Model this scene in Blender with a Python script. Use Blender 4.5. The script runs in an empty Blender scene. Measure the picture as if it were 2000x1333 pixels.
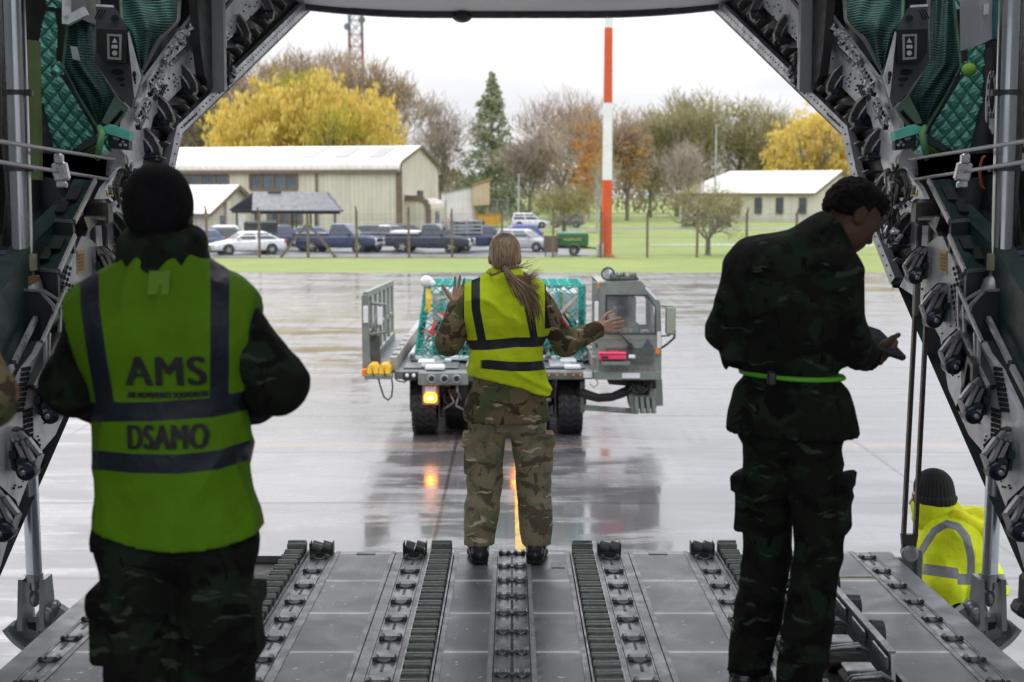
import bpy, bmesh, math, random
import numpy as np
from mathutils import Vector, Matrix
from mathutils.bvhtree import BVHTree
C = bpy.context.scene.collection
SC = bpy.context.scene
R = math.radians
rng = random.Random(7)
# ------------------------------------------------------------------ camera
CAMZ = 3.75
PITCH = R(6.516)
FPX = 2500.0            # focal length in pixels of the 2000 px wide photograph
cp, sp = math.cos(PITCH), math.sin(PITCH)
cam_d = bpy.data.cameras.new('camera')
cam = bpy.data.objects.new('camera', cam_d)
C.objects.link(cam)
cam.location = (0, 0, CAMZ)
cam.rotation_euler = (math.pi/2 - PITCH, 0, 0)
cam_d.sensor_width = 36.0
cam_d.lens = 45.0
cam_d.clip_end = 3000
cam_d.clip_start = 0.05
cam_d.dof.use_dof = True
cam_d.dof.focus_distance = 6.9
cam_d.dof.aperture_fstop = 3.1
SC.camera = cam
def ray(px, py):
 u = (px-1000)/FPX
 v = (666.5-py)/FPX
 return Vector((u, cp+v*sp, -sp+v*cp))
def P(px, py, Y):
 """world point at depth Y seen at photo pixel (px,py)"""
 d = ray(px, py)
 return Vector((0, 0, CAMZ)) + d*(Y/d.y)
def PX(px, py, X):
 d = ray(px, py)
 return Vector((0, 0, CAMZ)) + d*(X/d.x)
def PZ(px, py, z=0.0):
 d = ray(px, py)
 return Vector((0, 0, CAMZ)) + d*((z-CAMZ)/d.z)
# ------------------------------------------------------------------ mesh builder
class MB:
 def __init__(self):
  self.v = []
  self.f = []
  self.m = []
  self.s = []
  self.mi = 0
  self.sm = False
 def add(self, vs, fs, smooth=None):
  o = len(self.v)
  self.v.extend([tuple(p) for p in vs])
  for f in fs:
   self.f.append([i+o for i in f])
   self.m.append(self.mi)
   self.s.append(self.sm if smooth is None else smooth)
  return self
 def mat(self, i):
  self.mi = i
  return self
 def box(self, c, s, rot=None, bev=0.0):
  """box by centre and full size, optional chamfer on all edges"""
  c = Vector(c)
  hx, hy, hz = s[0]/2, s[1]/2, s[2]/2
  b = min(bev, hx*.95, hy*.95, hz*.95)
  if b <= 0:
   vs = [Vector((x, y, z)) for x in (-hx, hx) for y in (-hy, hy) for z in (-hz, hz)]
   fs = [(0, 1, 3, 2), (4, 6, 7, 5), (0, 4, 5, 1), (2, 3, 7, 6), (0, 2, 6, 4), (1, 5, 7, 3)]
  else:
   vs = []
   idx = {}
   for sx in (-1, 1):
    for sy in (-1, 1):
     for sz in (-1, 1):
      for a in range(3):
       p = [sx*(hx-b), sy*(hy-b), sz*(hz-b)]
       p[a] = (sx*hx, sy*hy, sz*hz)[a]
       idx[(sx, sy, sz, a)] = len(vs)
       vs.append(Vector(p))
   fs = []
   for a in range(3):
    for sg in (-1, 1):
     o = [i for i in range(3) if i != a]
     q = []
     for (p, r) in ((-1, -1), (1, -1), (1, 1), (-1, 1)):
      k = [0, 0, 0]
      k[a] = sg
      k[o[0]] = p
      k[o[1]] = r
      q.append(idx[(k[0], k[1], k[2], a)])
     if (sg > 0) != (a != 1):
      q.reverse()
     fs.append(tuple(q))
   for a in range(3):                       # edge strips along axis a
    o = [i for i in range(3) if i != a]
    for p in (-1, 1):
     for r in (-1, 1):
      def K(s_, ax):
       k = [0, 0, 0]
       k[a] = s_
       k[o[0]] = p
       k[o[1]] = r
       return idx[(k[0], k[1], k[2], ax)]
      fs.append((K(-1, o[0]), K(1, o[0]), K(1, o[1]), K(-1, o[1])))
   for sx in (-1, 1):
    for sy in (-1, 1):
     for sz in (-1, 1):
      fs.append(tuple(idx[(sx, sy, sz, a)] for a in range(3)))
  if rot is not None:
   vs = [rot @ p for p in vs]
  return self.add([p+c for p in vs], fs)
 def bar(self, a, b, w, h, up=(0, 0, 1)):
  """rectangular bar from a to b; w across, h along up"""
  a, b = Vector(a), Vector(b)
  t = (b-a).normalized()
  u = Vector(up)
  u = (u - t*u.dot(t))
  if u.length < 1e-4:
   u = Vector((1, 0, 0)) - t*t.x
  u.normalize()
  n = t.cross(u)
  vs = []
  for p in (a, b):
   for (i, j) in ((-1, -1), (1, -1), (1, 1), (-1, 1)):
    vs.append(p + n*(i*w/2) + u*(j*h/2))
  return self.add(vs, [(3, 2, 1, 0), (4, 5, 6, 7), (0, 1, 5, 4), (1, 2, 6, 5), (2, 3, 7, 6), (3, 0, 4, 7)])
 def cyl(self, a, b, r0, r1=None, n=12, cap=True, smooth=True):
  if r1 is None:
   r1 = r0
  a, b = Vector(a), Vector(b)
  t = (b-a)
  if t.length < 1e-7:
   return self
  t.normalize()
  u = t.orthogonal().normalized()
  w = t.cross(u)
  vs = []
  for p, r in ((a, r0), (b, r1)):
   for i in range(n):
    an = 2*math.pi*i/n
    vs.append(p + (u*math.cos(an)+w*math.sin(an))*r)
  self.add(vs, [(i, (i+1) % n, n+(i+1) % n, n+i) for i in range(n)], smooth)
  if cap:
   self.add(vs[:n], [tuple(reversed(range(n)))], False)
   self.add(vs[n:], [tuple(range(n))], False)
  return self
 def tube(self, pts, r, n=6, r1=None, cap=True):
  pts = [Vector(p) for p in pts]
  m = len(pts)
  if r1 is None:
   r1 = r
  rs = r if isinstance(r, (list, tuple)) else [r+(r1-r)*i/(m-1) for i in range(m)]
  t0 = (pts[1]-pts[0]).normalized()
  u = t0.orthogonal().normalized()
  vs = []
  for i, p in enumerate(pts):
   if i == 0:
    t = t0
   elif i == m-1:
    t = (pts[i]-pts[i-1])
   else:
    t = (pts[i+1]-pts[i-1])
   t = t.normalized() if t.length > 1e-9 else t0
   u = (u - t*u.dot(t))
   u = u.normalized() if u.length > 1e-6 else t.orthogonal().normalized()
   w = t.cross(u)
   for k in range(n):
    an = 2*math.pi*k/n
    vs.append(p + (u*math.cos(an)+w*math.sin(an))*rs[i])
  fs = []
  for i in range(m-1):
   for k in range(n):
    fs.append((i*n+k, i*n+(k+1) % n, (i+1)*n+(k+1) % n, (i+1)*n+k))
  if cap and n > 2:
   fs.append(tuple(reversed(range(n))))
   fs.append(tuple(range((m-1)*n, m*n)))
  return self.add(vs, fs, True)
 def prism(self, pts, d):
  """closed polygon of 3D points extruded by vector d"""
  pts = [Vector(p) for p in pts]
  d = Vector(d)
  n = len(pts)
  nr = Vector((0, 0, 0))
  for i in range(n):
   nr += pts[i].cross(pts[(i+1) % n])
  if nr.dot(d) > 0:
   pts.reverse()
  vs = pts + [p+d for p in pts]
  fs = [tuple(range(n)), tuple(reversed(range(n, 2*n)))]
  fs += [(i, n+i, n+(i+1) % n, (i+1) % n) for i in range(n)]
  return self.add(vs, fs, False)
 def frame(self, outer, inner, d):
  """ring between two polygons with the same number of points, extruded by d"""
  outer = [Vector(p) for p in outer]
  inner = [Vector(p) for p in inner]
  d = Vector(d)
  n = len(outer)
  vs = outer + inner + [p+d for p in outer] + [p+d for p in inner]
  fs = []
  for i in range(n):
   j = (i+1) % n
   fs += [(i, j, n+j, n+i), (2*n+j, 2*n+i, 3*n+i, 3*n+j), (j, i, 2*n+i, 2*n+j), (n+i, n+j, 3*n+j, 3*n+i)]
  return self.add(vs, fs, False)
 def quad(self, a, b, c, d):
  return self.add([a, b, c, d], [(0, 1, 2, 3)])
 def sphere(self, c, r, nu=12, nv=8, sc=(1, 1, 1), rot=None):
  c = Vector(c)
  vs = []
  for j in range(nv+1):
   th = math.pi*j/nv
   for i in range(nu):
    ph = 2*math.pi*i/nu
    p = Vector((r*sc[0]*math.sin(th)*math.cos(ph), r*sc[1]*math.sin(th)*math.sin(ph), r*sc[2]*math.cos(th)))
    if rot is not None:
     p = rot @ p
    vs.append(c+p)
  fs = []
  for j in range(nv):
   for i in range(nu):
    k = (i+1) % nu
    if j == 0:
     fs.append((i, nu+i, nu+k))
    elif j == nv-1:
     fs.append((j*nu+i, (j+1)*nu+i, j*nu+k))
    else:
     fs.append((j*nu+i, (j+1)*nu+i, (j+1)*nu+k, j*nu+k))
  return self.add(vs, fs, True)
 def lathe(self, a, ax, prof, n=20):
  """profile [(t along ax, radius)] turned about the axis through a"""
  a = Vector(a)
  ax = Vector(ax).normalized()
  u = ax.orthogonal().normalized()
  w = ax.cross(u)
  vs = []
  for (t, r) in prof:
   for i in range(n):
    an = 2*math.pi*i/n
    vs.append(a + ax*t + (u*math.cos(an)+w*math.sin(an))*r)
  fs = []
  for j in range(len(prof)-1):
   for i in range(n):
    k = (i+1) % n
    fs.append((j*n+i, j*n+k, (j+1)*n+k, (j+1)*n+i))
  self.add(vs, fs, True)
  self.add(vs[:n], [tuple(reversed(range(n)))], False)
  self.add(vs[-n:], [tuple(range(n))], False)
  return self
 def mirror(self):
  """the same geometry mirrored in the aircraft's centre plane"""
  o = MB()
  o.v = [(-p[0], p[1], p[2]) for p in self.v]
  o.f = [list(reversed(f)) for f in self.f]
  o.m = list(self.m)
  o.s = list(self.s)
  return o
 def build(self, name, mats, parent=None, kind=None, label=None):
  me = bpy.data.meshes.new(name)
  me.from_pydata(self.v, [], self.f)
  mats = mats if isinstance(mats, (list, tuple)) else [mats]
  for m in mats:
   me.materials.append(m)
  me.polygons.foreach_set('use_smooth', self.s)
  if len(mats) > 1:
   me.polygons.foreach_set('material_index', self.m)
  me.update()
  o = bpy.data.objects.new(name, me)
  C.objects.link(o)
  if parent is not None:
   place(o, parent)
  if kind:
   o['kind'] = kind
  if label:
   o['label'] = label
  return o
def place(o, parent):
 """parent an object whose mesh is in world space (or in the parent's own space when the parent is a local root)"""
 o.parent = parent
 if parent.get('_w'):
  o.matrix_parent_inverse = Matrix.Translation(-Vector(parent['_w']))
def tag(o, label=None, cat=None, group=None, kind=None):
 if label:
  o['label'] = label
 if cat:
  o['category'] = cat
 if group:
  o['group'] = group
 if kind:
  o['kind'] = kind
 return o
def thing(name, label, cat, loc=(0, 0, 0), rz=0.0, group=None, world=False):
 """Empty at a thing's base. world=True: the parts' meshes are written in world space."""
 o = bpy.data.objects.new(name, None)
 C.objects.link(o)
 o.empty_display_size = .2
 o.location = loc
 o.rotation_euler = (0, 0, rz)
 if world:
  o['_w'] = tuple(loc)
 return tag(o, label, cat, group)
def subplace(o, part):
 """sub-part in the same space as its part"""
 o.parent = part
 return o
def copy_tree(o, parent=None):
 c = o.copy()
 C.objects.link(c)
 if parent is not None:
  c.parent = parent
 for ch in list(o.children):
  copy_tree(ch, c)
 return c
# ------------------------------------------------------------------ materials
MATS = {}
class NT:
 def __init__(self, name):
  self.m = bpy.data.materials.new(name)
  self.m.use_nodes = True
  self.t = self.m.node_tree
  self.t.nodes.clear()
  self.out = self.t.nodes.new('ShaderNodeOutputMaterial')
  self._co = None
 def n(self, typ, **kw):
  x = self.t.nodes.new(typ)
  for k, v in kw.items():
   setattr(x, k, v)
  return x
 def l(self, a, b):
  self.t.links.new(a, b)
 def setin(self, node, key, v):
  if v is None:
   return
  s = node.inputs[key]
  if hasattr(v, 'is_linked') or isinstance(v, bpy.types.NodeSocket):
   self.l(v, s)
  else:
   if s.type == 'RGBA' and len(v) == 3:
    v = (*v, 1)
   s.default_value = v
 def co(self):
  if self._co is None:
   self._co = self.n('ShaderNodeTexCoord')
  return self._co.outputs['Object']
 def mapping(self, sc=(1, 1, 1), rot=(0, 0, 0), loc=(0, 0, 0), src=None):
  m = self.n('ShaderNodeMapping')
  self.l(src or self.co(), m.inputs['Vector'])
  m.inputs['Scale'].default_value = sc
  m.inputs['Rotation'].default_value = rot
  m.inputs['Location'].default_value = loc
  return m.outputs[0]
 def noise(self, scale=5, detail=4, rough=.55, dist=0, vec=None):
  x = self.n('ShaderNodeTexNoise')
  self.l(vec or self.co(), x.inputs['Vector'])
  x.inputs['Scale'].default_value = scale
  x.inputs['Detail'].default_value = detail
  x.inputs['Roughness'].default_value = rough
  x.inputs['Distortion'].default_value = dist
  return x.outputs['Fac']
 def ramp(self, f, lo, hi, a=0.0, b=1.0):
  x = self.n('ShaderNodeMapRange')
  self.setin(x, 'Value', f)
  for k, v in (('From Min', lo), ('From Max', hi), ('To Min', a), ('To Max', b)):
   x.inputs[k].default_value = v
  return x.outputs[0]
 def math(self, op, a, b=None, c=None):
  x = self.n('ShaderNodeMath', operation=op)
  for i, v in enumerate((a, b, c)):
   if v is not None:
    self.setin(x, i, v)
  return x.outputs[0]
 def mix(self, f, a, b):
  x = self.n('ShaderNodeMix', data_type='RGBA')
  self.setin(x, 0, f)
  self.setin(x, 6, a)
  self.setin(x, 7, b)
  return x.outputs[2]
 def sep(self, v):
  x = self.n('ShaderNodeSeparateXYZ')
  self.l(v, x.inputs[0])
  return x.outputs
 def comb(self, x_, y_, z_):
  x = self.n('ShaderNodeCombineXYZ')
  for i, v in enumerate((x_, y_, z_)):
   self.setin(x, i, v)
  return x.outputs[0]
 def attr(self, name):
  x = self.n('ShaderNodeAttribute', attribute_name=name)
  return x.outputs['Fac']
 def bump(self, h, strength=.3, dist=.01, normal=None):
  x = self.n('ShaderNodeBump')
  self.l(h, x.inputs['Height'])
  x.inputs['Strength'].default_value = strength
  x.inputs['Distance'].default_value = dist
  if normal is not None:
   self.l(normal, x.inputs['Normal'])
  return x.outputs[0]
 def bsdf(self, col, rough=.5, metal=0, normal=None, **kw):
  b = self.n('ShaderNodeBsdfPrincipled')
  self.setin(b, 'Base Color', col)
  self.setin(b, 'Roughness', rough)
  self.setin(b, 'Metallic', metal)
  if normal is not None:
   self.l(normal, b.inputs['Normal'])
  for k, v in kw.items():
   self.setin(b, k.replace('_', ' '), v)
  self.l(b.outputs[0], self.out.inputs[0])
  self.b = b
  return self.m
def scl(c, k):
 return tuple(min(1, x*k) for x in c)
def pm(name, col, rough=.5, metal=0.0, var=.25, scale=4.0, bump=.0, bscale=60, dirt=None, dirtamt=.5, rvar=.15, **kw):
 """painted / worn surface: noise varied colour and roughness, optional dirt and bump"""
 if name in MATS:
  return MATS[name]
 t = NT(name)
 n1 = t.noise(scale, 6, .6)
 c = t.mix(t.ramp(n1, .3, .7), scl(col, 1-var), scl(col, 1+var))
 if dirt is not None:
  n2 = t.noise(scale*2.7, 5, .65, 1.0)
  c = t.mix(t.ramp(n2, .45, .75, 0, dirtamt), c, dirt)
 rr = t.ramp(t.noise(scale*1.9, 4), .3, .7, max(.02, rough-rvar), min(1, rough+rvar))
 nr = None
 if bump > 0:
  nr = t.bump(t.noise(bscale, 4), bump, .01)
 MATS[name] = t.bsdf(c, rr, metal, nr, **kw)
 return MATS[name]
def leaf_mat(name, a, b, c, trans=.0):
 if name in MATS:
  return MATS[name]
 t = NT(name)
 g = t.n('ShaderNodeNewGeometry')
 n1 = t.noise(.35, 3)
 k = t.math('ADD', t.math('MULTIPLY', g.outputs['Random Per Island'], .6), t.ramp(n1, .3, .7, 0, .4))
 col = t.mix(t.ramp(k, .0, .5), a, b)
 col = t.mix(t.ramp(k, .5, 1), col, c)
 m = t.bsdf(col, .75)
 if trans > 0:
  tr = t.n('ShaderNodeBsdfTranslucent')
  t.l(col, tr.inputs[0])
  mx = t.n('ShaderNodeMixShader')
  mx.inputs[0].default_value = trans
  t.l(t.b.outputs[0], mx.inputs[1])
  t.l(tr.outputs[0], mx.inputs[2])
  t.l(mx.outputs[0], t.out.inputs[0])
 MATS[name] = m
 return m
def glass_mat(name, tint=(.8, .85, .85), clear=.6, film=0):
 if name in MATS:
  return MATS[name]
 t = NT(name)
 tr = t.n('ShaderNodeBsdfTransparent')
 tr.inputs[0].default_value = (*tint, 1)
 gl = t.n('ShaderNodeBsdfGlossy')
 gl.inputs['Roughness'].default_value = .05
 gl.inputs['Color'].default_value = (.9, .95, 1, 1)
 fr = t.n('ShaderNodeFresnel')
 fr.inputs[0].default_value = 1.5
 smear = t.ramp(t.noise(3, 5, .6), .3, .7, 0, 1-clear)
 f = t.math('ADD', fr.outputs[0], smear)
 mx = t.n('ShaderNodeMixShader')
 t.l(f, mx.inputs[0])
 t.l(tr.outputs[0], mx.inputs[1])
 t.l(gl.outputs[0], mx.inputs[2])
 if film:                    # thin milky layer over the glass
  df = t.n('ShaderNodeBsdfTranslucent')
  df.inputs[0].default_value = (.8, .82, .84, 1)
  dd = t.n('ShaderNodeBsdfDiffuse')
  dd.inputs[0].default_value = (.75, .77, .8, 1)
  a2 = t.n('ShaderNodeAddShader')
  t.l(df.outputs[0], a2.inputs[0])
  t.l(dd.outputs[0], a2.inputs[1])
  m2 = t.n('ShaderNodeMixShader')
  t.l(t.ramp(t.noise(5, 4), .3, .7, film*.6, film*1.3), m2.inputs[0])
  t.l(mx.outputs[0], m2.inputs[1])
  t.l(a2.outputs[0], m2.inputs[2])
  mx = m2
 t.l(mx.outputs[0], t.out.inputs[0])
 MATS[name] = t.m
 return t.m
def emit_mat(name, col, s):
 if name in MATS:
  return MATS[name]
 t = NT(name)
 k = t.ramp(t.noise(30, 2), .3, .7, .8*s, 1.2*s)
 MATS[name] = t.bsdf(scl(col, .5), .3, 0, None, Emission_Color=col, Emission_Strength=k)
 return MATS[name]
# ------------------------------------------------------------------ world and sun
w = bpy.data.worlds.new('World')
SC.world = w
w.use_nodes = True
nt = w.node_tree
nt.nodes.clear()
SUN_EL, SUN_AZ = R(38), R(-30)      # azimuth measured from +Y towards +X
sky = nt.nodes.new('ShaderNodeTexSky')
sky.sky_type = 'NISHITA'
sky.sun_disc = False
sky.sun_elevation = SUN_EL
sky.sun_rotation = SUN_AZ
sky.air_density = 1.2
sky.dust_density = 4.0
tc = nt.nodes.new('ShaderNodeTexCoord')
mp = nt.nodes.new('ShaderNodeMapping')
mp.inputs['Scale'].default_value = (1.0, 1.0, 4.0)
nt.links.new(tc.outputs['Generated'], mp.inputs[0])
nz = nt.nodes.new('ShaderNodeTexNoise')
nz.inputs['Scale'].default_value = 3.2
nz.inputs['Detail'].default_value = 6
nz.inputs['Distortion'].default_value = .4
nt.links.new(mp.outputs[0], nz.inputs['Vector'])
cr = nt.nodes.new('ShaderNodeValToRGB')
cr.color_ramp.elements[0].position = .3
cr.color_ramp.elements[0].color = (5.8, 6.1, 6.75, 1)
cr.color_ramp.elements[1].position = .62
cr.color_ramp.elements[1].color = (8.5, 8.55, 8.75, 1)
nt.links.new(nz.outputs['Fac'], cr.inputs[0])
mx = nt.nodes.new('ShaderNodeMix')
mx.data_type = 'RGBA'
mx.inputs[0].default_value = .9
nt.links.new(sky.outputs[0], mx.inputs[6])
# an overcast sky is brighter overhead than at the horizon
sx = nt.nodes.new('ShaderNodeSeparateXYZ')
nt.links.new(tc.outputs['Generated'], sx.inputs[0])
mr = nt.nodes.new('ShaderNodeMapRange')
for k_, v_ in (('From Min', .14), ('From Max', .9), ('To Min', 1.0), ('To Max', 3.3)):
 mr.inputs[k_].default_value = v_
nt.links.new(sx.outputs[2], mr.inputs[0])
vm = nt.nodes.new('ShaderNodeVectorMath')
vm.operation = 'SCALE'
nt.links.new(cr.outputs[0], vm.inputs[0])
nt.links.new(mr.outputs[0], vm.inputs['Scale'])
nt.links.new(vm.outputs[0], mx.inputs[7])
bg = nt.nodes.new('ShaderNodeBackground')
bg.inputs['Strength'].default_value = .13
nt.links.new(mx.outputs[2], bg.inputs[0])
wo = nt.nodes.new('ShaderNodeOutputWorld')
nt.links.new(bg.outputs[0], wo.inputs[0])
sl = bpy.data.lights.new('sun', 'SUN')
sl.energy = 1.5
sl.angle = R(25)
sl.color = (1, .96, .9)
so = bpy.data.objects.new('sun', sl)
C.objects.link(so)
sd = Vector((math.sin(SUN_AZ)*math.cos(SUN_EL), math.cos(SUN_AZ)*math.cos(SUN_EL), math.sin(SUN_EL)))
so.rotation_euler = sd.to_track_quat('Z', 'Y').to_euler()
so.location = sd*50
SC.view_settings.view_transform = 'Standard'
SC.view_settings.look = 'None'
SC.view_settings.exposure = 0
SC.view_settings.gamma = 1
SC.cycles.use_denoising = True
SC.cycles.max_bounces = 8
SC.cycles.diffuse_bounces = 5
SC.cycles.transparent_max_bounces = 24
# ================================================================== the setting
def sheet(name, pts, z, mat_, kind='structure', label=None):
 mb = MB()
 mb.add([(x, y, z) for x, y in pts], [tuple(range(len(pts)))])
 return mb.build(name, mat_, kind=kind, label=label)
def tarmac_mat():
 t = NT('wet_concrete')
 co = t.sep(t.co())
 big = t.noise(.11, 5, .6, .4)
 mid = t.noise(1.1, 6, .65, .6, t.mapping((.5, 1.6, 1)))
 fine = t.noise(60, 3, .6)
 streak = t.noise(1.0, 5, .6, .2, t.mapping((4.5, .12, 1), (0, 0, R(4))))
 col = t.mix(t.ramp(big, .35, .65), (.105, .104, .112), (.175, .172, .18))
 col = t.mix(t.ramp(mid, .42, .75, 0, .5), col, (.08, .078, .078))
 col = t.mix(t.ramp(fine, .3, .8, 0, .3), col, (.2, .2, .2))
 # brown stain crossing the stand
 st = t.math('SUBTRACT', 1, t.math('MULTIPLY', t.math('ABSOLUTE', t.math('SUBTRACT', co['Y'], 18.95)), 3.2))
 st = t.math('MULTIPLY', t.math('MAXIMUM', st, 0), t.ramp(t.noise(.5, 3), .35, .6))
 col = t.mix(t.math('MULTIPLY', st, .6), col, (.26, .17, .1))
 # joints between the cast slabs
 jy = t.math('ABSOLUTE', t.math('SUBTRACT', t.math('PINGPONG', t.math('ADD', co['Y'], .15), 1.55), 0))
 jx = t.math('ABSOLUTE', t.math('PINGPONG', t.math('ADD', co['X'], .85), 3.05))
 wob = t.math('MULTIPLY', t.noise(.9, 2), .012)
 jj = t.math('MINIMUM', jx, t.math('MULTIPLY', jy, .55))
 joint = t.ramp(t.math('SUBTRACT', jj, wob), .012, .022, 1, 0)
 col = t.mix(t.math('MULTIPLY', joint, .85), col, (.035, .033, .03))
 # wetness: pools, thin film, drier texture
 pool = t.ramp(t.math('ADD', t.math('MULTIPLY', mid, .6), t.math('MULTIPLY', t.noise(.35, 4, .6, .5, t.mapping((.45, 1.5, 1))), .6)), .575, .66)
 rgh = t.ramp(streak, .3, .7, .17, .38)
 brk = t.ramp(t.noise(1.3, 6, .7, .5, t.mapping((.22, 2.4, 1))), .42, .58, .55, 1.5)
 rgh = t.math('MULTIPLY', rgh, brk)
 rgh = t.math('MULTIPLY', rgh, t.ramp(pool, 0, 1, 1, .22))
 hgt = t.math('ADD', t.math('MULTIPLY', t.noise(6, 4, .5, 0, t.mapping((.5, 3.0, 1))), .6), t.math('MULTIPLY', fine, .1))
 nr = t.bump(hgt, .1, .01)
 dk = t.mix(t.math('MULTIPLY', pool, .6), col, (.05, .047, .046))
 return t.bsdf(dk, rgh, 0, nr, IOR=1.45, Specular_IOR_Level=.75, Coat_Weight=.35, Coat_Roughness=.22, Coat_IOR=1.5)
def grass_mat(name='grass_turf'):
 t = NT(name)
 a = t.noise(.16, 6, .7, .8)
 b = t.noise(2.2, 5, .7)
 c = t.noise(14, 4, .7)
 d_ = t.noise(.6, 4, .6, .6, t.mapping((.3, 1.4, 1)))
 col = t.mix(t.ramp(a, .3, .7), (.12, .175, .04), (.22, .25, .07))
 col = t.mix(t.ramp(b, .4, .75, 0, .55), col, (.24, .28, .06))
 col = t.mix(t.ramp(c, .4, .7, 0, .5), col, (.10, .17, .025))
 col = t.mix(t.ramp(d_, .55, .75, 0, .5), col, (.25, .27, .09))
 return t.bsdf(col, .9, 0, t.bump(c, .8, .05))
M_TAR = tarmac_mat()
M_GRASS = grass_mat()
M_ASPH = pm('asphalt_wet', (.13, .13, .14), .38, 0, .25, .8, bump=.15, bscale=30, dirt=(.2, .2, .21), dirtamt=.5)
sheet('ground', [(-900, 61.9), (900, 61.9), (900, 1500), (-900, 1500)], -.012, M_GRASS)
sheet('apron', [(-400, -60), (400, -60), (400, 62), (-400, 62)], 0, M_TAR)
# low concrete edge and worn soil at the foot of the fence
sheet('car_park_road', [(-70, 77.9), (-13, 77.9), (4.8, 78.3), (5.6, 84), (3.6, 95), (-6, 106), (-70, 112)], -.004, M_ASPH)
sheet('far_road', [(-6, 139), (70, 143), (70, 149.5), (-6, 146)], -.004, M_ASPH)
sheet('footpath', [(10.5, 96.5), (34, 94.5), (34, 97.2), (20, 98.6), (14, 98.8), (10.3, 97.6)], -.004, pm('path_wet', (.33, .33, .35), .3, 0, .2, 1))
sheet('soil_strip', [(-60, 76.6), (1.4, 76.6), (1.4, 77.85), (-60, 77.85)], -.007, pm('soil', (.06, .045, .03), .9, 0, .4, 2, bump=.6, bscale=8))
sheet('lead_in_line', [(.035, 12), (.2, 12), (.2, 21), (.035, 21)], .004, pm('yellow_marking', (.5, .33, .05), .3, 0, .25, 3, dirt=(.2, .17, .12), dirtamt=.6))
# a faint painted mark further out on the stand
sheet('stand_mark', [(-3.2, 54), (-.4, 54), (-.6, 57), (-3.6, 57)], .004, pm('faint_marking', (.5, .47, .36), .35, 0, .25, 2, dirt=(.3, .3, .3), dirtamt=.8))
# ================================================================== buildings
def clad(name, col, period=.35, dirtc=(.2, .19, .15)):
 """profiled steel cladding: vertical ribs across the wall's own length plus streaky grime"""
 if name in MATS:
  return MATS[name]
 t = NT(name)
 co = t.sep(t.co())
 s = t.math('ADD', co['X'], t.math('MULTIPLY', co['Y'], 1.0))
 rib = t.math('PINGPONG', s, period/2)
 rib = t.ramp(rib, .02, .06, 0, 1)
 c = t.mix(t.ramp(t.noise(.5, 4), .3, .7), scl(col, .88), scl(col, 1.08))
 c = t.mix(t.ramp(t.noise(1.0, 4, .6, 0, t.mapping((2.5, 2.5, .12))), .45, .8, 0, .35), c, dirtc)
 c = t.mix(t.ramp(rib, 0, 1, .32, 0), c, scl(col, .45))
 MATS[name] = t.bsdf(c, .55, 0, t.bump(rib, .4, .03))
 return MATS[name]
M_CLAD = clad('cream_cladding', (.58, .53, .46))
M_CLAD2 = clad('pale_cladding', (.52, .49, .42), .28)
M_ROOFW = clad('pale_roof', (.6, .58, .53), .6, (.4, .38, .3))
M_TRIM = pm('brown_trim', (.14, .10, .075), .5, 0, .2, 3)
M_WIN = pm('window_glass', (.06, .085, .11), .08, 0, .5, .8, Specular_IOR_Level=.8)
M_SLATE = pm('slate_roof', (.075, .08, .095), .5, 0, .3, 2, bump=.3, bscale=12)
M_BRICKR = pm('red_boarding', (.26, .09, .055), .7, 0, .25, 3)
M_DKTIM = pm('dark_timber', (.05, .045, .04), .7, 0, .3, 4)
M_DOORW = pm('white_door', (.6, .6, .62), .5, 0, .1, 3)
M_SKYL = pm('roof_light', (.2, .21, .21), .4, 0, .2, 2)
def window(mb_parent, a, b, z0, z1, n, out, parent, cols, fr=.12, mframe=None):
 """window strip between ground points a and b: frame part, pane sub-part"""
 a, b = Vector((a[0], a[1], 0)), Vector((b[0], b[1], 0))
 t = (b-a).normalized()
 o = Vector(out)
 L = (b-a).length
 f = MB()
 zc = (z0+z1)/2
 A, B = a+o*.06, b+o*.06
 f.bar(A+Vector((0, 0, z0)), B+Vector((0, 0, z0)), .14, fr)
 f.bar(A+Vector((0, 0, z1)), B+Vector((0, 0, z1)), .14, fr)
 for i in range(n+1):
  q = A + t*(L*i/n)
  f.bar(q+Vector((0, 0, z0+fr/2)), q+Vector((0, 0, z1-fr/2)), fr, .14, up=o)
 fo = f.build('window', mframe or M_TRIM, parent)
 for i in range(n):
  p0 = a+o*.03+t*(L*i/n+fr/2)
  p1 = a+o*.03+t*(L*(i+1)/n-fr/2)
  g = MB()
  g.quad(p0+Vector((0, 0, z0+fr/2)), p1+Vector((0, 0, z0+fr/2)), p1+Vector((0, 0, z1-fr/2)), p0+Vector((0, 0, z1-fr/2)))
  g.build('pane', M_WIN, fo)
 return fo
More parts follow.
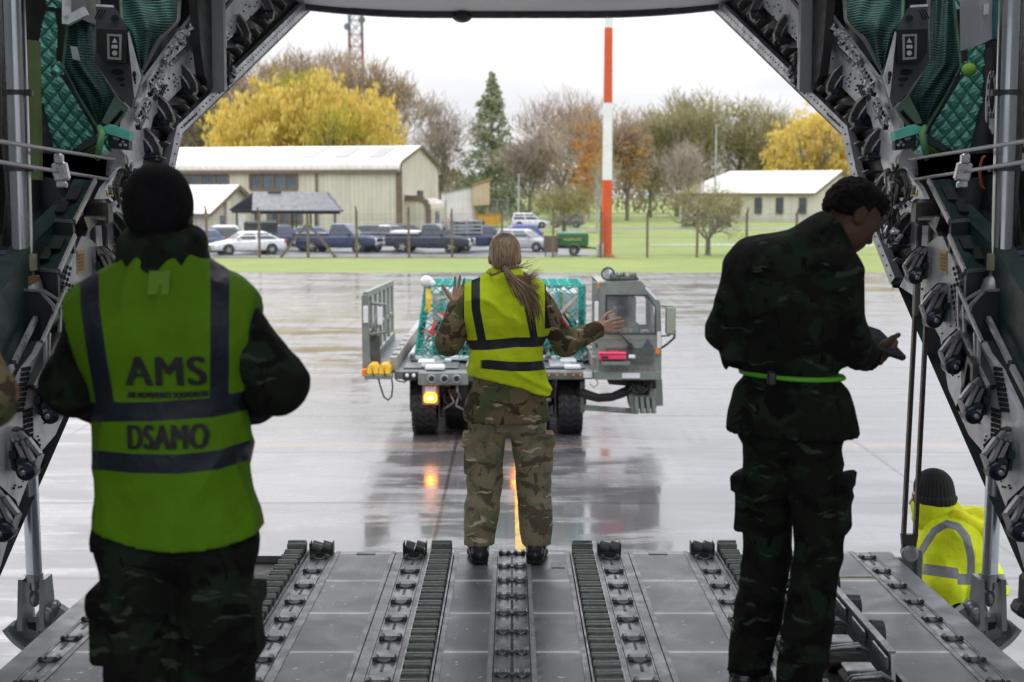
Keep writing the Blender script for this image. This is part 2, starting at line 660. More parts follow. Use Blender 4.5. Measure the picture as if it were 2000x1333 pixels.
def workshop():
 cx, cy = P(780, 470, 125).x, 125.0
 th = R(12)
 A = Vector((-math.cos(th), math.sin(th), 0))        # along the long front, away to the left
 B = Vector((math.sin(th), math.cos(th), 0))         # along the gable, away
 t = thing('workshop_building', 'long cream clad workshop with pale curved-eave roof and brown trim behind the parked vehicles', 'building', (cx, cy, 0))
 Z = Vector((0, 0, 1))
 L, W, E, H = 62.0, 14.5, 6.1, 8.75
 def q(a, b, z):
  return A*a + B*b + Z*z
 wl = MB()
 wl.quad(q(0, 0, 0), q(L, 0, 0), q(L, 0, E), q(0, 0, E))
 wl.add([q(0, 0, 0), q(0, W, 0), q(0, W, E), q(0, W-.7, E+.55), q(0, W/2, H-.15), q(0, .7, E+.55), q(0, 0, E)], [tuple(range(7))])
 wl.quad(q(0, W, 0), q(L, W, 0), q(L, W, E), q(0, W, E))
 wl.add([q(L, 0, 0), q(L, W, 0), q(L, W, E), q(L, W/2, H-.15), q(L, 0, E)], [tuple(range(5))])
 wl.build('wall', M_CLAD, t)
 # roof with rounded eaves, 0.3 overhang at the gable
 prof = [(-.28, E-.05), (-.3, E+.2), (-.2, E+.5), (.05, E+.78), (.5, E+1.0), (W/2, H), (W-.5, E+1.0), (W-.05, E+.78), (W+.2, E+.5), (W+.3, E+.2), (W+.28, E-.05)]
 rf = MB()
 vs = []
 for a in (-.25, L+.25):
  for (b, z) in prof:
   vs.append(q(a, b, z))
  for (b, z) in reversed(prof):
   vs.append(q(a, b*.985+.1, z-.14))
 n = len(prof)*2
 fs = [(i, (i+1) % n, n+(i+1) % n, n+i) for i in range(n)]
 rf.add(vs, fs)
 ro = rf.build('roof', M_ROOFW, t)
 for k in range(9):
  s = MB()
  a0 = 6.6*k+3
  s.bar(q(a0, -.21, E+.5), q(a0, .52, E+1.02), .08, .03)
  s.bar(q(a0, .5, E+1.03), q(a0, W/2, H+.03), .08, .03)
  s.build('roof_joint', pm('joint_tan', (.4, .36, .3), .7), ro)
 for k in range(3):
  s = MB()
  a0 = 2.2 + k*3.6
  pts = []
  for (aa, f) in ((a0+1.5, .18), (a0, .18), (a0, .86), (a0+1.5, .86)):
   b = .5+(W/2-.5)*f
   z = E+1.0+(H-E-1.0)*f + .05
   pts.append(q(aa+(1-f)*0, b, z))
  s.quad(*pts)
  s.build('roof_light', M_SKYL, ro)
 tr = MB()
 tr.bar(q(-.06, -.33, E-.1), q(L, -.33, E-.1), .12, .34)
 tr.bar(q(-.04, -.05, 0), q(-.04, -.05, E), .6, .16, up=-B)
 for k in range(len(prof)-1):
  (b0, z0), (b1, z1) = prof[k], prof[k+1]
  tr.bar(q(-.3, b0, z0-.1), q(-.3, b1, z1-.1), .12, .3, up=Z)
 tr.bar(q(8.4, -.08, 0), q(8.4, -.08, E-.2), .22, .1, up=-B)
 tr.build('trim', M_TRIM, t)
 fo = q(0, 0, 0)
 out = -B
 for (a0, a1, n_) in ((10.4, 15.4, 4), (17.7, 25.0, 5), (29, 35, 4)):
  window(None, q(a1, 0, 0), q(a0, 0, 0), 4.25, 5.75, n_, out, t, None, .2)
 window(None, q(13.6, 0, 0), q(10.0, 0, 0), .9, 2.9, 3, out, t, None, .2)
 # vent on the gable and the curved lobby
 v = MB()
 v.box(q(-.1, 7.2, 3.75), (.12, 1.7, .85), Matrix.Rotation(-th, 3, 'Z'))
 v.build('vent', pm('vent_dark', (.05, .05, .045), .6), t)
 lb = MB()
 prof2 = [(0, 0), (0, 2.5), (-.12, 2.95), (-.45, 3.25), (-.9, 3.38), (-2.4, 3.4)]
 d0, d1 = 2.0, 8.2
 pr = [(-2.4, 3.4-0), (-.9, 3.38), (-.45, 3.25), (-.12, 2.95), (0, 2.5), (0, 0)]
 P0 = [q(-2.4-0*x if False else -(2.4+x), d0, z) for x, z in [(-2.4, 3.45), (-1.0, 3.4), (-.4, 3.22), (-.1, 2.85), (0, 2.4), (0, 0)]]
 P1 = [p + B*(d1-d0) for p in P0]
 m = len(P0)
 lb.add(P0+P1, [(i, i+1, m+i+1, m+i) for i in range(m-1)])
 lb.add(P0+[q(0, d0, 0)], [tuple(range(m+1))])
 lb.add(P1+[q(0, d1, 0)], [tuple(range(m+1))])
 lo = lb.build('lobby', clad('lobby_cladding', (.57, .52, .45)), t)
 l2 = MB()
 for i in range(m-1):
  l2.bar(P0[i]-B*.06, P0[i+1]-B*.06, .12, .55, up=A.cross(B) if abs((P0[i+1]-P0[i]).z) < .2 else A)
 l2.build('canopy_trim', M_TRIM, lo)
 dr = MB()
 dr.box(q(-2.45, d0+3.2, 1.05), (.1, 1.3, 2.1), Matrix.Rotation(-th, 3, 'Z'))
 dr.build('door', M_WIN, lo)
 t2 = MB()
 t2.cyl(q(-2.6, d1-.4, 0), q(-2.6, d1-.4, 3.2), .05, n=6)
 t2.build('drainpipe', M_TRIM, lo)
def annex():
 c = P(409, 470, 108)
 t = thing('annex_building', 'small cream gabled building with pale roof left of the open shelter', 'building', (c.x, 108, 0))
 th = R(24)
 A = Vector((-math.cos(th), math.sin(th), 0))
 B = Vector((math.sin(th), math.cos(th), 0))
 Z = Vector((0, 0, 1))
 L, W, E, H = 14.0, 7.6, 2.35, 4.5
 def q(a, b, z):
  return A*a + B*b + Z*z
 wl = MB()
 wl.quad(q(0, 0, 0), q(L, 0, 0), q(L, 0, E), q(0, 0, E))
 wl.add([q(0, 0, 0), q(0, W, 0), q(0, W, E), q(0, W/2, H-.12), q(0, 0, E)], [tuple(range(5))])
 wl.add([q(L, 0, 0), q(L, W, 0), q(L, W, E), q(L, W/2, H-.12), q(L, 0, E)], [tuple(range(5))])
 wl.quad(q(0, W, 0), q(L, W, 0), q(L, W, E), q(0, W, E))
 for b in (2.4, 6.2):
  wl.box(q(-.12, b, 1.6), (.3, .5, 3.2), Matrix.Rotation(-th, 3, 'Z'))
 wl.build('wall', clad('annex_cladding', (.57, .52, .45)), t)
 rf = MB()
 for s in (0, 1):
  b0, b1 = (-.4, W/2) if s == 0 else (W+.4, W/2)
  z0 = E-.25
  rf.prism([q(-.4, b0, z0), q(L+.3, b0, z0), q(L+.3, b1, H), q(-.4, b1, H)], Z*.12)
 ro = rf.build('roof', M_ROOFW, t)
 tr = MB()
 tr.bar(q(-.46, -.4, E-.3), q(-.46, W/2, H-.05), .1, .3)
 tr.bar(q(-.46, W/2, H-.05), q(-.46, W+.4, E-.3), .1, .3)
 tr.bar(q(-.4, -.47, E-.28), q(L, -.47, E-.28), .1, .2)
 tr.build('trim', M_TRIM, ro)
 d = MB()
 d.box(q(-.05, 4.5, 1.0), (.1, 1.0, 2.0), Matrix.Rotation(-th, 3, 'Z'))
 d.build('door', M_DOORW, t)
 d = MB()
 d.box(q(-.05, 1.8, 1.3), (.1, .5, 1.4), Matrix.Rotation(-th, 3, 'Z'))
 d.build('window', M_WIN, t)
 d = MB()
 d.sphere(q(-.2, 4.6, 2.6), .14, 8, 6)
 d.build('wall_lamp', M_DOORW, t)
def shelter():
 a = P(491, 470, 97)
 b = P(715, 470, 97)
 t = thing('open_shelter', 'open-sided shelter with dark slate roof and red gable end over the vehicles', 'shelter', (a.x, 97, 0))
 L = b.x-a.x
 W, E, H = 4.6, 2.5, 3.85
 Z = Vector((0, 0, 1))
 th = R(8)
 Ax = Vector((math.cos(th), -math.sin(th)*.2, 0)).normalized()
 Bx = Vector((-.55, 1, 0)).normalized()
 def q(a_, b_, z):
  return Ax*a_ + Bx*b_*1.15 + Z*z
 rf = MB()
 rf.prism([q(0, -.3, E), q(L-1.9, -.3, E), q(L-1.9, W/2, H), q(0+1.0, W/2, H)], Z*.1)
 rf.prism([q(L-1.9, W+.3, E), q(0, W+.3, E), q(1.0, W/2, H), q(L-1.9, W/2, H)], Z*.1)
 # barge strip to the gable
 rf.bar(q(L-1.85, -.3, E+.05), q(L-1.85, W/2, H+.08), .2, .12)
 rf.bar(q(L-1.85, W/2, H+.08), q(L-1.85, W+.3, E+.05), .2, .12)
 rf.bar(q(2.2, W/2, H+.12), q(3.2, W/2, H+.12), .3, .1)
 ro = rf.build('roof', M_SLATE, t)
 g = MB()
 g.prism([q(L-1.92, -.1, E+.05), q(L-1.92, W+.1, E+.05), q(L-1.92, W/2, H-.05)], Ax*-.08)
 g.build('gable', M_BRICKR, ro)
 for i in range(5):
  for bb in (0, W):
   p = MB()
   x = .5+(L-2.8)*i/4
   p.bar(q(x, bb, 0), q(x, bb, E), .14, .14)
   p.build('post', M_DKTIM, t)
 be = MB()
 be.bar(q(.1, 0, E-.09), q(L-1.9, 0, E-.09), .12, .18)
 be.bar(q(.1, W, E-.09), q(L-1.9, W, E-.09), .12, .18)
 be.build('beam', M_DKTIM, t)
def lean_building():
 a = P(862, 415, 150)
 t = thing('store_building', 'white flat-sided store with sloping roof and raised tan end beyond the workshop', 'building', (a.x, 150, 0))
 w_ = MB()
 w_.add([(0, 0, 0), (3.6, 0, 0), (3.6, 0, 4.6), (0, 0, 3.9)], [(0, 1, 2, 3)])
 w_.box((1.8, 3.2, 1.9), (3.56, 6, 3.8))
 w_.build('wall', clad('white_cladding', (.68, .67, .68), .5), t)
 r = MB()
 r.prism([(-.1, -.15, 3.9), (3.7, -.15, 4.62), (3.7, 6.1, 4.62), (-.1, 6.1, 3.9)], (0, 0, .12))
 r.build('roof', pm('grey_fascia', (.2, .2, .2), .6), t)
 b = MB()
 b.add([(3.65, -.4, 2.5), (5.6, -.4, 2.6), (5.6, -.4, 5.3), (3.65, -.4, 4.75)], [(0, 1, 2, 3)])
 b.prism([(3.65, -.38, 2.5), (5.6, -.38, 2.6), (5.6, -.38, 5.3), (3.65, -.38, 4.75)], (0, 3, 0))
 for x in (3.8, 5.4):
  b.bar((x, .2, 0), (x, .2, 2.6), .2, .2)
 b.build('canopy', clad('tan_cladding', (.5, .4, .27), .5), t)
 b = MB()
 b.prism([(3.5, -.6, 4.8), (5.9, -.6, 5.55), (5.9, 3, 5.55), (3.5, 3, 4.8)], (0, 0, .12))
 b.build('canopy_roof', pm('tan_edge', (.42, .25, .12), .6), t)
 # skip, mesh cage, pile of orange barriers, all standing by themselves
 s = P(955, 415, 148)
 sk = thing('skip', 'yellow steel skip standing beside the white store', 'skip', (s.x, 148, 0), R(-4))
 m = MB()
 pr = [(-1.1, 0, .25), (1.1, 0, .25), (1.5, 0, 1.45), (-1.5, 0, 1.45)]
 m.prism(pr, (0, 1.6, 0))
 m.build('body', pm('skip_yellow', (.62, .33, .02), .5, 0, .25, 2, dirt=(.2, .1, .04)), sk)
 m = MB()
 m.bar((-1.55, -.05, 1.5), (1.55, -.05, 1.5), .12, .12)
 for x in (-1.45, 1.45):
  m.bar((x, -.06, .9), (x, -.06, 1.75), .12, .12)
 m.build('rim', pm('skip_rim', (.45, .22, .02), .5), sk)
 c = thing('mesh_cage', 'grey mesh cage behind the yellow skip', 'cage', (s.x+.9, 150, 0))
 m = MB()
 for x in (-1.3, 0, 1.3):
  m.bar((x, 0, 0), (x, 0, 3.2), .07, .07)
 for z in (.1, 1.6, 3.2):
  m.bar((-1.3, 0, z), (1.3, 0, z), .06, .06)
 m.build('frame', pm('galv_cage', (.3, .31, .33), .5, .4), c)
 m = MB()
 for i in range(14):
  m.bar((-1.25+i*.19, .02, .1), (-1.25+i*.19, .02, 3.15), .025, .025)
 m.build('mesh', pm('galv_cage', (.3, .31, .33), .5, .4), c)
 b = P(893, 415, 148)
 rr = random.Random(5)
 for i, (lab) in enumerate(('low orange plastic barrier by the white store wall', 'orange and white barrier leaning by the white store', 'short orange barrier nearest the yellow skip')):
  o = thing('barrier', lab, 'barrier', (b.x-1.0+i*1.0, 148+i*.5, 0), rr.uniform(-.3, .3), 'orange barriers by the store')
  m = MB()
  m.prism([(-.5, -.2, 0), (-.5, .2, 0), (-.5, .07, 1.0-.15*i), (-.5, -.07, 1.0-.15*i)], (1.0, 0, 0))
  m.build('body', pm('barrier_orange', (.6, .14, .04), .5, 0, .25), o)
  m = MB()
  m.box((0, -.17, .45), (.8, .06, .16))
  m.build('band', M_DOORW, o)
def right_building():
 c = P(1588, 430, 180)
 t = thing('office_building', 'single storey cream building with pale hipped roof beyond the right-hand grass', 'building', (c.x, 180, 0))
 th = R(-26)
 A = Vector((-math.cos(th)*1.0, -math.sin(th), 0))
 A = Vector((-math.cos(R(20)), math.sin(R(20)), 0))
 B = Vector((math.cos(R(38)), math.sin(R(38)), 0))
 Z = Vector((0, 0, 1))
 L, W, E, H = 19.0, 11.0, 4.0, 7.1
 def q(a, b, z):
  return A*a + B*b + Z*z
 wl = MB()
 wl.quad(q(0, 0, 0), q(L, 0, 0), q(L, 0, E), q(0, 0, E))
 wl.add([q(0, 0, 0), q(0, W, 0), q(0, W, E), q(0, W/2, H-.1), q(0, 0, E)], [tuple(range(5))])
 wl.quad(q(L, 0, 0), q(L, W, 0), q(L, W, E), q(L, 0, E))
 wl.quad(q(0, W, 0), q(L, W, 0), q(L, W, E), q(0, W, E))
 wl.build('wall', clad('office_cladding', (.56, .53, .45), .9), t)
 rf = MB()
 rf.prism([q(-.5, -.5, E-.1), q(L+.5, -.5, E-.1), q(L-3.5, W/2, H), q(-.5, W/2, H)], Z*.12)
 rf.prism([q(-.5, W+.5, E-.1), q(L+.5, W+.5, E-.1), q(L-3.5, W/2, H), q(-.5, W/2, H)], Z*.12)
 rf.prism([q(L+.5, -.5, E-.1), q(L+.5, W+.5, E-.1), q(L-3.5, W/2, H)], Z*.12)
 ro = rf.build('roof', M_ROOFW, t)
 tr = MB()
 tr.bar(q(-.56, -.5, E-.15), q(-.56, W/2, H-.05), .12, .3)
 tr.bar(q(-.56, W/2, H-.05), q(-.56, W+.5, E-.15), .12, .3)
 tr.bar(q(-.5, -.56, E-.15), q(L+.5, -.56, E-.15), .12, .2)
 tr.build('trim', M_TRIM, ro)
 n = -A.cross(Z)
 nB = Vector((A.y, -A.x, 0))
 if nB.y > 0:
  nB = -nB
 nA = Vector((B.y, -B.x, 0))
 if nA.y > 0:
  nA = -nA
 for a0 in (1.0, 4.2, 7.2, 10.3, 14.5):
  window(None, q(a0+.95, 0, 0), q(a0, 0, 0), 1.1, 3.3, 1, nB, t, None, .14)
 window(None, q(0, 3.4, 0), q(0, 8.0, 0), 1.2, 3.2, 3, nA, t, None, .14)
workshop()
annex()
shelter()
lean_building()
right_building()
# ------------------------------------------------------------------ hedges
def hedge(pxa, pxb, Y, h, label, seed, cols):
 a, b = P(pxa, 415, Y), P(pxb, 415, Y)
 t = thing('hedge', label, 'hedge', (a.x, Y, 0))
 r = random.Random(seed)
 mb = MB()
 L = b.x-a.x
 for i in range(int(L*130)):
  p = Vector((r.uniform(0, L), r.uniform(-.7, .7), r.uniform(.05, h)*(1-.1*r.random())))
  s = r.uniform(.06, .17)
  n = Vector((r.gauss(0, 1), r.gauss(0, 1), r.gauss(0, 1))).normalized()
  u = n.orthogonal().normalized()*s
  v = n.cross(u).normalized()*s*.8
  mb.quad(p-u-v, p+u-v, p+u+v, p-u+v)
 mb.build('foliage', leaf_mat(*cols), t)
 m = MB()
 for i in range(int(L*1.5)):
  x = L*(i+.5)/int(L*1.5)
  m.cyl((x, 0, 0), (x+r.uniform(-.1, .1), 0, h*.8), .04, .015, 5)
 m.build('stem', pm('bark_brown', (.07, .055, .045), .9, 0, .3, 8), t)
hedge(1330, 1352, 152, 3.6, 'tall dark brown hedge end beside the red and white mast', 1, ('hedge_brown', (.05, .028, .022), (.085, .05, .04), (.12, .075, .05)))
hedge(1354, 1430, 152, 2.4, 'long dark green hedge across the far side of the lawn', 2, ('hedge_green', (.02, .03, .012), (.04, .055, .02), (.08, .08, .03)))
hedge(880, 945, 128, 1.3, 'low brown hedge in front of the white store', 4, ('hedge_low', (.05, .03, .02), (.09, .055, .035), (.12, .09, .05)))
# ------------------------------------------------------------------ fence, mast, lamp posts
def fence():
 M_POST = pm('fence_post', (.16, .125, .08), .85, 0, .3, 6, bump=.3, bscale=30)
 M_WIRE = pm('fence_wire', (.2, .2, .2), .5, .5)
 t = thing('perimeter_fence', 'chain link fence on brown posts between the apron grass and the car park', 'fence', (0, 77.4, 0))
 xs = [405, 507, 602, 697, 799, 883, 980, 1080, 1173, 1264, 1361, 1458, 1555, 1650, 1745, 1840]
 X = [P(x, 500, 77.4).x for x in xs]
 X = [X[0]-3*k for k in (3, 2, 1)] + X
 r = random.Random(9)
 for i, x in enumerate(X):
  m = MB()
  h = 2.75 + r.uniform(-.15, .1)
  wd = .26 if i == 5 else .15
  m.bar((x, 0, -.05), (x+r.uniform(-.03, .03), 0, h), wd, .14)
  if i != 5:
   m.bar((x, 0, h-.05), (x, -.35, h+.28), .08, .08)
  m.build('post', M_POST, t)
 xc = X[5]
 for s in (-1, 1):
  m = MB()
  m.bar((xc+s*.1, 0, 1.95), (xc+s*1.65, 0, 0), .14, .14)
  m.build('brace', M_POST, t)
 m = MB()
 for z in (.15, 1.2, 2.3, 2.45, 2.6):
  for i in range(len(X)-1):
   m.cyl((X[i], -.08, z), (X[i+1], -.08, z), .012, n=4, cap=False)
 m.build('line_wire', M_WIRE, t)
 m = MB()
 x0, x1 = X[0], X[-1]
 st = .16
 n = int((x1-x0)/st)
 H = 2.2
 k = H
 for i in range(-int(H/st), n):
  for s in (1, -1):
   a = x0+i*st
   p, q_ = (a, .12), (a+H, .12+H)
   if s < 0:
    p, q_ = (a+H, .12), (a, .12+H)
   w2 = .0035
   m.add([(p[0]-w2, -.07, p[1]), (p[0]+w2, -.07, p[1]), (q_[0]+w2, -.07, q_[1]), (q_[0]-w2, -.07, q_[1])], [(0, 1, 2, 3)])
 m.build('mesh', M_WIRE, t)
def mast():
 b = P(1187, 502, 77.0)
 t = thing('warning_mast', 'tall red and white banded mast standing on the grass behind the fence', 'mast', (b.x, 77.9, 0))
 M_R = pm('mast_red', (.62, .085, .02), .5, 0, .15, 2, dirt=(.35, .05, .02))
 M_W = pm('mast_white', (.74, .74, .74), .5, 0, .08, 2)
 zs = []
 for py in (502, 352, 202, 55, -40):
  zs.append(P(1187, py, 77.9).z)
 zs[0] = 0
 r0, r1 = .315, .235
 for i in range(4):
  m = MB()
  f0, f1 = zs[i]/zs[-1], zs[i+1]/zs[-1]
  m.cyl((0, 0, zs[i]), (0, 0, zs[i+1]), r0+(r1-r0)*f0, r0+(r1-r0)*f1, 20)
  m.build('band', M_R if i % 2 == 0 else M_W, t, label='orange red band' if i % 2 == 0 else 'white band')
 m = MB()
 m.cyl((0, 0, 0), (0, 0, .12), .5, .45, 16)
 m.build('base', pm('mast_base', (.35, .08, .03), .7), t)
 c = P(1172, 502, 77.6)
 k = thing('meter_box', 'small white weathered box on legs at the foot of the banded mast', 'box', (c.x, 77.7, 0))
 m = MB()
 m.box((0, 0, .45), (.42, .35, .75), bev=.03)
 m.build('body', pm('box_white', (.55, .54, .5), .6, 0, .2, 3, dirt=(.25, .22, .18)), k)
 m = MB()
 m.box((0, 0, .03), (.6, .5, .1))
 m.build('base', pm('concrete_base', (.3, .29, .27), .8), k)
 c = P(1076, 490, 79)
 k = thing('equipment_cabinet', 'brown metal cabinet on short legs in front of the green trailer', 'cabinet', (c.x, 79.2, 0))
 m = MB()
 m.box((0, 0, .75), (.9, .5, 1.0), bev=.02)
 m.build('body', pm('cabinet_brown', (.1, .07, .055), .6, 0, .2, 3), k)
 for s in (-1, 1):
  m = MB()
  m.box((s*.33, 0, .13), (.12, .3, .26))
  m.build('leg', pm('concrete_base', (.3, .29, .27), .8), k)
 m = MB()
 m.box((0, -.26, .75), (.84, .02, .92))
 m.build('door', pm('cabinet_door', (.115, .08, .065), .6), k)
def lamp_posts():
 for (px, Y, top, lab) in ((1396, 150, 246, 'slim grey lamp post in front of the tall bare trees on the right'),
        (1013, 170, 342, 'short grey lamp post between the conifer and the apple tree')):
  b = P(px, 420, Y)
  t = thing('lamp_post', lab, 'lamp post', (b.x, Y, 0))
  zt = P(px, top, Y).z
  m = MB()
  m.cyl((0, 0, 0), (0, 0, zt), .14, .08, 10)
  m.build('pole', pm('galv_post', (.42, .44, .47), .45, .3), t)
  m = MB()
  m.box((0, -.5, zt), (.25, 1.1, .12), bev=.03)
  m.build('lamp_head', pm('lamp_head_grey', (.4, .41, .43), .5), t)
def radio_mast():
 b = P(698, 300, 290)
 t = thing('radio_mast', 'lattice radio mast in red and white rising behind the brown trees', 'mast', (b.x, 290, 0))
 M_R = pm('lattice_red', (.2, .085, .085), .6)
 M_G = pm('lattice_grey', (.13, .14, .16), .6)
 z0, zs, z1 = 0, P(698, 68, 290).z, P(698, -15, 290).z
 hw = 1.35
 def leg(sx, sy, a, b_, m):
  k0 = hw*(1.25-.25*a/z1)
  k1 = hw*(1.25-.25*b_/z1)
  m.bar((sx*k0, sy*k0, a), (sx*k1, sy*k1, b_), .22, .22)
 for sx in (-1, 1):
  for sy in (-1, 1):
   m = MB()
   leg(sx, sy, 0, zs, m)
   m.build('leg', M_R, t)
   m = MB()
   leg(sx, sy, zs, z1, m)
   m.build('leg', M_G, t)
 for (a, b_, mm) in ((0, zs, M_R), (zs, z1, M_G)):
  m = MB()
  n = int((b_-a)/2.6)
  for i in range(n):
   za, zb = a+(b_-a)*i/n, a+(b_-a)*(i+1)/n
   k = hw*(1.25-.25*za/z1)
   for s in (-1, 1):
    m.bar((-k, s*k, za), (k, s*k, zb), .16, .16)
    m.bar((k, s*k, za), (-k, s*k, zb), .16, .16)
    m.bar((-k, s*k, za), (k, s*k, za), .16, .16)
    m.bar((s*k, -k, za), (s*k, k, zb), .16, .16)
  m.build('bracing', mm, t)
 for i, z in enumerate((zs+1.5, zs+4.6, zs+7.2, zs+3)):
  m = MB()
  a = (1 if i % 2 else -1)
  m.cyl((a*1.6, -1.5, z), (a*1.6, -2.0, z), .75, n=14)
  m.build('dish', M_G, t)
fence()
mast()
lamp_posts()
radio_mast()
# ================================================================== trees
M_BARK = pm('bark_grey', (.15, .13, .11), .9, 0, .35, 3, bump=.5, bscale=10)  # bark lightened in its colour to carry distance haze
M_BARKD = pm('bark_dark', (.10, .085, .07), .9, 0, .35, 3, bump=.5, bscale=10)
M_BIRCH = pm('bark_birch', (.42, .4, .38), .8, 0, .3, 2, dirt=(.08, .07, .06))
def limbs(mb, p, d, ln, rad, depth, r, spread, up, tips, nb=(2, 3)):
 pts = [Vector(p)]
 q = Vector(p)
 dd = Vector(d)
 seg = 3
 for i in range(seg):
  dd = (dd + Vector((r.gauss(0, .12), r.gauss(0, .12), r.gauss(0, .06)+up*.1))).normalized()
  q = q + dd*(ln/seg)
  pts.append(q.copy())
 mb.tube(pts, rad, 7 if depth > 2 else 4, rad*.55, cap=False)
 if depth == 0:
  tips.append((q, dd))
  return
 for k in range(r.randint(*nb)):
  a = r.uniform(0, 2*math.pi)
  u = dd.orthogonal().normalized()
  v = dd.cross(u)
  nd = (dd + (u*math.cos(a)+v*math.sin(a))*r.uniform(.5, 1)*spread + Vector((0, 0, up*.25))).normalized()
  st = pts[r.randint(1, 3)] if k else pts[-1]
  limbs(mb, st, nd, ln*r.uniform(.62, .82), rad*.58, depth-1, r, spread, up, tips, nb)
def tree(name, label, px, Y, toppx, widthpx, basepx=None, lobes=None, leaf=None, nleaf=3000, size=.3, trunk=None, bark=None, twig=None,
   ntwig=0, twl=1.2, tww=.05, elong=1.0, droop=0.0, seed=1, group=None, shape='round', cb=.25, depth=4, cat='tree', spread=.75, up=.5):
 r = random.Random(seed)
 b = P(px, 415, Y)
 zt = P(px, toppx, Y).z
 wd = widthpx*Y/FPX
 t = thing(name, label, cat, (b.x, Y, 0), 0, group)
 H = zt
 mb = MB()
 tips = []
 tr = trunk or H*.018
 if shape == 'cone':
  mb.tube([(0, 0, -.2), (0, 0, H*.5), (0, 0, H*.98)], [tr, tr*.6, .04], 8, cap=False)
  for i in range(40):
   z = H*(.1+.85*i/40)
   a = r.uniform(0, 6.28)
   ln = wd*.45*(1-z/H)+.3
   mb.tube([(0, 0, z), (math.cos(a)*ln*.5, math.sin(a)*ln*.5, z+.1), (math.cos(a)*ln, math.sin(a)*ln, z-.3)], tr*.2, 4, .02, cap=False)
 else:
  th = H*cb
  mb.tube([(0, 0, -.2), (r.uniform(-.2, .2)*tr, 0, th*.5), (0, 0, th)], [tr*1.25, tr, tr*.9], 9, cap=False)
  n0 = r.randint(3, 5)
  for k in range(n0):
   a = 2*math.pi*k/n0+r.uniform(-.4, .4)
   sp_ = spread*r.uniform(.35, 1.0)*wd/H*1.5
   d = Vector((math.cos(a)*sp_, math.sin(a)*sp_, 1)).normalized()
   limbs(mb, (0, 0, th*r.uniform(.85, 1)), d, (H-th)*r.uniform(.3, .38), tr*.55, depth, r, spread, up, tips)
 mb.build('trunk', bark or M_BARK, t)
 if lobes is None:
  lobes = [(0, 0, .5+cb/2, .5, .5, .5-cb/2)]
 def inside(surf=.5):
  L = r.choices(lobes, [l[3]*l[4]*l[5] for l in lobes])[0]
  while True:
   p = Vector((r.gauss(0, 1), r.gauss(0, 1), r.gauss(0, 1)))
   if p.length > 1e-3:
    break
  p.normalize()
  k = r.random()**surf
  k *= r.uniform(.86, 1.1)
  n = p.copy()
  q = Vector(((L[0]+p.x*L[3]*k)*wd, (L[1]+p.y*L[4]*k)*wd, (L[2]+p.z*L[5]*k)*H))
  return q, n
 cl = []
 if leaf:
  m = MB()
  nc = max(6, nleaf//26)
  for c_ in range(nc):
   if shape == 'cone':
    f = r.random()**1.5
    z = H*(.06+.94*f)
    rad = wd*.55*(1-f)**.85*r.choice((r.uniform(.2, .8), r.uniform(.6, 1.15)))*(1+.25*math.sin(z*1.4))+.1
    a = r.uniform(0, 6.28)
    c = Vector((rad*math.cos(a), rad*math.sin(a), z-rad*.18))
    n = Vector((math.cos(a), math.sin(a), -.2))
   else:
    c, n = inside(.38)
   cr_ = r.uniform(.6, 1.6)*size*2.2*((1.25-f) if shape == 'cone' else 1)
   for i in range(26):
    o = Vector((r.gauss(0, 1), r.gauss(0, 1), r.gauss(0, .8)))*cr_*.5
    if droop:
     o.z = -abs(r.gauss(0, 1))*droop*r.uniform(.2, 1)
    p = c+o
    if p.z < .4:
     p.z = .4+r.random()
    nn = (n*.5+Vector((r.gauss(0, 1), r.gauss(0, 1), r.gauss(0, .6)))).normalized()
    u = nn.orthogonal()
    if droop or elong > 1.5:
     u = Vector((r.gauss(0, .25), r.gauss(0, .25), -1)).normalized()
    else:
     u = (u.normalized()+nn.cross(u).normalized()*r.uniform(-2, 2)).normalized()
    v = nn.cross(u)
    if v.length < 1e-3:
     v = u.orthogonal()
    v.normalize()
    s = size*r.uniform(.55, 1.25)
    m.add([p-u*s*elong*.5, p+v*s*.35, p+u*s*elong*.5, p-v*s*.35], [(0, 1, 2, 3)])
  m.build('crown', leaf, t)
 if twig and ntwig:
  m = MB()
  for i in range(ntwig):
   if tips and r.random() < .55:
    q, dd = r.choice(tips)
    q = q + Vector((r.gauss(0, 1), r.gauss(0, 1), r.gauss(0, .7)))*twl*.5
    n = dd
   else:
    q, n = inside(.42)
   d = (n*.8+Vector((r.gauss(0, .5), r.gauss(0, .5), .55+r.gauss(0, .35)))).normalized()
   l = twl*r.uniform(.5, 1.3)
   bend = Vector((r.gauss(0, .12), r.gauss(0, .12), r.gauss(.05, .1)))*l
   s = d.orthogonal().normalized()
   s = (s*math.cos(i)+d.cross(s)*math.sin(i))*tww*.5
   e = q+d*l*.55+bend*.5
   f = q+d*l+bend
   m.add([q-s, q+s, e+s*.7, e-s*.7, f], [(0, 1, 2, 3), (3, 2, 4)])
   s2 = d.cross(s).normalized()*l*.3*(1 if i % 2 else -1)
   m.add([e-s*.6, e+s*.6, e+d*l*.3+s2], [(0, 1, 2)])
  m.build('crown' if not leaf else 'twigs', twig, t)
 return t
LB = [(-.22, 0, .62, .27, .27, .28), (.2, .05, .66, .28, .28, .3), (0, -.1, .74, .3, .3, .26), (.05, .1, .5, .38, .38, .3)]
BR = ('twig_brown', (.23, .175, .125), (.36, .27, .195), (.47, .36, .25))  # these twig colours are lightened to carry distance haze
PU = ('twig_purple', (.2, .16, .14), (.29, .235, .2), (.38, .31, .26))
OL = ('twig_olive', (.19, .17, .08), (.28, .25, .12), (.37, .33, .17))
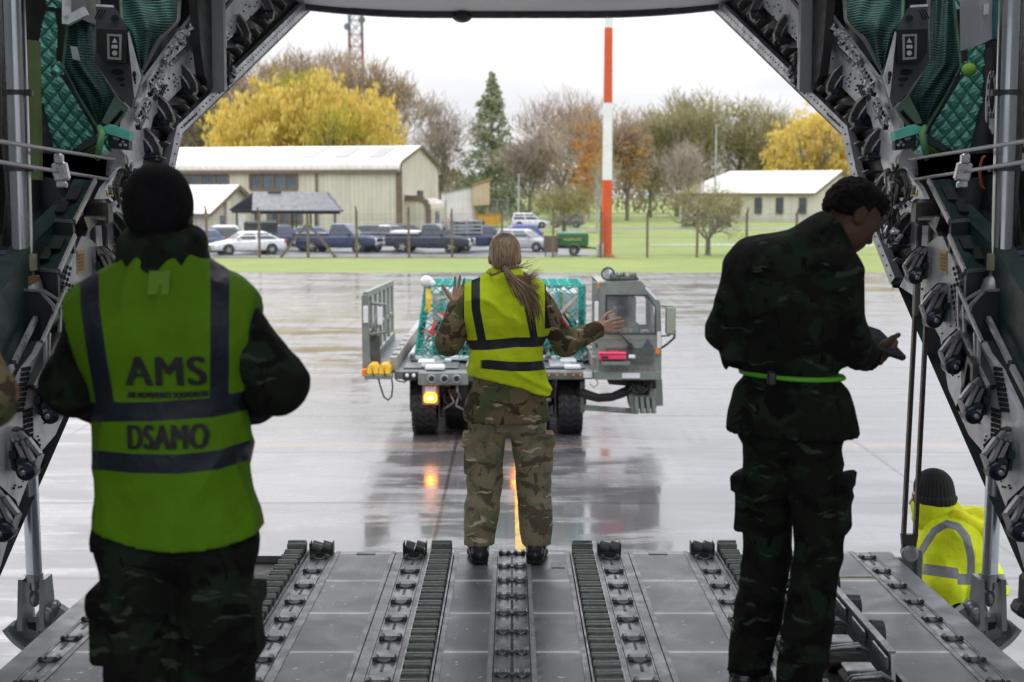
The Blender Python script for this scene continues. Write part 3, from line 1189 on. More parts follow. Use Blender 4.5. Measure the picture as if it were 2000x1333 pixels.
# brown wood behind the willow
brown = [(335, 232, 170, 150, 'bare brown tree at the edge of the doorway behind the workshop roof'),
   (415, 226, 135, 140, 'bare brown tree behind the left end of the yellow willow'),
   (500, 236, 112, 150, 'tall bare brown tree left of the radio mast above the willow'),
   (585, 228, 100, 140, 'tallest bare brown tree behind the middle of the yellow willow'),
   (660, 238, 100, 130, 'bare brown tree directly below the radio mast'),
   (735, 226, 118, 130, 'bare brown tree behind the right shoulder of the yellow willow')]
for i, (px, Y, tp, wp, lab) in enumerate(brown):
 tree('bare_tree', lab, px, Y, tp, wp, lobes=LB, twig=leaf_mat(*BR), ntwig=4600, twl=2.0, tww=.15, leaf=leaf_mat('leaf_russet', (0.252, 0.168, 0.084), (0.35, 0.252, 0.119), (0.42, 0.322, 0.154)), nleaf=1900, size=.5, seed=20+i, group='bare brown trees behind the willow', bark=M_BARKD, depth=3)
W1 = leaf_mat('willow_yellow', (.5, .38, .08), (.68, .52, .12), (.78, .63, .22), .35)
WL = [(-.33, 0, .55, .2, .22, .33), (-.12, -.06, .66, .22, .24, .34), (.1, -.05, .68, .22, .24, .34), (.3, 0, .60, .21, .22, .36), (0, .05, .5, .4, .3, .42), (.4, .05, .42, .13, .15, .3), (-.42, 0, .4, .1, .15, .3)]
tree('willow_tree', 'broad bright yellow willow behind the long workshop roof', 600, 178, 140, 385, lobes=WL, leaf=W1, nleaf=30000, size=.36, elong=2.4, droop=1.7, seed=3, trunk=.6,
  twig=leaf_mat('willow_green', (0.27, 0.27, 0.027), (0.405, 0.351, 0.0405), (0.567, 0.446, 0.0675)), ntwig=3000, twl=1.8, tww=.1)
tree('bare_tree', 'grey purple bare tree between the workshop gable and the conifer', 862, 196, 202, 110, lobes=LB, twig=leaf_mat(*PU), ntwig=2600, twl=1.5, tww=.08, seed=5, leaf=leaf_mat('ivy_green', (0.07, 0.098, 0.028), (0.112, 0.14, 0.042), (0.182, 0.182, 0.07)), nleaf=500, size=.45, depth=4)
tree('conifer_tree', 'tall dark green conifer with a ragged pointed top', 961, 205, 143, 140, shape='cone', leaf=leaf_mat('conifer_green', (.17, .2, .12), (.24, .28, .16), (.32, .35, .21)), nleaf=19000, size=.42, seed=6, bark=M_BARKD)  # needles painted paler to stand in for distance haze
tree('bare_tree', 'large spreading bare tree with reddish twigs right of the conifer', 1098, 210, 180, 200, lobes=LB, twig=leaf_mat('twig_red', (.23, .165, .13), (.33, .24, .19), (.42, .32, .25)), ntwig=4000, twl=1.9, tww=.085, seed=8, depth=5)
tree('bare_tree', 'low bare brown tree behind the white car on the far road', 1035, 190, 262, 90, lobes=LB, twig=leaf_mat(*PU), ntwig=3000, twl=1.4, tww=.09, seed=9, depth=4)
tree('birch_tree', 'birch with thinning orange leaves left of the banded mast', 1150, 182, 205, 95, lobes=[(0, 0, .55, .38, .38, .42), (.1, 0, .4, .45, .4, .3)], leaf=leaf_mat('birch_orange', (0.405, 0.176, 0.0338), (0.567, 0.27, 0.0473), (0.648, 0.365, 0.081), .3), nleaf=3600, size=.4, twig=leaf_mat(*BR), ntwig=1600, twl=1.4, tww=.07, seed=10, bark=M_BIRCH, trunk=.22)
tree('birch_tree', 'slender pale trunked birch standing on the lawn just left of the mast', 1166, 128, 300, 40, lobes=[(0, 0, .62, .42, .42, .38)], twig=leaf_mat(*OL), ntwig=500, twl=.9, tww=.03, seed=11, bark=M_BIRCH, trunk=.11)
tree('bare_tree', 'orange brown tree close behind the right of the banded mast', 1225, 188, 235, 90, lobes=LB, leaf=leaf_mat('leaf_rust', (0.308, 0.168, 0.042), (0.42, 0.238, 0.056), (0.504, 0.308, 0.098)), nleaf=1700, size=.42, twig=leaf_mat(*BR), ntwig=2600, twl=1.5, tww=.09, seed=12)
olive = [(1270, 215, 232, 80, 'narrow olive green tree right of the banded mast'),
   (1322, 222, 196, 95, 'tall olive tree between the mast and the lamp post'),
   (1376, 212, 190, 90, 'olive brown tree directly behind the lamp post'),
   (1436, 216, 192, 105, 'tallest olive green tree behind the office roof'),
   (1500, 224, 212, 100, 'olive tree behind the office next to the golden tree')]
for i, (px, Y, tp, wp, lab) in enumerate(olive):
 tree('tall_tree', lab, px, Y, tp, wp, lobes=LB+[(0, 0, .4, .36, .36, .36)], leaf=leaf_mat('leaf_olive', (.19, .18, .06), (.28, .26, .09), (.37, .33, .13)), nleaf=2000, size=.45, twig=leaf_mat(*OL), ntwig=3000, twl=1.8, tww=.1, seed=40+i, group='olive trees behind the office', depth=4)  # olive tones lightened for the haze of distance
tree('bare_tree', 'pale bare tree with fine upright twigs on the lawn beyond the mast', 1335, 150, 288, 80, lobes=[(0, 0, .6, .45, .45, .4)], twig=leaf_mat('twig_pale', (0.26, 0.221, 0.182), (0.351, 0.286, 0.234), (0.429, 0.364, 0.286)), ntwig=1900, twl=1.1, tww=.05, seed=13, bark=M_BARK, depth=5)
W2 = leaf_mat('gold_leaf', (.52, .4, .09), (.7, .55, .14), (.8, .65, .24), .35)
tree('golden_tree', 'bright golden yellow tree behind the office roof at the door frame', 1590, 205, 196, 190, lobes=WL, leaf=W2, nleaf=15000, size=.36, elong=2, droop=1.4, seed=14, trunk=.45)
tree('golden_tree', 'golden tree mostly hidden behind the door frame on the right', 1730, 215, 215, 150, lobes=LB, leaf=W2, nleaf=3500, size=.55, elong=1.6, droop=1, seed=15, trunk=.45)
tree('apple_tree', 'low round mossy tree on the lawn above the green trailer', 1102, 131, 362, 132, lobes=[(0, 0, .66, .5, .5, .32), (-.2, 0, .6, .32, .35, .26), (.2, 0, .6, .32, .35, .26)], leaf=leaf_mat('leaf_moss', (0.168, 0.154, 0.042), (0.252, 0.217, 0.063), (0.336, 0.28, 0.098)), nleaf=1500, size=.22, twig=leaf_mat(*OL), ntwig=2600, twl=.8, tww=.035, seed=16, cb=.2, trunk=.2, depth=4, spread=1.1, up=.1)
tree('apple_tree', 'small twisted tree with mossy branches just beyond the fence on the right', 1384, 80, 352, 150, lobes=[(0, 0, .7, .48, .45, .28), (-.25, 0, .6, .28, .3, .25), (.25, 0, .62, .28, .3, .25)], leaf=leaf_mat('leaf_moss', (0.168, 0.154, 0.042), (0.252, 0.217, 0.063), (0.336, 0.28, 0.098)), nleaf=900, size=.13, twig=leaf_mat(*OL), ntwig=2400, twl=.55, tww=.022, seed=17, cb=.22, trunk=.16, depth=4, spread=1.2, up=.1)
def far_wood():
 m = MB()
 r = random.Random(77)
 for i in range(15000):
  x = r.uniform(-90, 120)
  y = r.uniform(255, 275)
  top = 11 + 3.5*math.sin(x*.11)+2*math.sin(x*.37+1) + (4 if x < -20 else 0)
  z = top*r.random()**.7
  p = Vector((x, y, z))
  d = Vector((r.gauss(0, .4), r.gauss(0, .4), 1)).normalized()
  s = Vector((1, r.gauss(0, .4), 0)).normalized()*r.uniform(.12, .3)
  l = r.uniform(1, 2.4)
  m.add([p-s, p+s, p+d*l], [(0, 1, 2)])
 o = m.build('woodland', leaf_mat('wood_far', (0.17, 0.145, 0.102), (0.255, 0.212, 0.145), (0.323, 0.272, 0.17)), kind='stuff')
 o['label'] = 'far brown winter woodland closing the view behind the trees'
far_wood()
# ================================================================== parked vehicles
M_TYRE = pm('tyre_rubber', (.018, .018, .018), .75, 0, .3, 8)
M_RIM = pm('alloy', (.5, .5, .52), .35, .7, .15, 6)
M_CGL = pm('car_glass', (.03, .04, .05), .06, 0, .3, 2, Specular_IOR_Level=.9)
M_CHR = pm('bumper_chrome', (.55, .56, .58), .25, .7, .1, 4)
M_BLK = pm('black_trim', (.02, .02, .022), .5, 0, .2, 6)
M_HL = pm('lamp_clear', (.7, .72, .75), .1, .2, .1, 9)
M_TLR = pm('lamp_red', (.45, .02, .015), .2, 0, .15, 9)
M_PLY = pm('plate_yellow', (.65, .42, .03), .5, 0, .1, 9)
M_PLW = pm('plate_white', (.7, .7, .7), .5, 0, .1, 9)
def paint(name, col):
 return pm('paint_'+name, col, .28, .1, .1, 1.5, dirt=scl(col, .75), dirtamt=.4, Coat_Weight=.6, Coat_Roughness=.08)
def wheel(parent, x, y, r, wd, n='wheel'):
 s = 1 if y > 0 else -1
 t = MB()
 t.lathe((x, y-s*wd*.5, r), (0, s, 0), [(0, r*.6), (0, r*.93), (wd*.12, r), (wd*.88, r), (wd, r*.93), (wd, r*.64)], 22)
 o = t.build(n, M_TYRE, parent)
 m = MB()
 m.lathe((x, y+s*(wd*.3), r), (0, s, 0), [(0, r*.64), (wd*.18, r*.62), (wd*.12, r*.2), (wd*.2, r*.14)], 16)
 for k in range(5):
  a = k*2*math.pi/5
  m.bar((x, y+s*wd*.45, r), (x+math.cos(a)*r*.6, y+s*wd*.47, r+math.sin(a)*r*.6), r*.18, .03, up=(0, 1, 0))
 m.build('rim', M_RIM, o)
 return o
def loft(mb, st, prof):
 """st: list of (x, half width, z0, z1); prof: list of (fw, fz) on one side from bottom to top"""
 k = len(prof)
 vs = []
 for (x, hw, z0, z1) in st:
  ring = [(x, hw*fw, z0+(z1-z0)*fz) for fw, fz in prof] + [(x, -hw*fw, z0+(z1-z0)*fz) for fw, fz in reversed(prof)]
  vs += ring
 n = 2*k
 fs = []
 for i in range(len(st)-1):
  for j in range(n):
   fs.append((i*n+j, i*n+(j+1) % n, (i+1)*n+(j+1) % n, (i+1)*n+j))
 fs.append(tuple(range(n)))
 fs.append(tuple(reversed(range((len(st)-1)*n, len(st)*n))))
 mb.add(vs, fs, False)
def car(name, label, px, Y, head, kind, col, cat='car', group='cars parked in the car park', scale=1.0, plate=None, clad2=None):
 """front is local +x; head = heading in degrees (0 = facing picture right, 180 = left, -90 = towards the apron)"""
 b = P(px, 470, Y)
 t = thing(name, label, cat, (b.x, Y, 0), R(head), group)
 t.scale = (scale,)*3
 K = dict(sedan=(4.8, .92, 1.46, .33), hatch=(4.1, .88, 1.48, .31), estate=(4.7, .9, 1.5, .32), suv=(4.5, .93, 1.7, .36), pickup=(5.6, .99, 1.88, .4), small_pickup=(5.0, .88, 1.72, .36))[kind]
 L, hw, H, wr = K
 h = L/2
 pk = 'pickup' in kind
 belt = .92 if not pk else 1.12
 nose = .62 if not pk else .98
 wb = h*.58
 m = MB()
 prof = [(.82, 0), (.96, .12), (1.0, .42), (.985, .8), (.9, 1.0)]
 if pk:
  bz = belt+.02
  st = [(-h, hw*.93, .48, bz), (-h+.1, hw, .42, bz), (-.1*h, hw, .3, bz), (.3*h, hw, .3, belt+.02), (.44*h, hw, .3, belt+.03), (.8*h, hw*.98, .36, nose+.1), (h-.06, hw*.9, .42, nose), (h, hw*.84, .5, nose-.12)]
 elif kind == 'sedan':
  st = [(-h, hw*.8, .42, .8), (-h+.12, hw*.92, .32, .94), (-.72*h, hw, .24, 1.0), (0, hw, .2, .95), (.4*h, hw, .22, .92), (.75*h, hw*.96, .25, .8), (.94*h, hw*.85, .28, .68), (h, hw*.7, .34, .58)]
 else:
  st = [(-h, hw*.84, .4, .85), (-h+.1, hw*.95, .3, .98), (-.6*h, hw, .22, 1.0), (0, hw, .2, .95), (.42*h, hw, .22, .93), (.76*h, hw*.96, .26, .82), (.95*h, hw*.86, .3, .7), (h, hw*.72, .36, .6)]
 loft(m, st, prof)
 # greenhouse (painted roof and pillars)
 if kind == 'sedan':
  gb, gt = (-.86*h, .46*h), (-.42*h, .1*h)
 elif kind == 'hatch':
  gb, gt = (-.93*h, .5*h), (-.72*h, .08*h)
 elif kind == 'estate':
  gb, gt = (-.96*h, .45*h), (-.8*h, .1*h)
 elif kind == 'suv':
  gb, gt = (-.97*h, .45*h), (-.82*h, .12*h)
 else:
  gb, gt = (-.16*h, .48*h), (-.1*h, .2*h)
 zb = belt-.02 if not pk else belt
 zs = [zb, zb+(H-zb)*.55, H-.05, H]
 fr_ = [0, .55, .93, 1]
 ws = [.93, .86, .76, .66]
 def gp(k, e):
  f = fr_[k]
  return gb[e]+(gt[e]-gb[e])*(f if k < 3 else 1) + (0 if k < 3 else (.12 if e == 0 else -.12))
 vs = []
 for k in range(4):
  a, c = gp(k, 0), gp(k, 1)
  vs += [(a, -hw*ws[k], zs[k]), (c, -hw*ws[k], zs[k]), (c, hw*ws[k], zs[k]), (a, hw*ws[k], zs[k])]
 fs = [(12, 13, 14, 15)]
 for k in range(3):
  for j in range(4):
   fs.append((k*4+j, k*4+(j+1) % 4, (k+1)*4+(j+1) % 4, (k+1)*4+j))
 m.add(vs, fs, False)
 if pk:                       # bed: raised sides leave an open tray
  m.box((-.58*h, hw*.95, belt+.05), (.84*h, .07, .16))
  m.box((-.58*h, -hw*.95, belt+.05), (.84*h, .07, .16))
  m.box((-h+.05, 0, belt+.05), (.08, hw*1.85, .16))
 body = m.build('body', col, t)
 mod = body.modifiers.new('bevel', 'BEVEL')
 mod.width = .035
 mod.segments = 2
 mod.limit_method = 'ANGLE'
 def gquad(nm, e0, e1, k0=.08, k1=.9, sgn=0, x0=0, x1=1):
  pass
 # glass, a little proud of the shell
 def lerp3(z):
  f = (z-zb)/(H-.05-zb)
  wdt = np.interp(f, [0, .58, 1], [.93, .86, .76])*hw
  return gb[0]+(gt[0]-gb[0])*f*.93, gb[1]+(gt[1]-gb[1])*f*.93, wdt
 z0, z1 = zb+.06, H-.13
 a0, c0, w0 = lerp3(z0)
 a1, c1, w1 = lerp3(z1)
 for s in (-1, 1):
  nsp = 1 if kind == 'small_pickup' else 2
  for i in range(nsp):
   f0, f1 = (i+.06)/nsp, (i+.96)/nsp
   g = MB()
   o_ = .012*s
   q = [(a0+.1+(c0-a0-.18)*f0, s*w0+o_, z0), (a0+.1+(c0-a0-.18)*f1, s*w0+o_, z0), (a1+.06+(c1-a1-.12)*f1, s*w1+o_, z1), (a1+.06+(c1-a1-.12)*f0, s*w1+o_, z1)]
   if s < 0:
    q = q
   g.prism(q, (0, s*.006, 0))
   g.build('side_window', M_CGL, t)
  mi = MB()
  mi.box((c0-.32, s*(hw+.1), zb+.08), (.1, .2, .15), bev=.03)
  mi.build('wing_mirror', col, t)
  for x in (-wb, wb):
   MB().cyl((x, s*(hw-.12), wr*1.02), (x, s*(hw+.004), wr*1.02), wr*1.13, n=20).build('wheel_arch', M_BLK, t)
  for x in (-wb, wb):
   wheel(t, x, s*(hw-.09), wr, .22)
  hl = MB()
  zl = (st[-2][3]+st[-2][2])/2+.1
  hl.box((h-.1, s*hw*.68, zl+.02), (.24, .34, .15 if not pk else .24), Matrix.Rotation(-s*.45, 3, 'Z'), bev=.03)
  hl.build('headlight', M_HL, t)
  tl = MB()
  zt_ = .82 if not pk else .92
  tl.box((-h+.07, s*hw*.83, zt_), (.18, .22 if not pk else .14, .2 if not pk else .36), bev=.03)
  tl.build('tail_light', M_TLR, t)
 g = MB()
 g.prism([(c0+.015, -w0*.9, z0), (c0+.015, w0*.9, z0), (c1+.015, w1*.92, z1), (c1+.015, -w1*.92, z1)], (.006, 0, .004))
 g.build('windscreen', M_CGL, t)
 g = MB()
 g.prism([(a0-.015, -w0*.88, z0), (a0-.015, w0*.88, z0), (a1-.015, w1*.9, z1), (a1-.015, -w1*.9, z1)], (-.006, 0, .004))
 g.build('rear_window', M_CGL, t)
 bm = MB()
 if pk:
  bm.box((-h-.06, 0, .58), (.16, hw*1.8, .2), bev=.04)
  bm.box((h+.02, 0, .56), (.16, hw*1.75, .22), bev=.04)
 else:
  bm.box((-h+.05, 0, .46), (.16, hw*1.5, .12), bev=.04)
  bm.box((h-.03, 0, .4), (.1, hw*1.2, .16), bev=.04)
 bm.build('bumper', M_CHR if pk else M_BLK, t)
 gr = MB()
 gr.box((h-.01 if not pk else h+.01, 0, .55 if not pk else .78), (.06, hw*.9, .14 if not pk else .26), bev=.02)
 gr.build('grille', M_BLK, t)
 pl = MB()
 pl.box((-h-.0 if not pk else -h-.15, 0, .72 if not pk else .62), (.03, .5, .12))
 pl.build('number_plate', plate or M_PLY, t)
 return t, (L, hw, H, belt, h)
WHITE = paint('white', (.74, .75, .77))
NAVY = paint('navy', (.018, .035, .1))
DNAVY = paint('dark_navy', (.012, .022, .05))
BLACK = paint('black', (.012, .016, .02))
BLUE = paint('blue', (.03, .07, .32))
MIDB = paint('mid_blue', (.06, .11, .24))
SILV = paint('silver', (.42, .44, .47))
GREYC = paint('grey', (.12, .13, .15))
car('parked_car', 'white saloon car parked nose-out just inside the fence', 481, 81.5, 208, 'sedan', WHITE)
car('parked_car', 'blue hatchback left of the white saloon, partly behind the man in the vest', 378, 85, 195, 'hatch', MIDB)
car('parked_car', 'dark estate car with its tail towards the white saloon roof', 452, 90, 12, 'estate', DNAVY)
car('parked_car', 'second white saloon half hidden behind the dark estate car', 424, 97, 190, 'hatch', WHITE)
t_, k_ = car('pickup_truck', 'black pickup with a boxy load cover left of the fence brace', 549, 87, 12, 'small_pickup', NAVY, 'pickup truck', 'pickups parked in the car park')
m_ = MB()
m_.box((-1.35, 0, 1.55), (2.2, 1.66, .9), bev=.1)
m_.build('load_cover', BLACK, t_)
car('parked_car', 'dark blue hatchback behind the fence brace and the big navy pickup', 622, 93, 5, 'hatch', MIDB)
car('pickup_truck', 'big navy double-cab pickup parked under the shelter end', 664, 85, -14, 'pickup', NAVY, 'pickup truck', 'pickups parked in the car park')
car('pickup_truck', 'grey double-cab pickup showing its yellow rear number plate', 757, 87, 40, 'small_pickup', GREYC, 'pickup truck', 'pickups parked in the car park')
t_, k_ = car('pickup_truck', 'dark blue pickup with a white load bar across its bed', 840, 84, -10, 'pickup', DNAVY, 'pickup truck', 'pickups parked in the car park', plate=M_PLW)
m_ = MB()
m_.box((-1.5, 0, 1.32), (1.9, 1.9, .2), bev=.05)
m_.build('load_bar', M_PLW, t_)
t_, k_ = car('tipper_truck', 'small blue tipper truck with a grey caged load body', 938, 87, 25, 'small_pickup', NAVY, 'truck', None)
m_ = MB()
for z in (1.25, 1.5, 1.75, 2.0):
 m_.box((-1.35, 0, z), (2.2, 1.8, .12))
for x in (-2.4, -1.35, -.3):
 for y in (-.9, .9):
  m_.box((x, y, 1.6), (.1, .06, .95))
m_.build('load_cage', pm('cage_grey', (.3, .33, .36), .5, .2), t_)
car('parked_car', 'bright blue hatchback behind the silver one at the edge of the lawn', 1006, 99, 190, 'hatch', BLUE)
car('parked_car', 'silver hatchback parked nearest the brown cabinet', 1024, 86, -22, 'hatch', SILV)
car('parked_car', 'white SUV parked on the far road by the bare trees', 1034, 146, 8, 'suv', WHITE)
car('parked_car', 'grey car behind the apple tree on the far road', 1106, 149, 172, 'hatch', GREYC)
car('parked_car', 'black hatchback behind the navy double-cab pickup by the workshop wall', 712, 98, 170, 'hatch', BLACK)
car('parked_car', 'dark estate car parked behind the grey pickup near the lobby', 800, 100, 8, 'estate', DNAVY)
car('parked_car', 'grey estate car behind the pickup with the white load bar', 890, 97, 175, 'estate', GREYC)
def trailer():
 b = P(1118, 495, 80)
 t = thing('generator_trailer', 'green enclosed generator trailer with one visible white wheel on the grass', 'trailer', (b.x, 80, 0), R(-6))
 m = MB()
 m.box((0, 0, .98), (1.98, 1.1, .85), bev=.08)
 m.build('body', pm('trailer_green', (.015, .13, .045), .4, 0, .2, 2, dirt=(.02, .07, .03)), t)
 m = MB()
 m.box((0, 0, 1.42), (1.7, .9, .05))
 m.build('lid', pm('trailer_lid', (.3, .42, .36), .4), t)
 m = MB()
 for i in range(9):
  m.box((-.5+i*.13, -.557, 1.0+.03*math.sin(i*2)), (.09, .012, .09))
 m.build('side_lettering', pm('trailer_yellow', (.55, .42, .03), .5), t)
 m = MB()
 m.box((0, 0, .48), (2.1, .9, .1))
 m.bar((1.0, 0, .48), (1.6, 0, .42), .1, .1)
 m.build('chassis', M_BLK, t)
 m = MB()
 pts = [(.12+.42*math.cos(a), -.62, .3+.42*math.sin(a)) for a in np.linspace(0, math.pi, 10)]
 for i in range(9):
  m.bar(pts[i], pts[i+1], .26, .03, up=Vector((pts[i][0]-.12, 0, pts[i][2]-.3)).normalized())
 m.build('mudguard', pm('mudguard_grey', (.25, .27, .28), .5), t)
 wheel(t, .12, -.62, .3, .2)
 wheel(t, .12, .62, .3, .2)
trailer()
# ================================================================== the aircraft loader, its pallet and cargo
M_OD = pm('loader_green', (.19, .215, .19), .5, 0, .15, 2.5, dirt=(.07, .075, .065), dirtamt=.45, bump=.05, bscale=60)
M_ODD = pm('loader_dark_green', (.085, .1, .088), .6, 0, .25, 4, dirt=(.03, .03, .028))
M_STEEL = pm('worn_steel', (.3, .31, .32), .35, .6, .25, 6, dirt=(.12, .11, .1), dirtamt=.5)
M_GUIDE = pm('guide_rail_worn', (.36, .34, .31), .45, .2, .25, 5, dirt=(.16, .13, .11), dirtamt=.6)
M_UNDER = pm('under_black', (.014, .014, .014), .6, 0, .4, 6, dirt=(.05, .045, .04))
M_RUB = pm('rubber_hose', (.012, .012, .013), .45, 0, .2, 8)
M_WSTR = pm('white_strip', (.68, .69, .7), .4, 0, .1, 4)
M_YEL = pm('chock_yellow', (.72, .42, .015), .5, 0, .15, 6, dirt=(.3, .18, .03), dirtamt=.4)
M_AMB = pm('amber_lens', (.75, .2, .01), .25, 0, .15, 12)
M_AMBON = emit_mat('amber_lit', (1, .2, .008), 10.0)
M_AMBHOT = emit_mat('amber_lit_core', (1, .42, .07), 18.0)
M_DECK = pm('deck_plate', (.16, .165, .17), .4, .4, .25, 4, dirt=(.28, .28, .29), dirtamt=.4)
def tyre_lug(parent, cx, cy, cz, r, wd, name='tyre'):
 """big tyre, axis along x, with zig-zag tread blocks standing proud"""
 m = MB()
 m.lathe((cx-wd/2, cy, cz), (1, 0, 0), [(0, r*.55), (0, r*.9), (wd*.1, r*.985), (wd*.9, r*.985), (wd, r*.9), (wd, r*.55)], 44)
 o = m.build(name, M_TYRE, parent)
 t = MB()
 n = 26
 for k in range(n):
  a0 = 2*math.pi*k/n
  for j in range(4):
   f0, f1 = -.5+j*.25+.012, -.5+(j+1)*.25-.012
   da = .06*(1 if j % 2 else -1)
   def q(f, a, rr):
    return (cx+f*wd, cy+math.cos(a)*rr, cz+math.sin(a)*rr)
   w0 = .17
   ro = r*1.02 if 0 < j < 3 else r*1.005
   ri = r*.97
   A0, A1 = a0-da, a0+da
   vs = [q(f0, A0, ro), q(f1, A1, ro), q(f1, A1+w0, ro), q(f0, A0+w0, ro), q(f0, A0, ri), q(f1, A1, ri), q(f1, A1+w0, ri), q(f0, A0+w0, ri)]
   t.add(vs, [(0, 1, 2, 3), (0, 4, 5, 1), (1, 5, 6, 2), (2, 6, 7, 3), (3, 7, 4, 0)])
 t.build('tread', pm('tread_wet', (.016, .016, .018), .35, 0, .3, 10), o)
 h = MB()
 s = 1 if cx > -.2 else -1
 h.lathe((cx+s*wd*.3, cy, cz), (s, 0, 0), [(0, r*.56), (.03, r*.54), (-.02, r*.3), (.1, r*.22), (.12, r*.1)], 18)
 h.build('hub', M_OD, o)
 return o
def loader():
 YF = 19.5
 root = thing('cargo_loader', 'grey-green flatbed aircraft cargo loader with side cab facing the ramp on the wet apron', 'loader', (0, YF, 0), world=True)
 def b(name, m, mat_, parent=root, **kw):
  return m.build(name, mat_, parent, **kw)
 X0, X1 = P(770, 724, YF).x, P(1160, 724, YF).x        # platform edges
 zt = 1.06
 YB = YF+8.2
 # ---- platform
 m = MB()
 m.box(((X0+X1)/2, (YF+YB)/2, zt-.05), (X1-X0, YB-YF, .08))
 m.box(((X0+X1)/2, YF+.04, zt-.06), (X1-X0, .1, .14), bev=.02)
 pf = b('platform', m, M_DECK)
 # plates and worn pads on the platform
 m = MB()
 r = random.Random(2)
 for i, x in enumerate(np.linspace(X0+.3, X1-.3, 6)):
  m.box((x, YF+.55, zt+.012), (.36, .62, .03), bev=.01)
 b('deck_panel', m, M_DECK, pf)
 for (px, py, wx, ly) in ((833, 709, .26, .3), (850, 720, .3, .26), (1110, 708, .26, .3), (1118, 719, .26, .22), (875, 706, .12, .12)):
  q = PZ(px, py, zt+.03)
  m = MB()
  m.box((q.x, q.y, zt+.05), (wx, ly, .06), bev=.015)
  b('stop_pad', m, M_WSTR, pf)
 # rollers across the deck
 for i in range(7):
  y = YF+.25+i*.11
  for x in (-1.05, -.35, .35, .95):
   b('roller', MB().cyl((x-.16-.2, y, zt+.03), (x+.16-.2, y, zt+.03), .035, n=8), M_STEEL, pf)
 # ---- front beam with three sockets, lamp panel, right lamp row
 bx0, bx1 = P(818, 735, YF).x, P(915, 735, YF).x
 z0, z1 = P(870, 750, YF).z, P(870, 725, YF).z
 m = MB()
 m.box(((bx0+bx1)/2, YF-.06, (z0+z1)/2), (bx1-bx0, .2, z1-z0), bev=.015)
 bm = b('front_beam', m, M_OD)
 for px in (843, 868, 892):
  q = P(px, 740.5, YF-.16)
  m = MB()
  m.lathe((q.x, q.y+.02, q.z), (0, -1, 0), [(0, .07), (.05, .07), (.05, .04), (.0, .035)], 16)
  b('socket', m, M_STEEL, bm)
  m = MB()
  m.cyl((q.x, q.y+.0, q.z), (q.x, q.y-.035, q.z), .034, n=12)
  b('socket_hole', m, M_UNDER, bm)
 lx0, lx1 = P(788, 735, YF).x, P(815, 735, YF).x
 m = MB()
 m.box(((lx0+lx1)/2, YF-.05, P(0, 734, YF).z), (lx1-lx0, .12, .13), bev=.01)
 lp = b('lamp_panel', m, M_UNDER)
 for px in (795, 808):
  q = P(px, 734, YF-.12)
  m = MB()
  m.sphere(q, .03, 10, 6, (1, .5, 1))
  b('marker_lamp', m, M_HL, lp)
 rx0, rx1 = P(1055, 735, YF).x, P(1138, 735, YF).x
 m = MB()
 m.box(((rx0+rx1)/2, YF-.05, P(0, 733, YF).z), (rx1-rx0, .12, .11), bev=.01)
 m.box(((bx1+rx0)/2, YF-.0, (z0+z1)/2+.03), (rx0-bx1, .12, .16))
 lr = b('lamp_panel', m, M_ODD)
 for px in (1072, 1088, 1104, 1120, 1134):
  q = P(px, 733, YF-.115)
  m = MB()
  m.sphere(q, .018, 8, 6, (1, .5, 1))
  b('marker_lamp', m, M_AMB, lr)
 q = P(1148, 733, YF-.1)
 m = MB()
 m.box((q.x, YF-.07, q.z), (.14, .03, .09))
 b('reflector', m, M_WSTR, lr)
 # ---- white headlamp over lit amber indicator, both sides
 for px, nm in ((841, 0), (1010, 1)):
  q = P(px, 770, YF+.05)
  m = MB()
  m.box((q.x, q.y+.05, q.z+.02), (.26, .1, .4), bev=.02)
  cl = b('lamp_cluster', m, M_OD)
  q1 = P(px, 760.5, YF)
  m = MB()
  m.box((q1.x, q1.y-.02, q1.z), (.17, .06, .12), bev=.02)
  b('headlamp', m, M_HL, cl)
  q2 = P(px, 777, YF)
  m = MB()
  m.box((q2.x, q2.y-.03, q2.z), (.19, .09, .135), bev=.025)
  b('indicator', m, M_AMBON, cl, label='lit orange indicator')
  m = MB()
  m.sphere((q2.x, q2.y-.078, q2.z), .05, 12, 8, (1.1, .35, .8))
  b('indicator_bulb', m, M_AMBHOT, cl)
 # ---- underbody
 m = MB()
 m.box((X0*.5+X1*.5, YF+4, .78), ((X1-X0)*.62, 7.6, .34))
 for s in (-.75, .75):
  m.bar((s-.2, YF+.2, .95), (s-.2, YB, .95), .14, .2)
 m.box((-.2, YF+1.2, .62), (1.0, .6, .3), bev=.05)
 m.box((-.2, YB-.2, .9), (2.6, .2, .3))
 ub = b('chassis', m, M_UNDER)
 m = MB()
 m.cyl((-1.5, YF+1.0, .45), (1.2, YF+1.0, .45), .08, n=10)
 m.sphere((-.2, YF+1.0, .45), .2, 12, 8)
 b('axle', m, M_UNDER, ub)
 r = random.Random(8)
 for i in range(12):
  x = r.uniform(-1.05, -.45) if i < 8 else r.uniform(.1, .6)
  z = r.uniform(.45, .85)
  m = MB()
  if i % 3 == 0:
   m.box((x, YF+.25, z), (r.uniform(.06, .16), .1, r.uniform(.08, .2)), bev=.01)
  else:
   m.tube([(x, YF+.2, z+.2), (x+r.uniform(-.1, .1), YF+.15, z), (x+r.uniform(-.2, .2), YF+.2, z-.15)], .018, 6)
  b('valve_block' if i % 3 == 0 else 'hydraulic_pipe', m, M_STEEL if i % 2 else M_UNDER, ub)
 # ---- wheels
 rad = .445
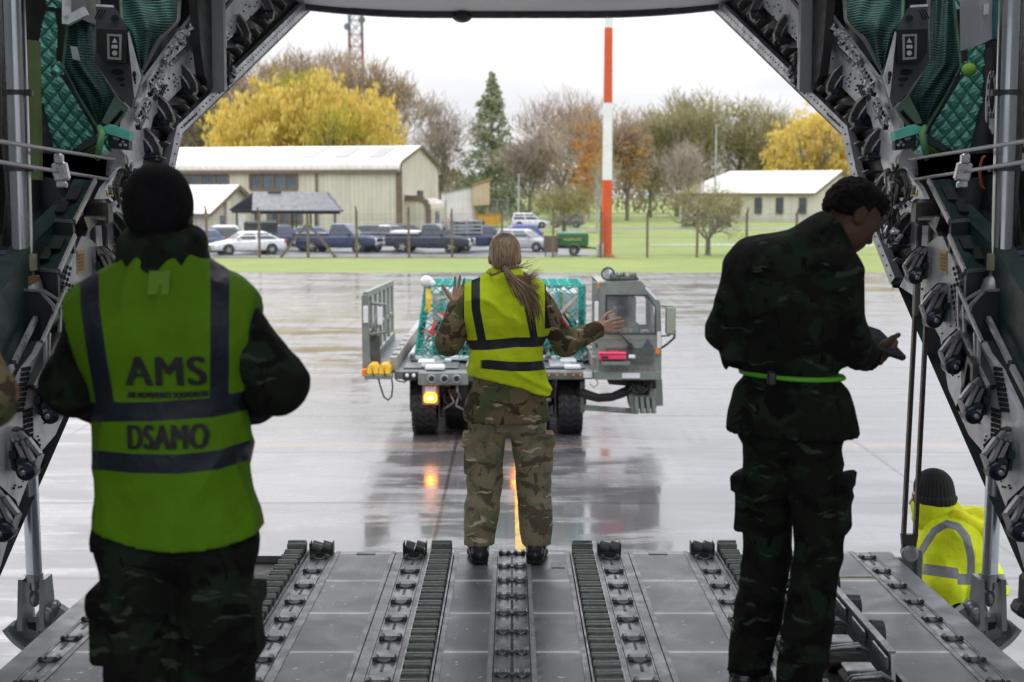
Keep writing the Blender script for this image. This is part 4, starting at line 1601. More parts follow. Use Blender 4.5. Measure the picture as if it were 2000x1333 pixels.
 for px in (830, 1113):
  q = P(px, 800, YF+.4)
  tyre_lug(root, q.x, YF+.55, rad, rad, .39)
  tyre_lug(root, q.x+(.5 if px < 900 else -.5)*.95, YF+1.0, rad, rad, .34)
  tyre_lug(root, q.x, YB-1.5, rad, rad, .39)
  m = MB()
  s = -1 if px < 900 else 1
  m.box((q.x-s*.24, YF+.6, .55), (.02, 1.0, .5))
  m.box((q.x+s*.22, YF+.75, .65), (.02, .9, .55))
  b('mudguard', m, M_UNDER)
 # ---- walkway on the guard-rail side with guide rail
 wx = P(712, 722, YF).x
 m = MB()
 m.box(((wx+X0)/2, YF+2.6, 1.02), (X0-wx, 4.6, .07))
 wk = b('walkway', m, M_DECK)
 gx = P(757, 722, YF).x
 for (gxx, nm) in ((gx+.08, 0), (P(1167, 690, YF).x-.02, 1)):
  m = MB()
  m.bar((gxx, YF+.1, 1.16), (gxx+(.03 if nm == 0 else -.05), YF+5.6, 1.2), .1, .2)
  g = b('guide_rail', m, M_GUIDE)
  for i in range(8):
   y = YF+.4+i*.62
   mm = MB()
   mm.box((gxx, y, 1.28), (.085, .12, .04), bev=.01)
   b('guide_roller', mm, M_STEEL, g)
 # ---- guard rail panel
 ya, yb_ = YF+.05, YF+4.4
 gxp = wx+.02
 zA, zB = P(712, 577, YF).z, P(764, 563, yb_).z
 rail = MB()
 rail.bar((gxp, ya, 1.0), (gxp, ya, zA), .1, .14, up=(0, 1, 0))
 rail.bar((gxp, ya, zA), (gxp, yb_, zB+.1), .07, .09)
 rail.bar((gxp, ya, 1.62), (gxp, yb_, 1.55), .05, .06)
 rail.bar((gxp, ya, 1.1), (gxp, yb_, 1.12), .1, .16)
 gr = b('guard_rail', rail, M_OD)
 for i in range(6):
  f = (i+1)/6
  y = ya+(yb_-ya)*f
  m = MB()
  m.bar((gxp, y, 1.12), (gxp, y, zA+(zB+.1-zA)*f), .05, .13, up=(0, 1, 0))
  b('rail_post', m, M_OD, gr)
 m = MB()
 m.tube([(gxp+.05, ya+.1, 1.6), (gxp+.28, ya+.3, 1.62), (gxp+.28, ya+.35, 2.05), (gxp+.05, ya+.2, 2.08)], .028, 6)
 m.tube([(gxp+.05, ya+.2, 1.55), (gxp+.18, ya+.3, 2.0)], .024, 6)
 b('rail_bracket', m, M_OD, gr)
 for (px, py, w_, h_) in ((715, 614, .075, .26), (743, 617, .075, .27)):
  q = P(px, py, YF+.0)
  m = MB()
  m.box((q.x, YF-.06, q.z), (w_, .02, h_), bev=.008)
  b('reflector', m, M_WSTR, gr)
 m = MB()
 m.box((gxp+.12, ya+.2, 1.33), (.16, .02, .5))
 b('kick_panel', m, M_ODD, gr)
 # ---- yellow chocks on their shelf with marker lamp and the hanging cable loop
 q0, q1 = P(714, 734, YF-.05), P(768, 734, YF-.05)
 m = MB()
 m.box(((q0.x+q1.x)/2, YF-.1, q0.z), (q1.x-q0.x, .22, .07), bev=.01)
 sh = b('shelf', m, M_OD)
 q = P(712, 728, YF-.15)
 m = MB()
 m.box((q.x, q.y, q.z), (.08, .08, .12), bev=.015)
 b('marker_lamp', m, M_AMB, sh)
 m = MB()
 pts = [P(738, 736, YF-.12), P(743, 755, YF-.2), P(750, 776, YF-.2), P(758, 782, YF-.2), P(765, 775, YF-.2), P(767, 755, YF-.2), P(765, 738, YF-.12)]
 m.tube(pts, .014, 6)
 b('cable_loop', m, M_RUB, sh)
 m = MB()
 m.tube([P(771, 738, YF-.1), P(776, 744, YF-.1), P(790, 747, YF-.1), P(797, 741, YF)], .012, 6)
 b('cable_loop', m, M_RUB, sh)
 for i, (px, lab) in enumerate(((729, 'yellow rubber wheel chock beside the amber marker lamp on the loader shelf'), (752, 'yellow rubber wheel chock nearest the guide rail on the loader shelf'))):
  q = P(px, 722, YF-.1)
  ck = thing('wheel_chock', lab, 'chock', (q.x, YF-.1, q0.z+.035), 0, 'yellow chocks on the loader')
  m = MB()
  m.prism([(-.09, -.11, 0), (.09, -.11, 0), (.085, -.09, .1), (.05, -.06, .16), (-.05, -.06, .16), (-.085, -.09, .1)], (0, .3, 0))
  o = m.build('body', M_YEL, ck)
  mo = o.modifiers.new('bevel', 'BEVEL')
  mo.width = .02
  mo.segments = 2
  m = MB()
  m.tube([(-.01, -.118, .1), (.0, -.125, .04), (.02, -.12, -.02)], .008, 5)
  m.build('rope', M_RUB, ck)
 # ---- cab
 YC = YF-.15
 D = 1.45
 def c(px, py, dy=0.0):
  return P(px, py, YC+dy)
 out = [c(1168, 690), c(1168, 552), c(1252, 549), c(1290, 592), c(1292, 690)]
 wi = [c(1183, 653), c(1183, 576), c(1264, 576), c(1281, 600), c(1281, 653)]
 dv = Vector((0, D, 0))
 m = MB()
 cut = MB()
 o2 = [c(1168, 664), c(1168, 552), c(1252, 549), c(1290, 592), c(1292, 664)]
 m.frame(o2, wi, (0, .06, 0))
 # side, roof and back walls of the cab as thin shells
 for i in (1, 2, 3):
  a_, b_ = o2[i], o2[i+1] if i < 4 else o2[0]
  if i in (1, 2):
   m.prism([a_+Vector((0, .06, 0)), b_+Vector((0, .06, 0)), b_+dv, a_+dv], (0, 0, -.03))
 # rear wall with its own window opening
 ro = [p+dv for p in o2]
 rw = [p+dv for p in wi]
 m.frame(ro, rw, (0, .04, 0))
 for (A, B_) in ((o2[0], o2[1]), (o2[4], o2[3])):
  s = 1 if A is o2[0] else -1
  zlo, zhi = A.z, B_.z
  m.bar((A.x+s*.02, YC+.09, zlo), (B_.x+s*.02, YC+.09, zhi), .05, .08, up=(0, 1, 0))
  m.bar((A.x+s*.02, YC+D-.05, zlo), (B_.x+s*.02, YC+D-.05, zhi), .05, .08, up=(0, 1, 0))
  m.prism([(A.x, YC+.05, zlo), (A.x, YC+D, zlo), (A.x, YC+D, zlo+.2), (A.x, YC+.05, zlo+.2)], (s*.03, 0, 0))
  m.prism([(B_.x, YC+.05, zhi-.1), (B_.x, YC+D, zhi-.1), (B_.x, YC+D, zhi), (B_.x, YC+.05, zhi)], (s*.03, 0, 0))
 cab = b('cab', m, M_OD)
 lower = MB()
 pts = [c(1168, 664.5), c(1292, 664.5), c(1292, 728), c(1168, 728)]
 lower.prism([p+Vector((0, .005, 0)) for p in pts], (0, D-.05, 0))
 lw = b('cab_front_panel', lower, M_OD, cab)
 m = MB()
 m.prism([p+Vector((0, -.008, 0)) for p in (c(1184, 680), c(1276, 680), c(1276, 692), c(1184, 692))], (0, .02, 0))
 m.prism([p+Vector((0, -.03, 0)) for p in (c(1184, 694), c(1276, 694), c(1276, 708), c(1184, 708))], (0, .05, 0))
 b('access_panel', m, M_ODD, lw)
 m = MB()
 for k in range(9):
  q = c(1196+k*10, 721, -.0)
  m.sphere(q, .012, 6, 4)
 b('bolt', m, pm('rusty_bolt', (.25, .12, .07), .7), lw)
 m = MB()
 m.prism([p+Vector((0, -.06, 0)) for p in (c(1160, 726), c(1291, 726), c(1291, 741), c(1160, 741))], (0, D, 0))
 bp = b('bumper', m, M_OD, cab)
 m = MB()
 m.prism([p+Vector((0, -.075, 0)) for p in (c(1214, 728), c(1249, 728), c(1249, 738), c(1214, 738))], (0, .02, 0))
 b('reflector', m, M_WSTR, bp)
 # windscreen and its black seal
 m = MB()
 inn = [c(1185.5, 651), c(1185.5, 578.5), c(1263, 578.5), c(1279, 601), c(1279, 651)]
 m.frame([p+Vector((0, -.012, 0)) for p in wi], [p+Vector((0, -.012, 0)) for p in inn], (0, .03, 0))
 b('window_seal', m, M_RUB, cab)
 G1 = glass_mat('cab_glass', (.93, .95, .95), .9, .09)
 m = MB()
 m.add([p+Vector((0, .004, 0)) for p in inn], [tuple(range(5))])
 b('windscreen', m, G1, cab)
 m = MB()
 m.add([p+Vector((0, D+.02, 0)) for p in wi], [tuple(range(5))])
 b('rear_window', m, G1, cab)
 for (A, B_, s) in ((o2[0], o2[1], 1), (o2[4], o2[3], -1)):
  m = MB()
  m.add([(A.x+s*.015, YC+.12, A.z+.2), (A.x+s*.015, YC+D-.08, A.z+.2), (B_.x+s*.015, YC+D-.08, B_.z-.1), (B_.x+s*.015, YC+.12, B_.z-.1)], [(0, 1, 2, 3)])
  b('side_window', m, G1, cab)
 # white edge strips and orange marker
 m = MB()
 m.prism([p+Vector((0, -.012, 0)) for p in (c(1259, 563), c(1263, 560.5), c(1285.5, 584), c(1281, 587))], (0, .02, 0))
 b('edge_strip', m, M_WSTR, cab)
 m = MB()
 m.prism([p+Vector((0, -.012, 0)) for p in (c(1283.5, 648), c(1291, 648), c(1291, 680), c(1283.5, 680))], (0, .02, 0))
 b('edge_strip', m, M_WSTR, cab)
 m = MB()
 m.prism([p+Vector((0, -.04, 0)) for p in (c(1280, 681), c(1288, 681), c(1288, 691), c(1280, 691))], (0, .05, 0))
 b('marker_lamp', m, M_AMB, cab)
 # grab posts on the deck side of the cab
 m = MB()
 m.box((c(1166, 0).x, YC-.02, c(0, 583).z), (.06, .06, .5), bev=.01)
 m.box((c(1163, 0).x, YC+.0, c(0, 620).z), (.03, .05, 1.0))
 b('corner_post', m, M_OD, cab)
 m = MB()
 m.box((c(1169, 0).x, YC-.062, c(0, 608).z), (.06, .015, .3), bev=.005)
 b('reflector', m, M_WSTR, cab)
 m = MB()
 q = c(1166, 557)
 m.cyl((q.x, YC, q.z-.05), (q.x, YC, q.z+.04), .035, n=10)
 b('beacon', m, M_AMB, cab)
 # triangle mark
 m = MB()
 m.prism([p+Vector((0, -.006, 0)) for p in (c(1255, 678), c(1276, 678), c(1265, 661.5))], (0, .01, 0))
 o = b('triangle_mark', m, pm('triangle_grey', (.07, .08, .09), .5), cab)
 # wiper
 m = MB()
 m.tube([c(1231, 675, -.05), c(1218, 660, -.05), c(1205, 645, -.04)], .014, 6)
 m.tube([c(1184, 616, -.03), c(1205, 645, -.03), c(1212, 652, -.03)], .009, 5)
 m.cyl(c(1231, 674, .0), c(1231, 674, -.07), .035, n=10)
 m.box(c(1231, 680, -.03), (.08, .06, .05))
 b('wiper', m, M_BLK, cab)
 # roof hatch frame with stowed net, searchlight
 m = MB()
 m.box((c(1227, 0).x, YC+.35, c(0, 546).z), (.42, .5, .05), bev=.01)
 r = random.Random(4)
 for i in range(26):
  x = c(1203+i*1.9, 0).x
  m.tube([(x, YC+.1, c(0, 546).z), (x+r.uniform(-.04, .04), YC+.1+r.uniform(0, .2), c(0, 546).z+r.uniform(.04, .1)), (x+r.uniform(-.05, .05), YC+.3, c(0, 546).z)], .012, 5)
 b('roof_net', m, M_ODD, cab)
 q = c(1189, 537)
 m = MB()
 m.lathe((q.x, YC+.2, q.z), (0, -1, 0), [(-.12, .03), (-.08, .08), (.0, .105), (.03, .108), (.03, .1), (.02, .095)], 20)
 m.cyl((q.x, YC+.18, q.z-.1), (q.x, YC+.18, q.z-.2), .025, n=8)
 m.box((q.x, YC+.18, q.z-.2), (.1, .1, .03))
 sl_ = b('searchlight', m, M_ODD, cab)
 m = MB()
 m.lathe((q.x, YC+.185, q.z), (0, -1, 0), [(0, .09), (.012, .06), (.018, .01)], 18)
 b('lens', m, M_CHR, sl_)
 # mirror
 q = P(1309.5, 626, YC-.1)
 m = MB()
 m.box((q.x, q.y, q.z), (.155, .07, .44), bev=.03)
 mi = b('mirror', m, M_ODD)
 m = MB()
 m.box((q.x, q.y-.038, q.z), (.125, .012, .4), bev=.012)
 b('mirror_face', m, pm('mirror_back', (.3, .32, .25), .3, .2, .1, 3), mi)
 m = MB()
 m.tube([c(1292, 680), P(1304, 672, YC-.05), P(1317, 660, YC-.1), P(1318, 645, YC-.1)], .018, 6)
 m.tube([c(1292, 598), P(1308, 600, YC-.1)], .012, 6)
 m.tube([c(1292, 657), P(1308, 656, YC-.1)], .012, 6)
 b('mirror_arm', m, M_BLK, mi)
 # inside the cab: seat, wheel, dashboard
 xc = c(1230, 0).x
 m = MB()
 zc = c(0, 640, .7).z
 m.box((xc, YC+.85, zc-.25), (.5, .5, .14), bev=.04)
 m.box((xc, YC+1.12, zc+.1), (.5, .12, .75), bev=.04)
 m.box((xc-.12, YC+1.1, zc+.58), (.26, .1, .2), bev=.04)
 b('seat', m, M_BLK, cab)
 m = MB()
 cwh = Vector((xc+.05, YC+.42, zc-.02))
 pts = [cwh+Vector((math.cos(a)*.2, -math.sin(a)*.1, math.sin(a)*.17)) for a in np.linspace(0, 2*math.pi, 21)]
 m.tube(pts, .016, 6, cap=False)
 m.tube([cwh+Vector((-.19, 0, 0)), cwh, cwh+Vector((.19, 0, 0))], .012, 5)
 m.tube([cwh, cwh+Vector((0, -.2, -.35))], .03, 6)
 b('steering_wheel', m, M_BLK, cab)
 m = MB()
 m.box((xc, YC+.2, zc-.22), (.9, .26, .12), bev=.03)
 b('dashboard', m, M_BLK, cab)
 zd = zc-.15
 for i, (px, w_, mt, nm, lab) in enumerate(((1217, .3, M_WSTR, 'paper', 'white papers lying on the loader dashboard'), (1264, .17, M_YEL, 'box', 'yellow box lying on the loader dashboard'))):
  q = c(px, 648, .16)
  o = thing(nm, lab, nm, (q.x, q.y, zd-.01))
  m = MB()
  if i == 0:
   m.box((-.06, 0, .012), (.2, .14, .02), Matrix.Rotation(.3, 3, 'Y'))
   m.box((.08, .02, .03), (.2, .14, .03), Matrix.Rotation(-.25, 3, 'Y'))
  else:
   m.box((0, 0, .045), (w_, .12, .09), bev=.012)
  m.build('sheet' if i == 0 else 'body', mt, o)
 # pink case on the bracket
 m = MB()
 m.prism([p+Vector((0, -.16, 0)) for p in (c(1175, 704), c(1229, 704), c(1229, 711), c(1175, 711))], (0, .17, 0))
 b('case_bracket', m, M_OD, lw)
 m = MB()
 m.box(c(1234, 697, -.1), (.1, .06, .05), bev=.01)
 b('tube_light', m, M_WSTR, lw)
 zb = c(0, 704, -.1).z+.002
 q = c(1202, 0, -.1)
 cs = thing('tool_case', 'bright pink plastic case on the bracket below the cab windscreen', 'case', (q.x, YC-.09, zb))
 M_PK = pm('pink_plastic', (.72, .05, .13), .4, 0, .12, 5)
 m = MB()
 m.box((0, 0, .05), (.41, .13, .075), bev=.012)
 m.build('body', M_PK, cs)
 m = MB()
 m.box((0, 0, .107), (.42, .14, .032), bev=.01)
 m.box((.02, 0, .13), (.14, .03, .02))
 m.build('lid', M_PK, cs)
 m = MB()
 m.box((-.115, -.068, .05), (.1, .008, .035))
 m.build('label_plate', M_RUB, cs)
 # running gear under the cab: step box with ribs, hoses, tie bar
 m = MB()
 m.prism([p+Vector((0, .25, 0)) for p in (c(1186, 741), c(1288, 741), c(1286, 764), c(1192, 756))], (0, .8, 0))
 un = b('cab_underside', m, M_UNDER, cab)
 r = random.Random(11)
 m = MB()
 for i in range(14):
  a = c(1232+r.uniform(-6, 40), 748+r.uniform(-3, 4), .1)
  e = c(1234+r.uniform(-6, 40), 770+r.uniform(-8, 4), .15)
  mm = (a+e)/2+Vector((r.uniform(-.1, .1), -.08, r.uniform(-.08, 0)))
  m.tube([a, mm, e], .022, 6)
 b('hose', m, M_RUB, un)
 m = MB()
 m.prism([c(1227, 762, .1), c(1283, 762, .1), c(1282, 808, .1), c(1236, 808, .1), c(1232, 797, .1)], (0, .6, 0))
 st = b('step_box', m, M_OD, cab)
 for k in range(4):
  m = MB()
  a = c(1242+k*11, 775, .06)
  e = c(1245+k*11, 805, .06)
  m.bar(a, e, .05, .07, up=(0, 1, 0))
  b('rib', m, M_OD, st)
  m = MB()
  m.box(c(1248+k*11, 803, .05), (.022, .03, .07))
  b('step_edge', m, M_WSTR, st)
 m = MB()
 m.bar(c(1286, 741, .3), c(1288, 792, .3), .1, .12, up=(0, 1, 0))
 b('side_plate', m, M_OD, st)
 for k, (dz, rr) in enumerate(((0, .05), (5, .042), (-5, .03), (8, .022))):
  m = MB()
  m.tube([c(1128, 762+dz, .3), c(1145, 770+dz, .25), c(1168, 777+dz*.8, .2), c(1195, 775+dz*.8, .2), c(1215, 767+dz, .2), c(1236, 758+dz, .2)], rr, 8)
  b('hose', m, M_RUB, cab)
 m = MB()
 m.bar(c(1134, 796, .35), c(1245, 804, .35), .12, .07)
 tb = b('tie_bar', m, M_OD, cab)
 m = MB()
 m.bar(c(1187, 799.5, .28), c(1222, 802.2, .28), .02, .052)
 b('reflector', m, M_STEEL, tb)
 m = MB()
 m.bar(c(1137, 745, .3), c(1137, 806, .3), .06, .1, up=(0, 1, 0))
 m.tube([c(1163, 735), c(1168, 750), c(1160, 758), c(1152, 750)], .008, 5)
 b('stay', m, M_ODD, cab)
 return dict(YF=YF, YC=YC, xc=xc, zc=zc, zt=zt)
LD = loader()
# ------------------------------------------------------------------ pallet, boxes and net
def cargo():
 YP = 20.5
 zt = LD['zt']
 a, b_ = P(803, 700, YP), P(1148, 700, YP)
 x0, x1 = a.x, b_.x
 zp = zt+.03
 dep = 2.3
 t = thing('cargo_pallet', 'flat aluminium cargo pallet with white edge rail on the loader deck', 'pallet', ((x0+x1)/2, YP, zp), world=True)
 m = MB()
 m.box(((x0+x1)/2, YP+dep/2, zp+.03), (x1-x0-.06, dep, .06))
 m.build('board', M_STEEL, t)
 m = MB()
 m.box(((x0+x1)/2, YP, zp+.045), (x1-x0, .09, .08), bev=.015)
 for x in (x0, x1):
  m.box((x, YP+dep/2, zp+.045), (.09, dep-.1, .08))
 m.build('edge_rail', M_WSTR, t)
 for px in (806, 874, 935, 1004, 1071, 1143):
  x = P(px, 700, YP).x
  m = MB()
  m.lathe((x, YP-.02, zp+.095), (0, -1, 0), [(0, .045), (.05, .045), (.06, .02)], 12)
  m.box((x, YP-.02, zp+.04), (.1, .08, .05))
  m.build('net_ring', M_STEEL, t)
 z0 = zp+.065
 ztp = P(0, 560, YP+.25).z
 X0, X1 = P(834, 600, YP+.2).x, P(1138, 600, YP+.2).x
 # two tiers of wrapped boxes
 r = random.Random(21)
 M_WB = pm('wrapped_box', (.62, .62, .6), .3, 0, .12, 2, dirt=(.45, .43, .38), bump=.25, bscale=14, Coat_Weight=.3)
 M_CB = pm('card_box', (.4, .3, .19), .7, 0, .15, 3)
 M_DKB = pm('dark_crate', (.05, .075, .07), .6, 0, .25, 3)
 n = 5
 k = 0
 look = ['white wrapped box', 'cardboard box', 'white sheeted box', 'cream wrapped box', 'pale taped box']
 for tier in range(2):
  for i in range(n):
   w_ = (X1-X0-.1)/n
   h = (ztp-z0-.06)*(.5 if tier == 0 else .48)
   z = z0+.002 if tier == 0 else z0+(ztp-z0-.06)*.5+.006
   x = X0+.05+w_*(i+.5)
   mt = M_DKB if (tier == 0) else (M_WB if i % 5 != 1 else M_CB)
   lb = ('dark crate' if tier == 0 else ('cardboard box' if mt is M_CB else 'white wrapped box'))
   pos = ['at the guard rail end', 'second from the guard rail end', 'in the middle', 'second from the cab end', 'at the cab end'][i]
   bx = thing('cargo_box', f'{lb} {pos} of the {"lower" if tier == 0 else "upper"} tier under the green net', 'box', (x, YP+.28+.8, z), 0, 'boxes on the netted pallet')
   m = MB()
   m.box((0, 0, h/2), (w_-.05, 1.6, h-.01), bev=.03)
   m.build('body', mt, bx)
   if tier == 1:
    m = MB()
    m.box((0, -.803, h*.55), (w_*.4, .006, h*.3))
    m.build('label_sheet', M_WSTR, bx)
    m = MB()
    m.box((r.uniform(-.1, .1), -.803, h/2), (.05, .008, h*.96))
    m.build('tape', M_CB if mt is M_WB else M_WSTR, bx)
 # the net: taut from the top edge down and out to the pallet rings
 M_NET = pm('net_teal', (.03, .30, .265), .65, 0, .3, 6)
 M_RED = pm('strap_red', (.55, .05, .05), .6, 0, .2, 6)
 M_PINK = pm('strap_pale', (.5, .38, .36), .6, 0, .2, 6)
 M_YL = pm('strap_yellow', (.6, .4, .03), .6, 0, .2, 6)
 net = thing('cargo_net', 'tangled teal green cargo net stretched over the boxes to the pallet edge', 'net', ((x0+x1)/2, YP, z0), world=True)
 m = MB()
 YT = YP+.22
 nx, nz = 17, 9
 V = {}
 def surf(u, v):
  """front face of the net: u across 0..1, v up 0..1"""
  xb = x0+.06+(x1-x0-.12)*u
  xt = X0-.03+(X1-X0+.06)*u
  f = v**.85
  x = xb+(xt-xb)*f
  y = YP-.02+(YT-YP)*f
  z = z0-.0+(ztp-z0+.02)*v
  return Vector((x, y-.03*math.sin(v*math.pi), z))
 for i in range(nx+1):
  for j in range(nz+1):
   u = (i+(r.uniform(-.3, .3) if 0 < i < nx else 0))/nx
   v = (j+(r.uniform(-.3, .3) if 0 < j < nz else 0))/nz
   V[i, j] = surf(u, v)
 def rope(p, q, rr=.009, sag=.03):
  mid = (p+q)/2+Vector((r.uniform(-sag, sag), -abs(r.uniform(0, sag)), r.uniform(-sag, sag*.3)))
  m.tube([p, mid, q], rr, 5, cap=False)
 for i in range(nx+1):
  for j in range(nz):
   if i < nx:
    rope(V[i, j], V[i+1, j+1])
    rope(V[i+1, j], V[i, j+1])
   if i in (0, nx) or (i % 4 == 2):
    rope(V[i, j], V[i, j+1], .017, .015)
 for k in range(2):
  for i in range(nx):
   rope(V[i, nz], V[i+1, nz], .013, .04)
 for i in range(nx):
  rope(V[i, nz-3], V[i+1, nz-3], .012, .05)
 # slack rope heaped along the foot
 for i in range(150):
  u = r.random()
  v = abs(r.gauss(0, .26))
  v = min(v, .62)
  p = surf(u, v)
  q = surf(min(1, max(0, u+r.uniform(-.11, .11))), min(.75, max(0, v+r.uniform(-.18, .18))))
  rope(p+Vector((0, -.02, 0)), q+Vector((0, -.02, 0)), r.uniform(.007, .016), .1)
 # sides and top
 for s, xb, xt in ((0, x0+.05, X0-.03), (1, x1-.05, X1+.03)):
  for i in range(9):
   y = YP+.1+i*.23
   m.tube([(xb, y, z0), (xt, y+.1, ztp)], .013, 5, cap=False)
   if i < 8:
    m.tube([(xb, y, z0), (xt, y+.4, ztp)], .011, 5, cap=False)
    m.tube([(xb, y+.3, z0), (xt, y, ztp)], .011, 5, cap=False)
 for i in range(15):
  x = X0+(X1-X0)*i/14
  m.tube([(x, YT, ztp+.02), (x+r.uniform(-.08, .08), YT+.9, ztp+.0), (x, YT+1.7, ztp+.02)], .013, 5, cap=False)
 for j in range(6):
  y = YT+.1+j*.3
  m.tube([(X0, y, ztp+.015), ((X0+X1)/2, y+.05, ztp+.0), (X1, y, ztp+.015)], .013, 5, cap=False)
 m.build('mesh', M_NET, net)
 for (mt, lst) in ((M_RED, [((.06, .3), (.1, .5)), ((.02, .36), (.16, .3)), ((.24, .52), (.1, .62)), ((.05, .22), (.09, .36))]), (M_PINK, [((.1, .62), (.33, .12)), ((.08, .82), (.3, .95)), ((.72, .3), (.95, .85)), ((.6, .9), (.78, .4))]), (M_YL, [((.015, .96), (.03, .7)), ((.03, .95), (.05, .62)), ((.05, .85), (.02, .65)), ((.86, .5), (.9, .6)), ((.88, .38), (.86, .52))])):
  for (p, q) in lst:
   mm = MB()
   A, B_ = surf(*p)+Vector((0, -.03, 0)), surf(*q)+Vector((0, -.03, 0))
   mm.bar(A, (A+B_)/2+Vector((0, -.02, r.uniform(-.03, .03))), .045, .008, up=(0, 1, 0))
   mm.bar((A+B_)/2+Vector((0, -.02, 0)), B_, .045, .008, up=(0, 1, 0))
   mm.build('strap', mt, net)
 w_ = thing('wrap_bundle', 'white plastic bundle tied to the top corner of the netted cargo by the guard rail', 'bundle', tuple(surf(.01, 1.0)))
 m = MB()
 m.sphere((0, .02, .06), .1, 10, 7, (1.1, .9, 1))
 m.sphere((.09, .0, .03), .06, 8, 6)
 m.build('body', M_WB, w_)
cargo()
# ================================================================== cargo ramp
TR = math.tan(R(1.04))
def rz(s):
 return 1.905-(s-2)*TR
def RP(x, s, h=0.0):
 return Vector((x, s, rz(s)+h))
S0, S1 = 1.2, 6.80
def panel_mat():
 t = NT('ramp_panel')
 co = t.sep(t.co())
 n1 = t.noise(4, 8, .7, .6)
 n2 = t.noise(1.6, 4, .6)
 n3 = t.noise(260, 2, .5)
 c = t.mix(t.ramp(n1, .3, .7), (.052, .056, .064), (.145, .153, .17))
 c = t.mix(t.ramp(n2, .45, .75, 0, .5), c, (.19, .195, .205))
 c = t.mix(t.ramp(n3, .55, .75, 0, .35), c, (.2, .2, .22))
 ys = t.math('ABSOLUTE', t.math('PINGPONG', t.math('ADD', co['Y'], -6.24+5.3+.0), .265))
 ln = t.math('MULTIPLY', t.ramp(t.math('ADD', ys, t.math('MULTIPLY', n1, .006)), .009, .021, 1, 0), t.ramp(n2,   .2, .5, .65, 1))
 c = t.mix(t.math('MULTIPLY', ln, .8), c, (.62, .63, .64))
 pale_band = t.ramp(ys, 0, .09, .35, 0)  # paler band beside each cross seam
 c = t.mix(t.math('MULTIPLY', pale_band, n1), c, (.42, .425, .43))
 scr = t.ramp(t.noise(1, 4, .7, 0, t.mapping((55, 1.2, 1), (0, 0, R(3)))), .62, .78, 0, .5)
 c = t.mix(scr, c, (.3, .305, .31))
 spk = t.ramp(t.noise(38, 2, .4), .72, .76)
 c = t.mix(spk, c, (.55, .55, .55))
 r_ = t.ramp(n1, .3, .7, .22, .5)
 return t.bsdf(c, r_, .15, t.bump(n3, .12, .004), Specular_IOR_Level=.6)
M_PAN = panel_mat()
M_PANE = pm('ramp_panel_edge', (.26, .265, .275), .42, .3, .2, 7, dirt=(.1, .1, .105), dirtamt=.6)
M_TRK = pm('tie_down_track', (.17, .175, .185), .32, .5, .25, 6, dirt=(.3, .3, .31), dirtamt=.5)
M_SLOT = pm('slot_black', (.008, .008, .009), .5, 0, .2, 9)
M_RING = pm('ring_steel', (.12, .12, .125), .35, .7, .2, 9)
M_ROLL = pm('roller_green', (.075, .095, .083), .36, .1, .2, 9, dirt=(.22, .23, .22), dirtamt=.35)
M_ROLLD = pm('roller_frame', (.045, .053, .048), .5, .3, .3, 9)
M_ALU = pm('alloy_rail', (.33, .34, .35), .33, .7, .2, 7, dirt=(.14, .15, .14), dirtamt=.5)
M_EDGE = pm('ramp_edge_band', (.21, .22, .235), .45, .3, .2, 4, dirt=(.2, .21, .22), dirtamt=.4)
ramp = thing('cargo_ramp', 'lowered grey aircraft cargo ramp with roller tracks and tie-down rails, people standing on it', 'ramp', (0, S0, rz(S0)), world=True)
RT = ramp['_w']
def slab(m, x0, x1, s0, s1, h0, h1):
 vs = [RP(x, s, h) for x in (x0, x1) for s in (s0, s1) for h in (h0, h1)]
 m.add(vs, [(0, 1, 3, 2), (4, 6, 7, 5), (0, 4, 5, 1), (2, 3, 7, 6), (0, 2, 6, 4), (1, 5, 7, 3)])
mb = MB()
slab(mb, -2.05, 2.05, S0, S1-.01, -.2, -.055)
mb.build('deck', M_SLOT, ramp)
mb = MB()
mb.add([RP(-2.05, S1-.012, -.2), RP(2.05, S1-.012, -.2), RP(2.05, S1+.16, -.16), RP(-2.05, S1+.16, -.16), RP(-2.05, S1-.012, -.02), RP(2.05, S1-.012, -.02), RP(2.05, S1+.16, -.12), RP(-2.05, S1+.16, -.12)],
  [(0, 3, 2, 1), (4, 5, 6, 7), (0, 1, 5, 4), (1, 2, 6, 5), (2, 3, 7, 6), (3, 0, 4, 7)])
mb.build('toe_plate', M_EDGE, ramp)
def fitting(m, x, s, w_):
 pass
def fit_proto(parent, x, s, w_, rails=False):
 """recessed tie-down ring: dark slot, ring, two bright lugs"""
 m = MB()
 m.mat(0)
 slab(m, x-w_*.42, x+w_*.42, s-.022, s+.026, -.03, .0015)
 m.mat(1)
 pts = [RP(x+math.cos(a)*w_*.3, s-.006+math.sin(a)*.02, .009+.012*math.sin(a)) for a in np.linspace(math.pi*1.02, math.pi*1.98, 8)]
 m.tube(pts, .007, 6)
 for k in (-1, 1):
  m.cyl(RP(x+k*w_*.34, s-.02, .006), RP(x+k*w_*.34, s+.02, .006), .012, n=8)
 m.mat(2)
 for k in (-1, 1):
  slab(m, x+k*w_*.36-.012, x+k*w_*.36+.012, s+.008, s+.024, 0, .006)
 return m.build('tie_down_ring', [M_SLOT, M_RING, M_ALU], parent)
